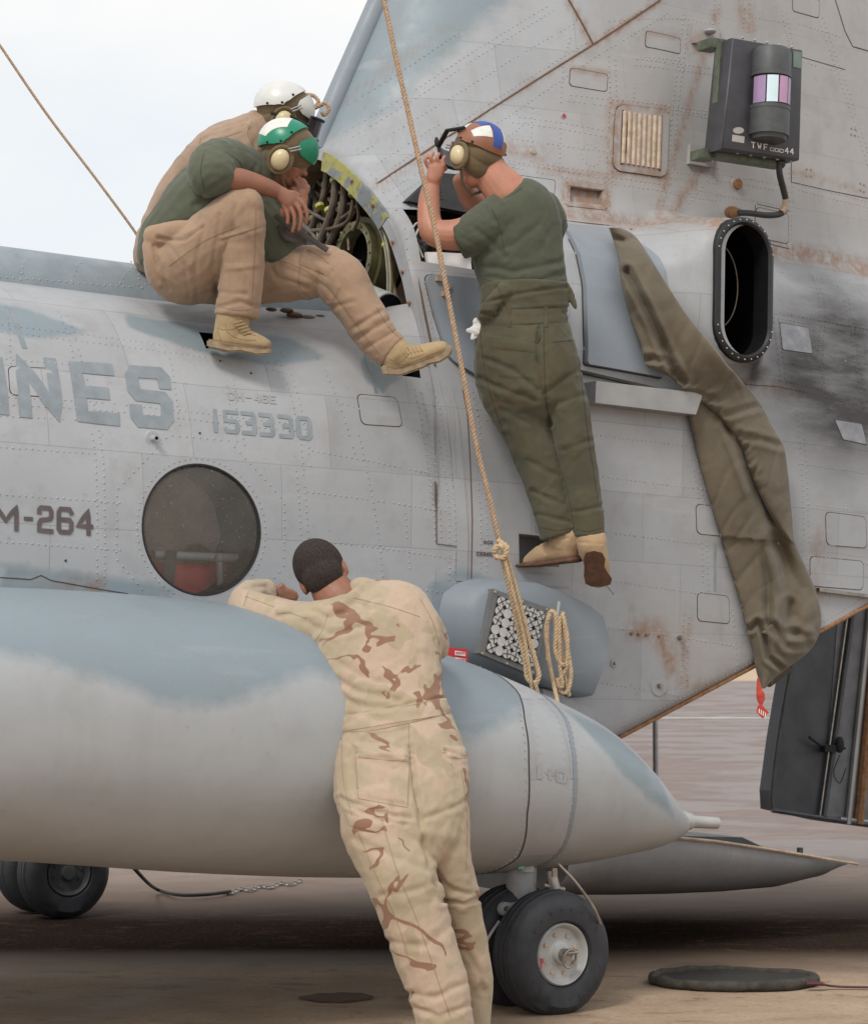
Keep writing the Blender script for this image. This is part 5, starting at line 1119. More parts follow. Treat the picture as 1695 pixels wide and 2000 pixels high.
# --- dark fold-out door hanging behind the tail
def LD(px, py, dy=0): return L(px, py, -.55 + dy)
mb = MB(); q = [LD(1560, 1150), LD(1640, 1150), LD(1606, 1604), LD(1508, 1582), LD(1506, 1545), LD(1520, 1440), LD(1545, 1290)]
mb.prism(q, [p + V((0, -.10, 0)) for p in q]); dr = mb.build('cargo_door', M['deck'], heli, smooth=False)
mb = MB(); q = [LD(1640, 1150, .004), LD(1760, 1150, .004), LD(1760, 1625, .004), LD(1606, 1604, .004)]; mb.prism(q, [p + V((0, -.10, 0)) for p in q]); o = mb.build('inner_panel', M['rim'], dr, smooth=False); o.data.materials[0] = plain('scuffed_grey_panel', (.17, .17, .18), .5, var=.3, scale=8)
for (x0, y0, x1, y1, r_, mt) in ((1672, 1150, 1608, 1600, .016, 'deck'), (1662, 1150, 1600, 1600, .008, 'steel'), (1700, 1180, 1655, 1610, .020, 'alu'), (1720, 1150, 1676, 1610, .03, 'rust'), (1508, 1583, 1700, 1612, .014, 'deck'), (1640, 1600, 1720, 1608, .012, 'alu')):
    mb = MB(); mb.wtube([LD(x0, y0, .02), LD(x1, y1, .02)], r_, 8); mb.build('door_rail', M[mt], dr)
mb = MB(); mb.wtube([V(p) for p in crom([tuple(LD(*p, .03)) for p in [(1508, 1580), (1508, 1540), (1522, 1430), (1548, 1280), (1562, 1180)]], 5)], .014, 10); mb.build('door_seal', M['boxgrey'], dr)
mb = MB(); mb.box(LD(1622, 1462, .04), .06, .02, .02); mb.wtube([LD(1580, 1440, .05), LD(1600, 1455, .05), LD(1650, 1462, .05)], .008, 8); mb.ell(LD(1640, 1455, .06), V((.03, 0, 0)), V((0, .02, 0)), V((0, 0, .05)), 8); mb.build('door_latch', M['blackm'], dr)
mb = MB(); mb.wtube([V(p) for p in crom([tuple(LD(*p, .05)) for p in [(1640, 1475), (1628, 1510), (1640, 1530), (1652, 1500)]], 6)], .003, 5); mb.build('loose_wire', M['blackm'], dr)
# ------------------------------------------------------------------ PEOPLE
def project(co):
    v = co - np.array(CAM); d = v @ np.array(FW); return CX + F * (v @ np.array(RT)) / d, CY - F * (v @ np.array(UPc)) / d, d
def creasefn(lines, amp=.006, scale=(6, 6, 11), seed=0, ridge=.5, plates=()):
    "cloth relief: named folds (photo polylines, half width in px, depth in m) plus irregular wrinkles"
    def post(co, no):
        X, Y, D = project(co); n = len(co); d = np.zeros(n); front = (no @ np.array(FW)) < .25
        for pl, w, dep in lines:
            wob = np.sin(X * .11 + pl[0][0]) * np.cos(Y * .13 + pl[0][1]); w_ = w * .62 * (1 + .35 * wob); dist = seg_d(pl, X, Y) / w_
            tot = .75 * dep * (1 + .4 * wob) * (-np.exp(-dist ** 2) + .3 * np.exp(-((dist - 2.2) / 1.3) ** 2))
            d += np.where(front, tot, 0)
        for pg, hgt in plates:
            d += np.where(front, hgt * np.clip(.5 - sdist(pg, X, Y) / 4.0, 0, 1), 0)
        if amp:
            for i in range(n):
                x, y, z = co[i]; p = V((x * scale[0] + seed, y * scale[1], z * scale[2])); q = noise.noise_vector(p * .6) * .9
                a = 1 - abs(noise.noise(p + q)) * 2.6; 
                u = x * .62 + y * .35 + z * .70; v_ = x * .75 - z * .62; p2 = V((u * 15 + seed, v_ * 4.5, y * 6)); r2 = 1 - abs(noise.noise(p2 + q * .8)) * 3.2
                p3 = V((v_ * 14, u * 4 + seed, y * 6 + 5)); r3 = 1 - abs(noise.noise(p3 + q)) * 3.2
                d[i] += amp * (max(-.6, a) * ridge * .35 + noise.noise(p * 1.6 + q) * .35 + .28 * max(0, r2) + .22 * max(0, r3))
        return d
    return post
def hand(mb, wrist, palm, fingers, D, pr=15, fr=5.2, thumb=None):
    "palm blob between wrist and palm centre (photo px), fingers: px chains"
    mb.ptube([(wrist[0], wrist[1], D, pr * .78, .8), ((wrist[0] + palm[0]) / 2, (wrist[1] + palm[1]) / 2, D, pr * .95, .6), (palm[0], palm[1], D, pr, .55)], sub=3)
    for ch in fingers:
        mb.ptube([(a[0], a[1], D + (a[2] if len(a) > 2 else 0), fr * (1.0 - .09 * i)) for i, a in enumerate(ch)], sub=3, n=10)
    if thumb: mb.ptube([(a[0], a[1], D + (a[2] if len(a) > 2 else 0), fr * (1.2 - .1 * i)) for i, a in enumerate(thumb)], sub=3, n=10)
class Head:
    def __init__(s, px, py, D, f, u, k=1.0):
        s.c = P(px, py, D) if not isinstance(px, V) else px; s.f = V(f).normalized(); u = V(u); s.u = (u - s.f * u.dot(s.f)).normalized(); s.r = s.f.cross(s.u); s.k = k
    def pt(s, a, b, w): return s.c + (s.f * a + s.u * b + s.r * w) * s.k
    def el(s, mb, a, b, w, ra, rb, rw, n=12, mi=0): mb.ell(s.pt(a, b, w), s.f * ra * s.k, s.r * rw * s.k, s.u * rb * s.k, n, mi)
    def build(s, mb):
        s.el(mb, -.005, .035, 0, .098, .085, .077); s.el(mb, .025, -.025, 0, .066, .075, .062); s.el(mb, .045, -.075, 0, .042, .035, .045)
        s.el(mb, .078, -.088, 0, .016, .018, .02, 8); s.el(mb, .088, -.005, 0, .012, .026, .012, 8); s.el(mb, .098, -.022, 0, .015, .013, .015, 8)
        s.el(mb, .078, .022, 0, .016, .010, .05, 8); s.el(mb, .086, -.052, 0, .010, .006, .024, 8); s.el(mb, .084, -.062, 0, .010, .006, .020, 8)
        for q in (-1, 1):
            s.el(mb, -.006, -.005, .074 * q, .020, .033, .010, 8); s.el(mb, .052, -.022, .04 * q, .022, .02, .018, 8)
    def eyes(s, par):
        for q in (-1, 1):
            mb = MB(); s.el(mb, .070, .004, .031 * q, .014, .012, .014, 8); ob(mb.build('eye', [M['cream']], par), par)
def ob(o, par):
    "children of a person: meshes are in world space, so take the parent's placement out"
    if par: o.parent = par; o.matrix_parent_inverse = Matrix.Translation(par.location).inverted()
    return o
def shell(H_, th0, th1, lat, ex=1.10, thick=.007, nu=26, nv=20, e=3.2, ctr=(-.014, .038)):
    "a curved helmet shell: th measured in the mid plane from straight ahead over the top to the back"
    A_, B_, W_ = .104, .090, .090
    def f(u, v, k):
        a, b = 2 * u - 1, 2 * v - 1
        # squircle mapping for rounded corners
        a2 = a * math.sqrt(1 - b * b * .30); b2 = b * math.sqrt(1 - a * a * .30)
        th = R((th0 + th1) / 2 + (th1 - th0) / 2 * a2); ph = R(lat) * b2
        return H_.pt(ctr[0] + A_ * ex * k * math.cos(th) * math.cos(ph), ctr[1] + B_ * ex * k * math.sin(th) * math.cos(ph), W_ * ex * k * math.sin(ph))
    mb = MB(); mb.slab(lambda u, v: f(u, v, 1.0), lambda u, v: f(u, v, 1 - thick / .1), nu, nv); return mb, f
def cranial(H0_, par, col, name='helmet', tape=None, goggles='brow', label=None, th=(74, 212), hk=1.2):
    H_ = Head(H0_.c, 0, 0, H0_.f, H0_.u, H0_.k * hk)
    mb = MB(); H_.el(mb, -.014, .040, 0, .104, .088, .088, 16); H_.el(mb, -.028, -.012, 0, .062, .055, .080, 12); H_.el(mb, -.012, -.02, 0, .05, .07, .088, 12)
    hm = mb.build(name, M['capcloth'], None, label=label); ob(hm, par)
    def sub(o): o.parent = hm; return o
    mb, f = shell(H_, th[0], th[1], 86, ex=1.085); back = sub(mb.build('back_shell', M[col], None, angle=50))
    mb, f2 = shell(H_, -8, 50, 62, ex=1.09); sub(mb.build('front_shell', M[col], None, angle=50))
    for tp in tape or []:
        (u0, u1, v0, v1, mt, off) = tp; mb = MB(); mb.slab(lambda u, v: f(u0 + (u1 - u0) * u, v0 + (v1 - v0) * v, 1.012 + off), lambda u, v: f(u0 + (u1 - u0) * u, v0 + (v1 - v0) * v, 1.0), 8, 8); sub(mb.build('reflective_tape', M[mt], None, smooth=False))
    for (u, v) in ((.06, .12), (.06, .88), (.95, .12), (.95, .88), (.5, .03), (.5, .97)):
        mb = MB(); p = f(u, v, 1.01); mb.ell(p, H_.f * .006, H_.r * .006, H_.u * .006, 5); sub(mb.build('snap', M['blackm'], None))
    for q in (-1, 1):
        mb = MB(); c = H_.pt(.0, -.012, .098 * q); mb.ell(c, H_.f * .038, H_.r * .030, H_.u * .046, 14); sub(mb.build('ear_cup', M['cream'], None))
        mb = MB(); pts = [H_.pt(.0 + .040 * math.cos(t), -.012 + .048 * math.sin(t), .092 * q) for t in [2 * math.pi * i / 30 for i in range(30)]]; mb.wtube(pts, .009, 8, closed=True); sub(mb.build('cup_ring', M['capcloth'], None))
        mb = MB(); mb.wtube([H_.pt(.02, .03, .106 * q), H_.pt(.05, .055, .098 * q)], .004, 6); mb.wtube([H_.pt(.012, .035, .106 * q), H_.pt(.042, .062, .098 * q)], .004, 6); sub(mb.build('buckle', M['shiny'], None))
        mb = MB(); mb.wtube([H_.pt(.01, -.05, .085 * q), H_.pt(.05, -.09, .05 * q), H_.pt(.065, -.115, 0)], .007, 6); sub(mb.build('chin_strap', M['capcloth'], None))
    if goggles:
        gz, gf = {'brow': (.075, .11), 'eyes': (.0, .105), 'top': (.10, .115)}[goggles]
        mb = MB()
        def gp_(u, v, k): a = R(-62 + 124 * u); return H_.pt(gf - .055 + (.075 + k) * math.cos(a), gz - .036 + .072 * v, (.082 + k) * math.sin(a))
        mb.slab(lambda u, v: gp_(u, v, .012), lambda u, v: gp_(u, v, .004), 16, 4); g_ = sub(mb.build('goggles', M['lensd'], None)); 
        mb = MB(); pts = [gp_(i / 16, 0, .012) for i in range(17)] + [gp_(1, j / 4, .012) for j in range(1, 5)] + [gp_(1 - i / 16, 1, .012) for i in range(1, 17)] + [gp_(0, 1 - j / 4, .012) for j in range(1, 4)]; mb.wtube(pts, .007, 6, closed=True)
        for q in (-1, 1): mb.wtube([gp_(0 if q < 0 else 1, .5, .01), H_.pt(.02, gz + .01, .105 * q), H_.pt(-.05, gz * .8, .09 * q)], .013, 8, df=.6)
        sub(mb.build('goggle_frame', M['blackm'], None))
    return hm
from mathutils.bvhtree import BVHTree
def seams(garment, par, lines, mat, w=.0028, off=.0012, name='seam', step=4.0):
    "stitched seams: thin ribbons lying on the cloth along lines traced on the figure"
    me = garment.data; bv = BVHTree.FromPolygons([v.co[:] for v in me.vertices], [p.vertices[:] for p in me.polygons]); mb = MB()
    for ln in lines:
        q = crom([(float(a), float(b)) for a, b in ln], 4); pts = []
        for (a, b), (c, d) in zip(q, q[1:]):
            n = max(1, int(math.hypot(c - a, d - b) / step)); pts += [(a + (c - a) * i / n, b + (d - b) * i / n) for i in range(n)]
        pts.append(q[-1]); hits = []
        for a, b in pts:
            h = bv.ray_cast(CAM, ray(a, b).normalized())
            if h[0] is not None and (not hits or (h[0] - hits[-1][0]).length < .05): hits.append((h[0] + h[1] * (off if h[1].dot(FW) < 0 else -off), h[1]))
            elif h[0] is not None: hits = [(h[0], h[1])] if len(hits) < 2 else hits
        if len(hits) < 2: continue
        vs = []
        for i, (p, nn) in enumerate(hits):
            t = (hits[min(i + 1, len(hits) - 1)][0] - hits[max(i - 1, 0)][0]).normalized(); sd_ = t.cross(nn).normalized(); vs += [p - sd_ * w / 2 - nn * off * 1.5, p - sd_ * w * .3, p + sd_ * w * .3, p + sd_ * w / 2 - nn * off * 1.5]
        mb.add(vs, [(4 * i + j, 4 * i + 4 + j, 4 * i + 5 + j, 4 * i + 1 + j) for i in range(len(hits) - 1) for j in range(3)])
    return ob(mb.build(name, M[mat], None, fixn=False, kind='stuff'), par)
def patch(garment, par, quad, mat, name, off=.005, nu=12, nv=6):
    "a flap or band of cloth sewn on: follows the cloth underneath"
    me = garment.data; bv = BVHTree.FromPolygons([v.co[:] for v in me.vertices], [p.vertices[:] for p in me.polygons])
    def f(u, v, o):
        a, b = bil(quad, u, v); h = bv.ray_cast(CAM, ray(a, b).normalized())
        if h[0] is None: h = bv.find_nearest(P(a, b, 9))
        e = min(1, 6 * min(u, 1 - u) + .2, 3 * min(v, 1 - v) + .35); return h[0] - FW * (o * e if o > 0 else o)
    mb = MB(); mb.slab(lambda u, v: f(u, v, off), lambda u, v: f(u, v, -.003), nu, nv); return ob(mb.build(name, M[mat], None, angle=60), par)
def person(px, py, D, label): return empty('person', P(px, py, D), label, 'person')
TRI = 0
def cam2(fx, fu, fd): return RT * fx + UPc * fu + FW * fd      # direction given as seen: right, up, away
# ---------- 1: seated man, green shirt, green helmet
p1 = person(380, 590, 9.45, 'man in green T-shirt and green helmet sitting with one boot stretched out')
D1 = 9.42
H1 = Head(560, 308, D1, cam2(.88, -.48, -.05), cam2(.48, .88, -.15), .98)
mb = MB(); H1.build(mb)
mb.ptube([(548, 335, D1, 27), (510, 345, D1 + .02, 33), (470, 350, D1, 42)], sub=3)                         # neck
mb.ptube([(480, 345, D1 + .02, 55), (420, 400, D1 + .05, 66), (350, 470, D1 + .03, 55), (350, 540, D1, 58)], df=1.1, infl=.62)
mb.ptube([(455, 318, D1 - .08, 34), (418, 336, D1 - .16, 30), (425, 348, D1 - .20, 26), (470, 352, D1 - .19, 24), (520, 365, D1 - .16, 18), (546, 376, D1 - .14, 14)], df=1.0)
mb.ptube([(480, 360, D1 + .15, 30), (520, 420, D1 + .1, 24), (560, 420, D1 + .02, 18), (588, 395, D1 - .03, 14)])
mb.ptube([(350, 530, D1 - .08, 60), (430, 460, D1 - .14, 48), (482, 405, D1 - .18, 36), (470, 480, D1 - .16, 30), (460, 600, D1 - .16, 24), (455, 640, D1 - .16, 22)], infl=.68)
mb.ptube([(380, 540, D1 + .05, 60), (500, 535, D1 + .1, 48), (640, 525, D1 + .02, 38), (700, 600, D1, 30), (760, 680, D1 - .02, 22), (780, 690, D1 - .02, 22)], infl=.72)
hand(mb, (545, 374), (566, 392), [[(578, 384), (594, 400, -.01), (600, 420, -.01), (598, 436)], [(572, 391), (586, 411, -.012), (588, 433, -.012), (584, 449)], [(563, 397), (574, 418, -.01), (575, 438, -.008), (571, 452)], [(554, 401), (562, 420), (562, 436)]], D1 - .15, pr=17, fr=5.2, thumb=[(556, 378), (572, 376, .0), (584, 382)])
hand(mb, (590, 400), (588, 378), [[(584, 366), (580, 356), (574, 350)], [(590, 364), (588, 352), (582, 346)], [(596, 368), (596, 356), (590, 350)], [(600, 374), (602, 364)]], D1 - .03, pr=14, fr=5.4, thumb=[(580, 380), (572, 368)])
ob(mb.remesh('body', M['skin1'], None, .0042, 3), p1); H1.eyes(p1)
mb = MB(); mb.wtube([H1.pt(.078, .024, .018), H1.pt(.076, .03, .034), H1.pt(.066, .027, .048)], .004, 6); ob(mb.build('eyebrow', M['hair'], None), p1)
cranial(H1, p1, 'helm_green', tape=[(.22, .80, .50, .80, 'tape', 0)], goggles=None, label='green shelled helmet with white tape and cream ear cups')
# t-shirt
mb = MB()
mb.ptube([(516, 340, D1 + .02, 40), (485, 345, D1 + .02, 52), (455, 365, D1 + .03, 78), (410, 400, D1 + .05, 86), (365, 440, D1 + .05, 76), (325, 470, D1 + .04, 56), (310, 500, D1 + .04, 44)], df=1.15)
mb.ptube([(470, 335, D1 - .02, 52), (436, 318, D1 - .10, 50), (416, 330, D1 - .17, 50), (416, 344, D1 - .22, 46)], df=1.0)
mb.ptube([(490, 350, D1 + .12, 50), (520, 400, D1 + .12, 45), (545, 450, D1 + .08, 46), (545, 500, D1 + .06, 40)], df=1.0)
mb.ptube([(480, 420, D1 + .05, 70), (520, 470, D1 + .08, 62)], df=1.0)
g1s = ob(mb.remesh('t_shirt', M['olive'], None, .0072, 3, creasefn([([(395, 380), (440, 350)], 7, .006), ([(380, 400), (450, 375), (490, 380)], 8, .007), ([(330, 440), (400, 425)], 7, .006), ([(300, 460), (360, 455)], 6, .005), ([(520, 395), (545, 440)], 7, .007), ([(500, 320), (470, 380)], 7, .005)], .008, (5, 5, 7), 3)), p1)
# trousers, coverall top rolled down round the waist
mb = MB()
mb.ptube([(310, 470, D1 + .02, 34), (330, 500, D1 + .02, 56), (360, 530, D1 + .0, 66), (400, 540, D1 + .0, 52)], df=1.35)
mb.ptube([(345, 530, D1 - .05, 58), (390, 500, D1 - .10, 68), (430, 450, D1 - .15, 56), (466, 412, D1 - .19, 44), (488, 398, D1 - .2, 32)], df=.95)
mb.ptube([(486, 400, D1 - .2, 30), (478, 430, D1 - .19, 42), (474, 480, D1 - .17, 42), (472, 540, D1 - .16, 42), (465, 590, D1 - .16, 42), (462, 618, D1 - .16, 42)], df=.95, caps='flat')
mb.ptube([(370, 540, D1 + .06, 50), (450, 540, D1 + .10, 54), (530, 538, D1 + .10, 54), (600, 530, D1 + .06, 52), (645, 522, D1 + .03, 44)], df=1.0)
mb.ptube([(640, 518, D1 + .03, 42), (665, 545, D1 + .02, 50), (690, 585, D1 + .01, 46), (718, 630, D1, 42), (745, 668, D1 - .01, 38), (768, 688, D1 - .02, 36)], df=.95, caps='flat')
mb.ptube([(300, 462, D1 - .10, 22), (340, 452, D1 - .14, 20), (385, 440, D1 - .17, 10)], df=1.0)
mb.ptube([(296, 480, D1 - .10, 18), (300, 520, D1 - .12, 16), (312, 555, D1 - .12, 10)], df=1.0)
F1 = [([(520, 505), (640, 560), (700, 640)], 7, .004), ([(430, 470), (520, 440)], 5, .004), ([(425, 600), (470, 590), (510, 600)], 6, .007), ([(430, 570), (480, 575)], 6, .005), ([(690, 640), (740, 610)], 7, .008), ([(700, 660), (760, 625)], 7, .009), ([(715, 680), (775, 645)], 6, .007), ([(640, 600), (690, 590)], 7, .006),
      ([(330, 480), (360, 520), (370, 580)], 6, .005), ([(400, 440), (380, 520), (385, 585)], 6, .006), ([(430, 420), (415, 520), (425, 580)], 6, .006), ([(300, 480), (310, 520), (330, 565)], 5, .008), ([(460, 400), (455, 450)], 7, .005), ([(520, 500), (540, 540), (600, 560)], 7, .006), ([(600, 490), (625, 540)], 6, .005), ([(310, 465), (360, 470), (395, 445)], 5, .010)]
g1t = ob(mb.remesh('trousers', M['tan'], None, .0068, 3, creasefn(F1, .008, (5, 5, 6), 11, plates=[([(590, 505), (640, 520), (665, 560), (640, 610), (585, 575)], .005), ([(430, 462), (512, 440), (512, 520), (440, 530)], .005), ([(740, 600), (775, 650), (760, 668), (722, 615)], .004)])), p1)
seams(g1t, p1, [[(432, 466), (470, 455), (514, 440)], [(434, 600), (470, 606), (512, 598)], [(500, 410), (498, 480), (494, 560), (490, 605)], [(528, 505), (580, 520), (640, 560), (700, 640), (740, 690)], [(600, 488), (632, 505), (652, 530)], [(590, 500), (585, 560), (630, 598)], [(735, 600), (760, 640), (790, 668)], [(330, 520), (400, 470), (470, 440)]], 'seam_tan')
patch(g1t, p1, [(588, 492), (650, 520), (640, 540), (582, 514)], 'tan', 'pocket_flap', .006)
seams(g1s, p1, [[(398, 300), (392, 335), (400, 372)], [(440, 295), (470, 320), (480, 370)], [(320, 462), (360, 452), (400, 432)]], 'seam_olive')
def boot(par, up_, sole_px, D, mat, solemat, half=.048, name='boot', vox=.006, lug=True, stitch=None):
    mb = MB()
    for t in up_: mb.ptube(t, df=1.0, sub=4)
    bt_ = ob(mb.remesh(name, M[mat], None, vox, 3, creasefn([], .003, (16, 16, 22), 2)), par)
    mb = MB(); n = len(sole_px); mb.prism([P(a, b, D - half) for a, b in sole_px], [P(a, b, D + half) for a, b in sole_px]); so_ = mb.build('sole', M[solemat], None, smooth=False); so_.parent = bt_; so_.matrix_parent_inverse = Matrix.Identity(4)
    bm = bmesh.new(); bm.from_mesh(so_.data); bmesh.ops.bevel(bm, geom=bm.edges[:], offset=.008, segments=3, affect='EDGES'); bm.to_mesh(so_.data); bm.free()
    mb = MB()
    sm_ = seams(bt_, par, stitch, 'seam_tan', .002, name='stitching') if stitch else None
    if sm_: sm_.parent = bt_; sm_.matrix_parent_inverse = Matrix.Identity(4)
    return bt_
b1 = boot(p1, [[(456, 610, D1 - .16, 34), (452, 640, D1 - .16, 33), (446, 660, D1 - .16, 32)], [(436, 662, D1 - .16, 25, 1.1), (470, 664, D1 - .16, 24, 1.2), (500, 670, D1 - .16, 19, 1.5), (518, 676, D1 - .16, 15, 1.8)]], [(404, 661), (430, 665), (480, 674), (529, 678), (530, 692), (500, 694), (470, 687), (446, 688), (404, 679)], D1 - .16, 'boot', 'sole', stitch=[[(424, 640), (440, 644), (470, 640)], [(440, 630), (446, 650), (470, 662), (500, 664)], [(412, 662), (450, 668), (500, 674), (522, 676)], [(425, 645), (432, 664)]])
b2 = boot(p1, [[(762, 675, D1 - .02, 30), (775, 694, D1 - .02, 34), (782, 705, D1 - .02, 30)], [(768, 708, D1 - .02, 26, 1.1), (805, 698, D1 - .02, 24, 1.2), (840, 688, D1 - .02, 19, 1.5), (864, 680, D1 - .02, 15, 1.8)]], [(743, 712), (775, 715), (810, 706), (847, 692), (877, 670), (886, 680), (880, 695), (858, 709), (838, 712), (830, 718), (780, 735), (748, 733)], D1 - .02, 'boot', 'sole', stitch=[[(760, 700), (780, 708), (800, 690)], [(752, 706), (790, 712), (830, 696), (862, 684)], [(786, 688), (800, 700), (830, 690)]])
mb = MB()
for i in range(6): a = (458 + i * 5.0, 628 + i * 5.5); mb.wtube([P(a[0] - 3, a[1] + 3, D1 - .238 + .004 * i), P(a[0] + 16, a[1] - 2, D1 - .225 + .004 * i)], .003, 5)
for i in range(5): a = (792 + i * 7, 684 - i * 1.5); mb.wtube([P(a[0] - 2, a[1] - 6, D1 - .075), P(a[0] + 4, a[1] + 6, D1 - .085)], .003, 5)
ob(mb.build('laces', M['boot'], None, kind='stuff'), p1)
# grey webbing strap at the lap
mb = MB(); mb.wtube([P(538, 420, D1 - .06), P(570, 445, D1 - .08), P(600, 462, D1 - .08), P(640, 488, D1 - .06)], .012, 8, ref=FW, df=.3); mb.wtube([P(545, 440, D1 - .04), P(560, 460, D1 - .05), P(600, 470, D1 - .05)], .02, 8, ref=FW, df=.4); mb.ell(P(575, 452, D1 - .04), RT * .05, UPc * .035, FW * .03, 8); ob(mb.build('harness_strap', M['harness'], None, kind='stuff'), p1)
# ---------- 2: man behind, tan suit, white helmet
p2 = person(300, 500, 9.95, 'man in pinkish tan flight suit and white helmet crouching behind the seated man')
D2 = 9.85
H2 = Head(556, 232, D2, cam2(.93, -.30, .1), cam2(.30, .93, -.1), 1.0)
mb = MB(); H2.build(mb)
mb.ptube([(540, 260, D2, 27), (505, 290, D2, 34), (470, 320, D2, 40)]); mb.ptube([(480, 310, D2, 60), (400, 380, D2, 66), (320, 460, D2, 50), (310, 500, D2, 50)], df=1.0, infl=.7)
mb.ptube([(470, 320, D2 + .1, 34), (520, 400, D2 + .15, 28), (560, 460, D2 + .15, 20), (585, 490, D2 + .15, 16)])
hand(mb, (585, 490), (605, 500), [[(613, 495), (625, 500), (631, 510)], [(613, 501), (625, 508), (629, 518)], [(611, 507), (621, 515)], [(607, 511), (615, 521)]], D2 + .15, pr=15, fr=5.5, thumb=[(600, 493), (611, 485)])
ob(mb.remesh('body', M['skin1'], None, .006, 3), p2)
mb = MB()
mb.ptube([(528, 255, D2 + .02, 40), (498, 268, D2 + .02, 52), (455, 310, D2 + .02, 78), (405, 370, D2 + .02, 84), (350, 430, D2, 70), (315, 470, D2, 50), (305, 505, D2, 44)], df=1.1)
mb.ptube([(440, 300, D2 - .02, 48), (400, 300, D2 - .02, 28), (395, 290, D2, 18)]); mb.ptube([(470, 320, D2 + .1, 50), (520, 380, D2 + .15, 42), (560, 450, D2 + .15, 30)])
mb.ptube([(498, 228, D2 - .02, 16), (490, 255, D2 - .07, 22), (498, 290, D2 - .07, 22)], df=.8)
g2 = ob(mb.remesh('flight_suit', M['tan2'], None, .0078, 3, creasefn([([(400, 270), (440, 260), (480, 235)], 6, .009), ([(395, 275), (370, 320), (345, 350)], 6, .008), ([(310, 400), (360, 350), (420, 300)], 7, .005), ([(330, 370), (395, 300)], 7, .006), ([(270, 440), (340, 410), (380, 360)], 7, .006), ([(490, 250), (500, 290), (510, 300)], 6, .008)], .010, (5, 5, 5), 5)), p2)
seams(g2, p2, [[(392, 268), (380, 320), (330, 372)], [(400, 266), (440, 262), (480, 240)], [(300, 410), (330, 380), (370, 330), (395, 290)], [(272, 440), (300, 430), (330, 400)], [(492, 236), (484, 260), (498, 292)]], 'seam_tan')
patch(g2, p2, [(394, 262), (470, 240), (474, 256), (400, 280)], 'tan2', 'shoulder_yoke', .006)
cranial(H2, p2, 'helm_white', goggles='eyes', label='white shelled helmet with cream ear cups and dark goggles', th=(60, 200))
# ---------- 3: man standing on the step
p3 = person(1080, 1100, 9.75, 'man in olive shirt and trousers with a brown and blue helmet standing upright')
D3 = 9.66
H3 = Head(932, 312, D3 + .02, cam2(-.62, -.42, .60), cam2(-.12, .90, .40), .98)
mb = MB(); H3.build(mb)
mb.ptube([(950, 325, D3 + .01, 34), (968, 350, D3, 37), (990, 376, D3, 44), (1000, 398, D3, 42)], sub=3, df=.8)
mb.ptube([(1002, 420, D3, 66), (1005, 480, D3, 76), (1018, 560, D3, 72), (1020, 650, D3, 76), (1022, 740, D3, 76)], df=.6, infl=.66)
mb.ptube([(975, 430, D3 - .02, 38), (910, 455, D3 - .06, 33), (868, 458, D3 - .06, 29), (845, 450, D3 - .05, 27), (838, 425, D3 - .03, 23), (838, 390, D3 - .01, 21), (842, 362, D3, 17), (845, 348, D3, 15)], sub=4)
mb.ptube([(1040, 420, D3 + .08, 34), (1000, 430, D3 + .22, 30), (930, 400, D3 + .25, 24), (900, 350, D3 + .2, 17)], sub=3)
mb.ptube([(985, 730, D3, 48), (1030, 850, D3 + .02, 38), (1060, 930, D3 + .03, 30), (1088, 1050, D3 + .04, 24)], infl=.75); mb.ptube([(1085, 730, D3, 42), (1118, 850, D3, 32), (1135, 930, D3, 26), (1150, 1060, D3, 22)], infl=.75)
hand(mb, (845, 350), (852, 330), [[(836, 324), (830, 312, -.01), (836, 302)], [(846, 320), (841, 307, -.012), (846, 298)], [(857, 319), (853, 307, -.01), (858, 300)], [(867, 322), (865, 312), (869, 305)]], D3 - .02, pr=17, fr=4.7, thumb=[(860, 334), (870, 328, .02)])
ob(mb.remesh('body', M['skin3'], None, .0042, 3), p3)
cranial(H3, p3, 'helm_brown', tape=[(.10, .55, .30, .70, 'blue', 0), (.55, .92, .42, .58, 'blue', 0), (.12, .32, .12, .28, 'tape', 0), (.58, .80, .16, .40, 'tape', 0.001), (.58, .80, .60, .84, 'tape', 0.001), (.14, .50, .72, .82, 'tape', 0.001)], goggles='top', th=(74, 226), label='brown shelled helmet with blue and white tape and goggles pushed up')
mb = MB()
mb.ptube([(990, 374, D3, 36), (998, 384, D3, 60), (1004, 402, D3, 80), (1008, 440, D3, 88), (1010, 490, D3, 90), (1018, 530, D3, 86), (1023, 570, D3, 86), (1024, 590, D3, 82)], df=.62, caps='flat')
mb.ptube([(1060, 400, D3 + .03, 32), (1075, 440, D3 + .08, 34), (1050, 470, D3 + .15, 30)])
mb.ptube([(985, 425, D3 - .02, 52), (940, 448, D3 - .05, 44), (905, 466, D3 - .07, 38), (896, 470, D3 - .07, 37)], df=.95, caps='flat')
g3s = ob(mb.remesh('t_shirt', M['olive2'], None, .0068, 3, creasefn([([(945, 495), (1000, 480), (1050, 440)], 9, .006), ([(935, 520), (1010, 530), (1095, 510)], 9, .007), ([(950, 540), (1030, 552), (1100, 535)], 8, .006), ([(920, 440), (960, 470), (985, 500)], 8, .006), ([(880, 450), (930, 480)], 7, .004), ([(1080, 440), (1050, 500)], 9, .004), ([(950, 410), (975, 440), (970, 480)], 8, .005)], .006, (5, 5, 7), 9)), p3)
mb = MB()
mb.ptube([(1024, 552, D3, 86), (1024, 580, D3, 86), (1026, 605, D3, 84)], df=.68, caps='flat')
mb.ptube([(1024, 590, D3, 82), (1022, 625, D3, 88), (1024, 670, D3 - .01, 97), (1028, 715, D3 - .01, 103), (1036, 750, D3, 103)], df=.62)
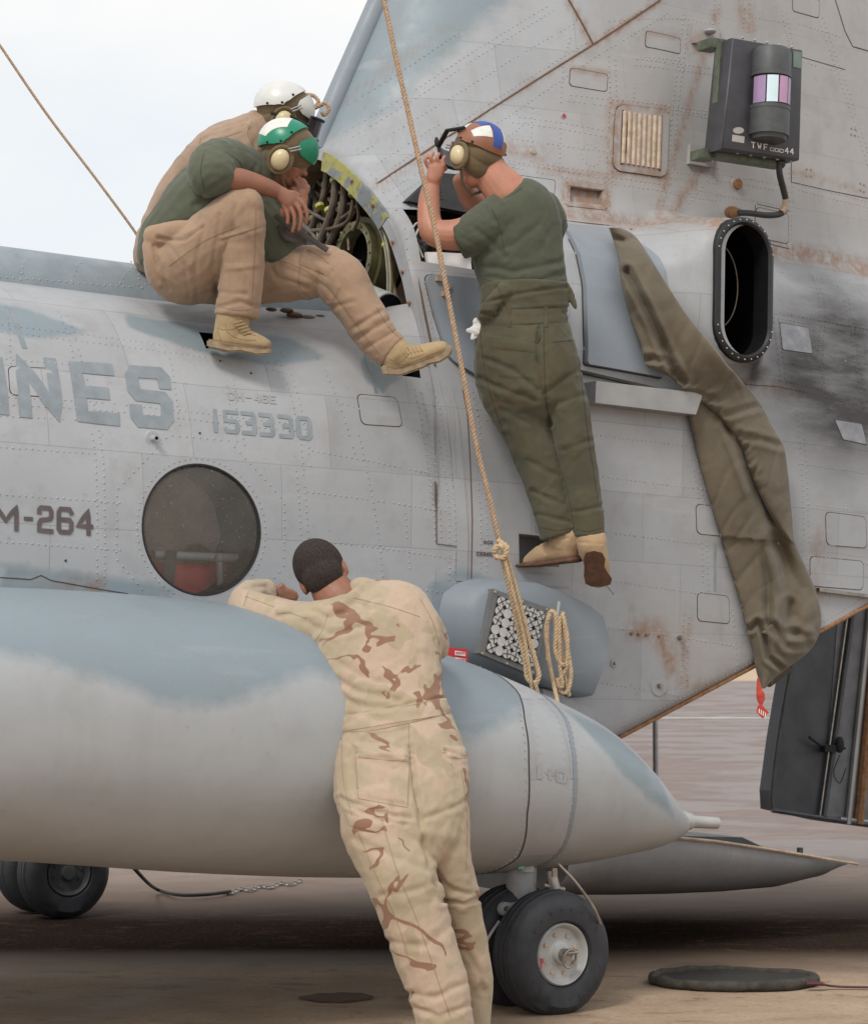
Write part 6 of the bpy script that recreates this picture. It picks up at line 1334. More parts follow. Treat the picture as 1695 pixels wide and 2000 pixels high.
mb.ptube([(985, 700, D3, 54), (988, 750, D3, 56), (1010, 800, D3 + .01, 52), (1030, 850, D3 + .02, 47), (1052, 910, D3 + .02, 41), (1070, 970, D3 + .03, 37), (1082, 1010, D3 + .03, 37), (1092, 1045, D3 + .03, 38)], df=.9, caps='flat')
mb.ptube([(1085, 700, D3 - .01, 46), (1092, 750, D3 - .01, 48), (1108, 800, D3 - .01, 43), (1118, 850, D3 - .01, 39), (1130, 910, D3, 36), (1140, 970, D3, 33), (1147, 1010, D3, 32), (1150, 1046, D3, 31)], df=.95, caps='flat')
mb.ptube([(985, 565, D3 - .12, 14), (955, 600, D3 - .11, 14), (945, 620, D3 - .08, 12)], df=.6)
mb.ptube([(1098, 560, D3 - .03, 14), (1112, 575, D3 - .02, 9), (1126, 604, D3 - .02, 3)], df=.5)
F3 = [([(1052, 640), (1050, 700), (1060, 760), (1075, 830)], 6, .012), ([(945, 700), (1000, 720), (1050, 760)], 8, .010), ([(935, 740), (985, 760), (1040, 780)], 8, .009), ([(1060, 770), (1100, 740), (1135, 720)], 8, .008), ([(1060, 800), (1140, 770)], 8, .006), ([(980, 800), (1040, 830), (1065, 880)], 8, .006), ([(940, 680), (955, 740), (985, 830)], 6, .006),
      ([(940, 612), (1020, 622), (1110, 612)], 4, .008), ([(950, 590), (1030, 570), (1105, 560)], 5, .008), ([(985, 600), (970, 560)], 5, .008), ([(960, 655), (1040, 665)], 3, .004), ([(1040, 960), (1100, 985)], 7, .007), ([(1050, 1005), (1115, 1020)], 6, .007), ([(1120, 1000), (1175, 990)], 6, .006), ([(1030, 900), (1090, 930)], 8, .005), ([(1100, 880), (1150, 860)], 8, .005)]
g3t = ob(mb.remesh('trousers', M['olivep'], None, .0068, 3, creasefn(F3, .008, (5, 5, 5.5), 21, plates=[([(950, 600), (1112, 592), (1112, 622), (950, 630)], .004), ([(955, 655), (1045, 662), (1045, 740), (975, 735)], .003), ([(1075, 662), (1120, 660), (1130, 735), (1085, 740)], .003)])), p3)
mb = MB()
mb.ptube([(1108, 1045, D3 + .04, 34), (1104, 1062, D3 + .04, 32)]); mb.ptube([(1110, 1072, D3 + .03, 24, 1.1), (1085, 1076, D3 + .08, 24, 1.2), (1058, 1084, D3 + .13, 20, 1.4), (1036, 1094, D3 + .18, 13, 1.6)])
bt_ = ob(mb.remesh('boot', M['boot2'], None, .006, 3, creasefn([([(1050, 1062), (1065, 1080)], 4, .003), ([(1075, 1050), (1112, 1052)], 3, .003)], .002, (14, 14, 20), 2)), p3)
mb = MB(); mb.ptube([(1128, 1092, D3 + .03, 7, 5), (1090, 1096, D3 + .08, 7, 5), (1060, 1100, D3 + .13, 7, 5), (1022, 1103, D3 + .19, 5, 7)], sub=2); s_ = mb.build('sole', M['soleb'], None, angle=60); s_.parent = bt_; s_.matrix_parent_inverse = Matrix.Identity(4)
mb = MB()
mb.ptube([(1152, 1045, D3, 30), (1155, 1062, D3, 30), (1158, 1080, D3 + .01, 27)]); mb.ptube([(1158, 1070, D3, 26, 1.0), (1164, 1095, D3 + .03, 25, 1.2), (1168, 1118, D3 + .07, 24, 1.0), (1168, 1130, D3 + .10, 20, 1.0)])
bt_ = ob(mb.remesh('boot', M['boot2'], None, .006, 3, creasefn([([(1130, 1060), (1178, 1062)], 3, .003)], .002, (14, 14, 20), 2)), p3)
mb = MB(); so_px = [(1144, 1080), (1160, 1076), (1176, 1080), (1182, 1092), (1180, 1106), (1186, 1118), (1195, 1130), (1192, 1142), (1176, 1146), (1155, 1146), (1143, 1140), (1140, 1125), (1141, 1105), (1139, 1092)]
def sd(a, b): return D3 - .092 + (b - 1076) / 70 * .12
mb.prism([P(a, b, sd(a, b)) for a, b in so_px], [P(a, b, sd(a, b) + .035) for a, b in so_px]); s_ = mb.build('sole', M['soleb'], None, smooth=False); s_.parent = bt_; s_.matrix_parent_inverse = Matrix.Identity(4)
seams(g3s, p3, [[(960, 408), (975, 440), (985, 490)], [(878, 438), (890, 470), (914, 494)], [(945, 545), (1020, 556), (1105, 548)], [(962, 376), (990, 384), (1020, 366)]], 'seam_olive')
seams(g3t, p3, [[(1062, 612), (1062, 680), (1066, 770), (1080, 860), (1108, 960), (1122, 1040)], [(950, 622), (1030, 634), (1112, 622)], [(950, 606), (1030, 616), (1112, 606)], [(958, 660), (1045, 668)], [(1078, 668), (1124, 664)], [(938, 650), (950, 740), (985, 850), (1030, 960), (1056, 1040)], [(1130, 700), (1148, 850), (1168, 980)], [(1056, 1030), (1090, 1036), (1122, 1030)], [(1124, 1034), (1150, 1038), (1176, 1030)]], 'seam_olive')
patch(g3t, p3, [(942, 606), (1112, 600), (1112, 628), (946, 636)], 'olivep', 'waistband', .005, 24, 5)
patch(g3t, p3, [(960, 660), (1046, 668), (1044, 688), (962, 680)], 'olivep', 'pocket_flap', .005)
for a in (990, 1062): patch(g3t, p3, [(a, 598), (a + 9, 598), (a + 9, 638), (a, 638)], 'olivep', 'belt_loop', .010, 3, 6)
# rag in the pocket
mb = MB(); mb.ell(P(934, 645, D3 - .03), RT * .034, UPc * .030, FW * .024, 10)
for a in ((928, 623), (952, 630), (914, 645), (950, 655), (922, 661)): mb.ptube([(934, 645, D3 - .03, 12), (a[0], a[1], D3 - .04, 4)], df=.5, sub=2, n=8)
o = mb.remesh('rag', M['cottonw'], None, .004, 1, creasefn([], .006, (60, 60, 60), 4)); tag(o, 'crumpled white rag stuffed in the pocket of the olive trousers', 'rag')
# ---------- 4: man leaning on the sponson, desert camouflage
p4 = person(860, 1990, 8.0, 'bareheaded man in desert camouflage coveralls leaning against the sponson')
def D4(y): return 7.98 + max(0, (1700 - y)) / 520 * .52 if y < 1700 else 7.98 - (y - 1700) / 400 * .06
H4 = Head(632, 1126, D4(1140) + .06, cam2(.20, -.42, .88), cam2(-.42, .80, .40), 1.17)
mb = MB(); H4.build(mb)
mb.ptube([(645, 1150, D4(1150) + .04, 40), (662, 1170, D4(1172) + .03, 42), (682, 1192, D4(1200) + .04, 40)], sub=3)
mb.ptube([(725, 1215, D4(1210), 88), (738, 1300, D4(1300), 100), (765, 1400, D4(1400), 90), (782, 1500, D4(1500), 98), (790, 1560, D4(1560), 90)], df=.62, infl=.7)
mb.ptube([(680, 1215, D4(1215), 45), (600, 1235, D4(1215) + .03, 38), (500, 1205, D4(1200) + .08, 28), (472, 1180, D4(1180) + .2, 22), (520, 1165, D4(1170) + .32, 16)])
hand(mb, (520, 1166), (545, 1160), [[(552, 1152), (566, 1154), (578, 1160)], [(554, 1158), (568, 1160), (580, 1166)], [(554, 1163), (567, 1167), (577, 1172)], [(550, 1168), (562, 1174)]], D4(1170) + .33, pr=15, fr=6, thumb=[(540, 1152), (552, 1144)])
mb.ptube([(800, 1225, D4(1225), 48), (840, 1253, D4(1250) + .06, 34), (835, 1266, D4(1250) + .18, 26), (780, 1250, D4(1250) + .32, 20)], infl=.7)
mb.ptube([(745, 1580, D4(1580), 62), (785, 1700, D4(1700), 52), (835, 1850, D4(1850), 44), (875, 2010, D4(2010), 34), (880, 2055, D4(2050), 30)], infl=.75); mb.ptube([(855, 1580, D4(1580), 50), (885, 1700, D4(1700) + .1, 36), (918, 1850, D4(1850) + .22, 26), (925, 1980, D4(1990) + .26, 24), (922, 2030, D4(2030) + .26, 22)], infl=.6)
ob(mb.remesh('body', M['skin4'], None, .0062, 3), p4)
# hair: a cap hugging the skull with a clean neckline
mb = MB(); n = 26
def hr(th, ph, k):
    return H4.pt(-.006 + .1045 * k * math.cos(th) , .036 + .0925 * k * math.sin(th) * math.cos(ph), .084 * k * math.sin(th) * math.sin(ph))
hm_ = MB(); H4.el(hm_, -.008, .038, 0, .104, .092, .083, 16); H4.el(hm_, -.045, -.018, 0, .062, .062, .068, 14)
o = hm_.remesh('hair', M['hair'], None, .006, 3); ob(o, p4)
F4 = [([(600, 1215), (650, 1240), (700, 1225)], 9, .008), ([(610, 1265), (650, 1235), (720, 1220)], 9, .008), ([(540, 1205), (600, 1190), (640, 1205)], 8, .006), ([(620, 1310), (700, 1350), (780, 1368)], 10, .009), ([(625, 1345), (700, 1378), (760, 1385)], 9, .008), ([(640, 1280), (700, 1320), (770, 1340)], 10, .006),
      ([(655, 1425), (720, 1395), (800, 1375), (868, 1362)], 4, .008), ([(660, 1395), (750, 1405), (880, 1392)], 5, .006), ([(680, 1480), (720, 1440), (790, 1425)], 9, .009), ([(695, 1470), (740, 1482), (800, 1482)], 4, .008), ([(800, 1420), (798, 1500)], 4, .004), ([(668, 1560), (730, 1585), (800, 1600)], 7, .014), ([(680, 1575), (740, 1600), (790, 1612)], 6, .010),
      ([(870, 1465), (905, 1480)], 4, .008), ([(800, 1460), (812, 1540), (820, 1600), (835, 1680), (865, 1760)], 8, .016), ([(830, 1600), (880, 1580), (915, 1560)], 8, .008), ([(690, 1640), (760, 1670), (830, 1700)], 12, .007), ([(850, 1700), (880, 1740), (918, 1745)], 8, .010), ([(870, 1760), (905, 1765), (935, 1755)], 6, .012), ([(745, 1750), (810, 1740), (860, 1720)], 10, .006), ([(760, 1840), (830, 1850), (880, 1810)], 11, .007),
      ([(800, 1940), (850, 1950), (910, 1920)], 9, .008), ([(812, 1970), (860, 1985), (915, 1965)], 8, .008), ([(910, 1860), (935, 1900), (945, 1940)], 7, .007), ([(740, 1165), (700, 1190), (660, 1200)], 6, .007), ([(480, 1150), (520, 1145), (535, 1160)], 6, .008), ([(475, 1185), (482, 1160)], 5, .007), ([(700, 1180), (760, 1200)], 7, .004), ([(850, 1250), (868, 1300)], 8, .006), ([(790, 1450), (760, 1500), (745, 1560)], 12, .004)]
mb = MB()
mb.ptube([(700, 1160, D4(1160), 36), (712, 1176, D4(1176), 72), (728, 1205, D4(1205), 112), (735, 1240, D4(1240), 128), (738, 1280, D4(1280), 128), (746, 1335, D4(1335), 118), (758, 1380, D4(1380), 112), (768, 1420, D4(1420), 114), (776, 1465, D4(1465), 126), (783, 1520, D4(1520), 132), (788, 1570, D4(1570), 129), (790, 1610, D4(1610), 118)], df=.62)
mb.ptube([(745, 1560, D4(1560) - .02, 80), (748, 1610, D4(1610) - .01, 82), (762, 1660, D4(1660), 76), (782, 1710, D4(1710), 71), (804, 1770, D4(1770), 67), (822, 1830, D4(1830), 64), (838, 1880, D4(1880), 62), (856, 1930, D4(1930), 59), (868, 1990, D4(1990), 55), (878, 2045, D4(2040), 54)], df=.9, caps='flat')
mb.ptube([(858, 1560, D4(1560), 58), (866, 1610, D4(1610) + .03, 52), (876, 1670, D4(1670) + .08, 43), (892, 1730, D4(1730) + .14, 38), (905, 1790, D4(1790) + .19, 36), (918, 1850, D4(1850) + .22, 34), (930, 1900, D4(1900) + .24, 32), (932, 1950, D4(1950) + .26, 28), (926, 2020, D4(2020) + .26, 28)], df=1.0, caps='flat')
mb.ptube([(690, 1215, D4(1215), 55), (650, 1222, D4(1215) + .01, 53), (600, 1225, D4(1215) + .03, 50), (550, 1215, D4(1200) + .05, 46), (505, 1200, D4(1190) + .08, 41), (482, 1185, D4(1180) + .14, 36), (482, 1172, D4(1175) + .22, 32), (505, 1160, D4(1165) + .29, 27), (528, 1157, D4(1165) + .33, 24)], df=.95, caps='flat')
mb.ptube([(790, 1215, D4(1215), 56), (825, 1235, D4(1230) + .02, 46), (846, 1255, D4(1250) + .07, 30), (845, 1268, D4(1260) + .16, 27), (800, 1255, D4(1250) + .3, 24)], df=1.0)
mb.ptube([(606, 1192, D4(1196) + .02, 11), (632, 1200, D4(1200) - .05, 15), (662, 1194, D4(1196) - .09, 17), (692, 1172, D4(1176) - .09, 19), (716, 1152, D4(1156) - .05, 17), (730, 1144, D4(1150) + .03, 13)], df=.6)
mb.ptube([(655, 1480, D4(1480) + .02, 8), (655, 1500, D4(1500) + .02, 9), (662, 1520, D4(1500) + .02, 6)], df=.8)
g4 = ob(mb.remesh('coveralls', M['camo'], None, .0072, 3, creasefn(F4, .009, (4.5, 4.5, 5), 31, plates=[([(655, 1402), (720, 1397), (868, 1364), (878, 1394), (800, 1412), (720, 1426), (657, 1430)], .006), ([(692, 1468), (800, 1476), (798, 1570), (700, 1555)], .004), ([(688, 1452), (803, 1464), (800, 1488), (740, 1484), (703, 1476)], .006), ([(870, 1458), (912, 1462), (908, 1482), (880, 1482)], .005)])), p4)
seams(g4, p4, [[(655, 1400), (700, 1398), (760, 1386), (820, 1374), (868, 1362)], [(655, 1430), (720, 1428), (800, 1412), (878, 1392)], [(798, 1412), (800, 1470), (805, 1540), (818, 1590)], [(694, 1470), (700, 1560)], [(800, 1480), (796, 1575)], [(700, 1560), (796, 1578)], [(640, 1200), (628, 1235), (600, 1268)], [(600, 1208), (560, 1195), (480, 1165)], [(745, 1600), (775, 1700), (815, 1800), (850, 1900), (880, 1990)], [(668, 1440), (670, 1520), (690, 1600), (730, 1700), (775, 1800), (800, 1880)], [(900, 1500), (912, 1600), (910, 1700)], [(820, 1170), (845, 1215), (858, 1260)], [(475, 1185), (484, 1160), (500, 1145)], [(690, 1168), (760, 1185), (820, 1205)], [(864, 1470), (912, 1476)]], 'seam_camo', .0028)
patch(g4, p4, [(655, 1401), (870, 1364), (878, 1394), (656, 1431)], 'camo', 'waistband', .006, 30, 5)
patch(g4, p4, [(692, 1454), (802, 1464), (799, 1488), (700, 1480)], 'camo', 'pocket_flap', .007)
patch(g4, p4, [(868, 1456), (911, 1462), (910, 1482), (874, 1480)], 'camo', 'pocket_flap', .006)
patch(g4, p4, [(672, 1590), (745, 1606), (742, 1628), (680, 1614)], 'camo', 'pocket_flap', .006)
patch(g4, p4, [(534, 1180), (566, 1176), (570, 1196), (540, 1200)], 'camo', 'sleeve_pocket', .005)
for (cx_, cy_, dd) in ((880, 2062, 0), (925, 2040, .27)):
    mb = MB(); c = P(cx_, cy_, D4(2040) + dd); g = V((c.x, c.y, 0)); mb.wtube([g + V((0, 0, .16)), g + V((0, 0, .09)), g + V((0, .02, .06))], [.055, .055, .05], 16, caps='round'); mb.ell(g + V((0, .06, .05)), V((.048, 0, 0)), V((0, .11, 0)), V((0, 0, .045)), 12)
    mb.ell(g + V((0, .03, .03)), V((.05, 0, 0)), V((0, .13, 0)), V((0, 0, .028)), 12)
    ob(mb.remesh('boot', M['boot'], None, .007, 2), p4)
# ------------------------------------------------------------------ ROPES
def rope(name, pts, r, mat, pitch=.045, sub=10, strands=3, closed=False):
    q = crom([tuple(p) for p in pts], sub); q = [V(a) for a in q]
    # resample
    L_ = [0]; 
    for a, b in zip(q, q[1:]): L_.append(L_[-1] + (b - a).length)
    step = pitch / 9; n = max(4, int(L_[-1] / step)); out = []; j = 0
    for i in range(n + 1):
        s_ = L_[-1] * i / n
        while j < len(L_) - 2 and L_[j + 1] < s_: j += 1
        t = (s_ - L_[j]) / max(1e-9, L_[j + 1] - L_[j]); out.append(q[j].lerp(q[j + 1], t))
    mb = MB(); prev = None; fr_ = []
    for i in range(len(out)):
        t = (out[min(i + 1, len(out) - 1)] - out[max(i - 1, 0)]).normalized(); a = t.orthogonal().normalized() if prev is None else (prev - t * prev.dot(t)).normalized(); prev = a; fr_.append((a, t.cross(a)))
    for k in range(strands):
        pts_ = []
        for i, p in enumerate(out): ang = 2 * math.pi * (i * step / pitch + k / strands); a, b = fr_[i]; pts_.append(p + (a * math.cos(ang) + b * math.sin(ang)) * r * .5)
        mb.wtube(pts_, r * .58, 6)
    return mb.build(name, M[mat], None, fixn=False, angle=180)
DR = 9.18
o = rope('hanging_rope', [P(738, -40, DR + .25), P(752, 10, DR + .22), P(775, 120, DR + .18), P(800, 230, DR + .14), P(826, 345, DR + .10), P(850, 450, DR + .06), P(875, 580, DR + .02), P(902, 720, DR), P(928, 860, DR), P(955, 970, DR), P(975, 1060, DR)], .0108, 'rope2'); ro = tag(o, 'long taut tan rope running down past the standing man to a knot', 'rope')
o = rope('knot', [P(972, 1055, DR - .01), P(990, 1070, DR - .03), P(984, 1088, DR - .03), P(968, 1086, DR - .02), P(967, 1070, DR + .01), P(980, 1062, DR + .03), P(988, 1078, DR + .02), P(972, 1090, DR - .0), P(966, 1078, DR - .02), P(976, 1066, DR - .03), P(988, 1082, DR - .02)], .011, 'rope'); o.parent = ro
DE = 9.27
o = rope('loop_strand', [P(980, 1085, DR), P(995, 1150, DR + .02), P(1012, 1230, DE - .02), P(1025, 1290, DE), P(1030, 1325, DE), P(1045, 1335, DE), P(1052, 1318, DE), P(1045, 1290, DE), P(1030, 1240, DE - .02), P(1010, 1160, DR + .03), P(988, 1085, DR + .01)], .0108, 'rope'); o.parent = ro
o = rope('loop_strand', [P(986, 1095, DR - .02), P(1005, 1170, DR), P(1022, 1240, DE - .04), P(1032, 1300, DE - .02), P(1040, 1350, DE), P(1050, 1390, DE + .02), P(1060, 1420, DE + .01)], .0085, 'rope'); o.parent = ro
o = rope('loop_strand', [P(1044, 1330, DE - .02), P(1052, 1360, DE), P(1064, 1400, DE + .02), P(1068, 1412, DE + .04)], .0085, 'rope'); o.parent = ro
DCo = 9.46
coil = empty('rope_coil', P(1085, 1300, DCo), 'coil of tan rope hanging from a hook beside the disc grille', 'rope')
for pts in ([(1070, 1290), (1068, 1235), (1072, 1200), (1082, 1196), (1086, 1225), (1084, 1270), (1094, 1296), (1102, 1298)], [(1098, 1200), (1104, 1240), (1112, 1290), (1115, 1320), (1108, 1350), (1098, 1353), (1090, 1345)], [(1092, 1205), (1092, 1260), (1094, 1310), (1098, 1338), (1092, 1342), (1088, 1325)], [(1100, 1196), (1094, 1230), (1100, 1300), (1108, 1345), (1112, 1360)],
            [(1074, 1200), (1066, 1230), (1072, 1290), (1082, 1340), (1090, 1380), (1084, 1400), (1075, 1412)], [(1100, 1205), (1108, 1250), (1106, 1300), (1096, 1320)]):
    dz = rnd.uniform(-.02, .02); o = rope('rope_strand', [P(a, b, DCo + dz - (.12 if b > 1370 else 0)) for a, b in pts], .0095, 'rope'); ob(o, coil)
o = rope('guy_rope', [P(-20, 62, 9.9), P(0, 88, 9.9), P(90, 220, 9.92), P(190, 352, 9.93), P(262, 450, 9.95), P(275, 475, 9.97)], .0062, 'rope2', pitch=.03); tag(o, 'thin brown rope crossing the sky down to the roof spine', 'rope')
o = rope('rope_end', [P(596, 184, 9.95), P(612, 186, 9.95), P(622, 198, 9.94), P(614, 210, 9.94), P(624, 206, 9.93), P(636, 200, 9.92), P(642, 212, 9.92), P(634, 224, 9.92), P(628, 218, 9.92)], .009, 'rope2'); tag(o, 'curled tan rope end sticking out above the white helmet', 'rope')
# ------------------------------------------------------------------ red tags
t_ = empty('red_safety_tag', L(870, 1280, 1.5).copy(), 'small red plastic safety tag with white print on the sponson by the elbow', 'tag'); t_.location = h2w(L(890, 1280, 1.5))
def tb(px, py, y): return h2w(L(px, py, y))
mb = MB(); q = [(870, 1264), (912, 1268), (914, 1275), (912, 1298), (880, 1292), (869, 1288)]; mb.prism([tb(*p, 1.52) for p in q], [tb(*p, 1.45) for p in q]); ob(mb.build('tag_body', M['red'], None, smooth=False), t_)
mb = MB()
for y0 in (1271, 1284):
    x = 889
    mb.add([tb(888, y0, 1.524), tb(909, y0 + 2.5, 1.524), tb(909, y0 + 11, 1.524), tb(888, y0 + 8.5, 1.524)], [(0, 1, 2, 3)])
ob(mb.build('white_print', M['white'], None, fixn=False, smooth=False, kind='stuff'), t_)
mb = MB()
for y0 in (1271, 1284):
    for i in range(5): a = 890.5 + i * 3.8; mb.add([tb(a, y0 + 2, 1.527), tb(a + 2.2, y0 + 2.3, 1.527), tb(a + 2.2, y0 + 7.4, 1.527), tb(a, y0 + 7, 1.527)], [(0, 1, 2, 3)])
ob(mb.build('print_marks', M['red'], None, fixn=False, smooth=False, kind='stuff'), t_)
o = MB(); o.ell(tb(866, 1285, 1.5), RT * .006, UPc * .006, FW * .004, 6); ob(o.build('tag_ring', M['shiny'], None), t_)
# streamer under the canvas
st_ = empty('red_streamer', P(1487, 1350, 10.35), 'knotted red warning streamer hanging below the canvas cover', 'streamer'); Dk = 10.33
mb = MB(); mb.wtube([P(1480, 1325, Dk), P(1482, 1345, Dk), P(1486, 1365, Dk), P(1486, 1378, Dk)], [.004, .012, .020, .006], 8, ref=FW, df=.5); mb.ell(P(1485, 1357, Dk), RT * .02, UPc * .022, FW * .012, 8); ob(mb.build('ribbon', M['redtag'], None), st_)
mb = MB(); mb.prism([P(a, b, Dk - .004) for a, b in [(1485, 1374), (1502, 1392), (1489, 1404), (1477, 1392), (1479, 1380)]], [P(a, b, Dk + .004) for a, b in [(1485, 1374), (1502, 1392), (1489, 1404), (1477, 1392), (1479, 1380)]]); ob(mb.build('tag_end', M['redtag'], None, smooth=False), st_)
mb = MB()
for i in range(4): a, b = 1482 + i * 4, 1384 + i * 2.5; mb.add([P(a, b, Dk - .007), P(a + 2, b + 1, Dk - .007), P(a + 1, b + 10, Dk - .007), P(a - 1, b + 9, Dk - .007)], [(0, 1, 2, 3)])
ob(mb.build('white_print', M['white'], None, fixn=False, smooth=False, kind='stuff'), st_)
# ------------------------------------------------------------------ canvas cover draped down the side
cov = bpy.data.objects.new('engine_cover', None); COL.objects.link(cov); cov.location = h2w(S(1400, 800)); tag(cov, 'long olive brown canvas engine cover draped down the fuselage side', 'cover')
def lin(tb_, y): return tab(tb_, y)
def drape(name, rows, base, folds, amp=.05, nu=56, nv=180, th=.006, seed=0, edge=.03, gather=None):
    y0, y1 = rows[0][0], rows[-1][0]; lt = [(r[0], r[1]) for r in rows]; rt_ = [(r[0], r[2]) for r in rows]
    rows_l = crom(rows, 5)
    lt = [(r[0], r[1]) for r in rows_l]; rt_ = [(r[0], r[2]) for r in rows_l]
    def fn(u, v, dl=0):
        py = y0 + (y1 - y0) * v; a, b = tab(lt, py), tab(rt_, py); px = a + (b - a) * u
        # lift above the skin: rounded cloth with folds
        off = base + amp * (max(0, 4 * u * (1 - u))) ** .55
        for line, w, dep in folds:
            dd = float(seg_d(line, np.array([px]), np.array([py]))[0]) / w; off += -dep * math.exp(-dd * dd) + .6 * dep * math.exp(-((dd - 2.1) / 1.0) ** 2)
        p0 = V((px * .012 + seed, py * .006, 0)); pr_ = V(((px + .45 * py) * .03, (py - .3 * px) * .012, seed)); off += .016 * noise.noise(p0) + .006 * noise.noise(p0 * 2.7) - .006 * max(0, 1 - abs(noise.noise(pr_ * .6)) * 5)
        if gather:
            dg_ = float(seg_d(gather, np.array([px]), np.array([py]))[0]); off += .011 * math.exp(-(dg_ / 20) ** 2) * noise.noise(V(((px + py) * .075, (px - py) * .02, seed))) * 2 
        y = 1.12
        for k in range(5): p = L(px, py, y); y = .4 * y + .6 * max(ys(min(p.x, 3.3), max(p.z, zkeel(p.x) + .06)), .9)
        yy = max(ys(min(p.x, 3.3), max(p.z, zkeel(p.x) + .06)), .9) + off - dl
        return L(px, py, yy)
    mb = MB(); G = [[fn(i / nu, j / nv) for j in range(nv + 1)] for i in range(nu + 1)]
    mb.slab(lambda u, v: h2w(G[round(u * nu)][round(v * nv)]), lambda u, v: h2w(G[round(u * nu)][round(v * nv)] - V((0, th + edge * (4 * u * (1 - u)) * 0, 0))), nu, nv)
    o = mb.build(name, M['canvas'], None, fixn=False, angle=180); return ob(o, cov)
drape('lower_layer', [(770, 1335, 1400), (830, 1350, 1450), (900, 1366, 1490), (1000, 1394, 1530), (1060, 1412, 1552), (1120, 1430, 1580), (1180, 1448, 1600), (1230, 1460, 1602), (1270, 1472, 1582), (1300, 1476, 1545), (1325, 1482, 1512), (1345, 1488, 1494)], .03,
      [([(1455, 860), (1500, 1000), (1530, 1100), (1540, 1200)], 12, .03), ([(1420, 830), (1470, 960), (1500, 1140), (1500, 1200)], 7, .016), ([(1520, 1060), (1560, 1150), (1550, 1230)], 14, .03), ([(1500, 1215), (1540, 1262), (1590, 1265)], 7, .02), ([(1465, 1228), (1480, 1215), (1492, 1240), (1500, 1285), (1530, 1310)], 5, .02), ([(1540, 1180), (1530, 1230), (1575, 1250)], 8, .018)], .05, seed=3)
drape('upper_layer', [(444, 1190, 1212), (460, 1196, 1240), (500, 1208, 1268), (560, 1216, 1306), (620, 1232, 1346), (680, 1254, 1396), (712, 1262, 1420), (724, 1285, 1432), (740, 1315, 1445), (770, 1345, 1470), (800, 1392, 1492), (830, 1420, 1508), (870, 1448, 1530), (920, 1466, 1538), (980, 1492, 1544), (1030, 1520, 1548), (1058, 1542, 1550)], .085,
      [([(1225, 530), (1270, 620), (1305, 700), (1330, 745)], 7, .024), ([(1262, 700), (1300, 705), (1320, 740)], 6, .014), ([(1345, 770), (1400, 780), (1440, 760)], 6, .012), ([(1420, 810), (1450, 800), (1490, 790)], 6, .014), ([(1445, 850), (1490, 860), (1525, 870)], 6, .010), ([(1300, 560), (1400, 740)], 20, .008), ([(1192, 462), (1215, 470)], 5, .01)], .045, seed=9, gather=[(1268, 712), (1330, 748), (1395, 795), (1430, 840), (1462, 900), (1475, 950)])
mb = MB(); 
def cp(px, py, o_): return h2w(S(px, py, o_))
for i, (a, b) in enumerate(((( 1470, 1232), (1480, 1345)),)):
    mb.prism([cp(1464, 1236, .10), cp(1484, 1218, .10), cp(1496, 1250, .10), cp(1500, 1290, .10), cp(1530, 1308, .08), cp(1490, 1342, .06), cp(1482, 1338, .06)], [cp(1464, 1236, .08), cp(1484, 1218, .08), cp(1496, 1250, .08), cp(1500, 1290, .08), cp(1530, 1308, .06), cp(1490, 1342, .04), cp(1482, 1338, .04)])
o = mb.build('turned_corner', M['canvas'], None, smooth=False); ob(o, cov)
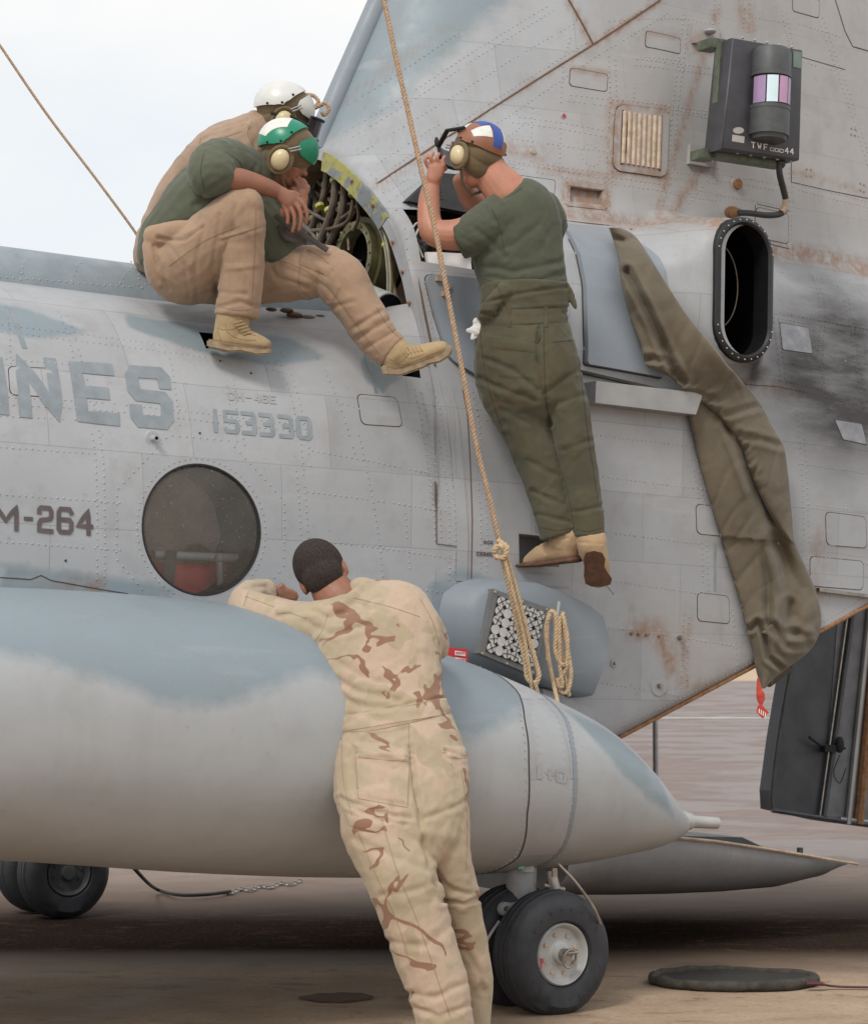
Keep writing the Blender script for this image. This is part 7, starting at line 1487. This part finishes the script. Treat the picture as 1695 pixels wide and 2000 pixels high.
# ------------------------------------------------------------------ things on and beyond the ground
hp = empty('fabric_hoop', GP(1432, 1925), 'dark flattened canvas hoop lying on the concrete with a red strap', 'hoop')
c = GP(1432, 1922); mb = MB(); n = 60; rings = []
for i in range(n):
    a = 2 * math.pi * i / n; rx, ry = .35, .24; rr = 1 + .06 * noise.noise((math.cos(a) * 2, math.sin(a) * 2, 3)); p = c + V((rx * math.cos(a) * rr, ry * math.sin(a) * rr, .0)); h = .022 + .007 * noise.noise((math.cos(a) * 3, math.sin(a) * 3, 1))
    rings.append(p + V((0, 0, h)))
mb.wtube(rings, [.022 + .008 * noise.noise((p.x * 12, p.y * 12, 0)) for p in rings], 10, closed=True); hc_ = plain('dusty_black_canvas', (.055, .048, .038), .9, var=.45, scale=26, bump=.5); ob(mb.build('hoop_rim', hc_, None), hp)
mb = MB(); mb.add([c + V((.33 * math.cos(a) * 1, .22 * math.sin(a), .026 + .006 * math.sin(a * 5))) for a in [2 * math.pi * i / 40 for i in range(40)]], [tuple(range(40))]); ob(mb.build('fabric_disc', plain('dark_fabric', (.03, .027, .023), .9), None, fixn=False), hp)
mb = MB(); q = [GP(1575, 1922, .03), GP(1600, 1922, .03), GP(1640, 1928, .012), GP(1760, 1930, .012)]; mb.wtube(crom_v := [V(p) for p in crom([tuple(a) for a in q], 6)], [.022 if i < 8 else .012 for i in range(len(crom_v))], 8, df=.4, ref=V((0, 0, 1))); ob(mb.build('red_strap', plain('faded_red_webbing', (.10, .028, .032), .85), None), hp)
post = empty('metal_post', GP(1282, 1545), 'thin two tone metal post standing on the wet concrete behind the tail', 'post'); pb = GP(1280, 1560)
mb = MB(); mb.wtube([V((pb.x - .012, pb.y, 0)), V((pb.x - .012, pb.y, 1.6))], .011, 8); ob(mb.build('dark_rod', M['blackm'], None), post)
mb = MB(); mb.wtube([V((pb.x + .014, pb.y + .01, 0)), V((pb.x + .014, pb.y + .01, 1.6))], .014, 10); ob(mb.build('bright_tube', M['shiny'], None), post)
# tie-down chain on the ground
ch_ = empty('tie_down_chain', GP(500, 1750), 'dark tie-down chain lying on the wet concrete under the sponson', 'chain')
q = [V(p) for p in crom([tuple(P(256, 1690, 10.9)), tuple(GP(300, 1734, .05)), tuple(GP(345, 1748, .03)), tuple(GP(400, 1748, .025)), tuple(GP(450, 1742, .02))], 8)]; mb = MB(); mb.wtube(q, .010, 8); ob(mb.build('strap', M['blackm'], None), ch_)
lk = None
for i in range(34):
    a, b = 440 + i * 4.4, 1744 - i * .62 + 2.5 * math.sin(i * .7); p = GP(a, b, .012)
    if lk is None:
        mb = MB(); mb.wtube([V((.016 * math.cos(t), .010 * math.sin(t), 0)) for t in [2 * math.pi * k / 12 for k in range(12)]], .0042, 6, closed=True); o = mb.build('chain_link', M['steel'], None); lk = o.data
    else: o = bpy.data.objects.new('chain_link', lk); COL.objects.link(o)
    o.parent = ch_; o.location = p - ch_.location; o.rotation_euler = ((.2, 1.2)[i % 2], 0, .2)
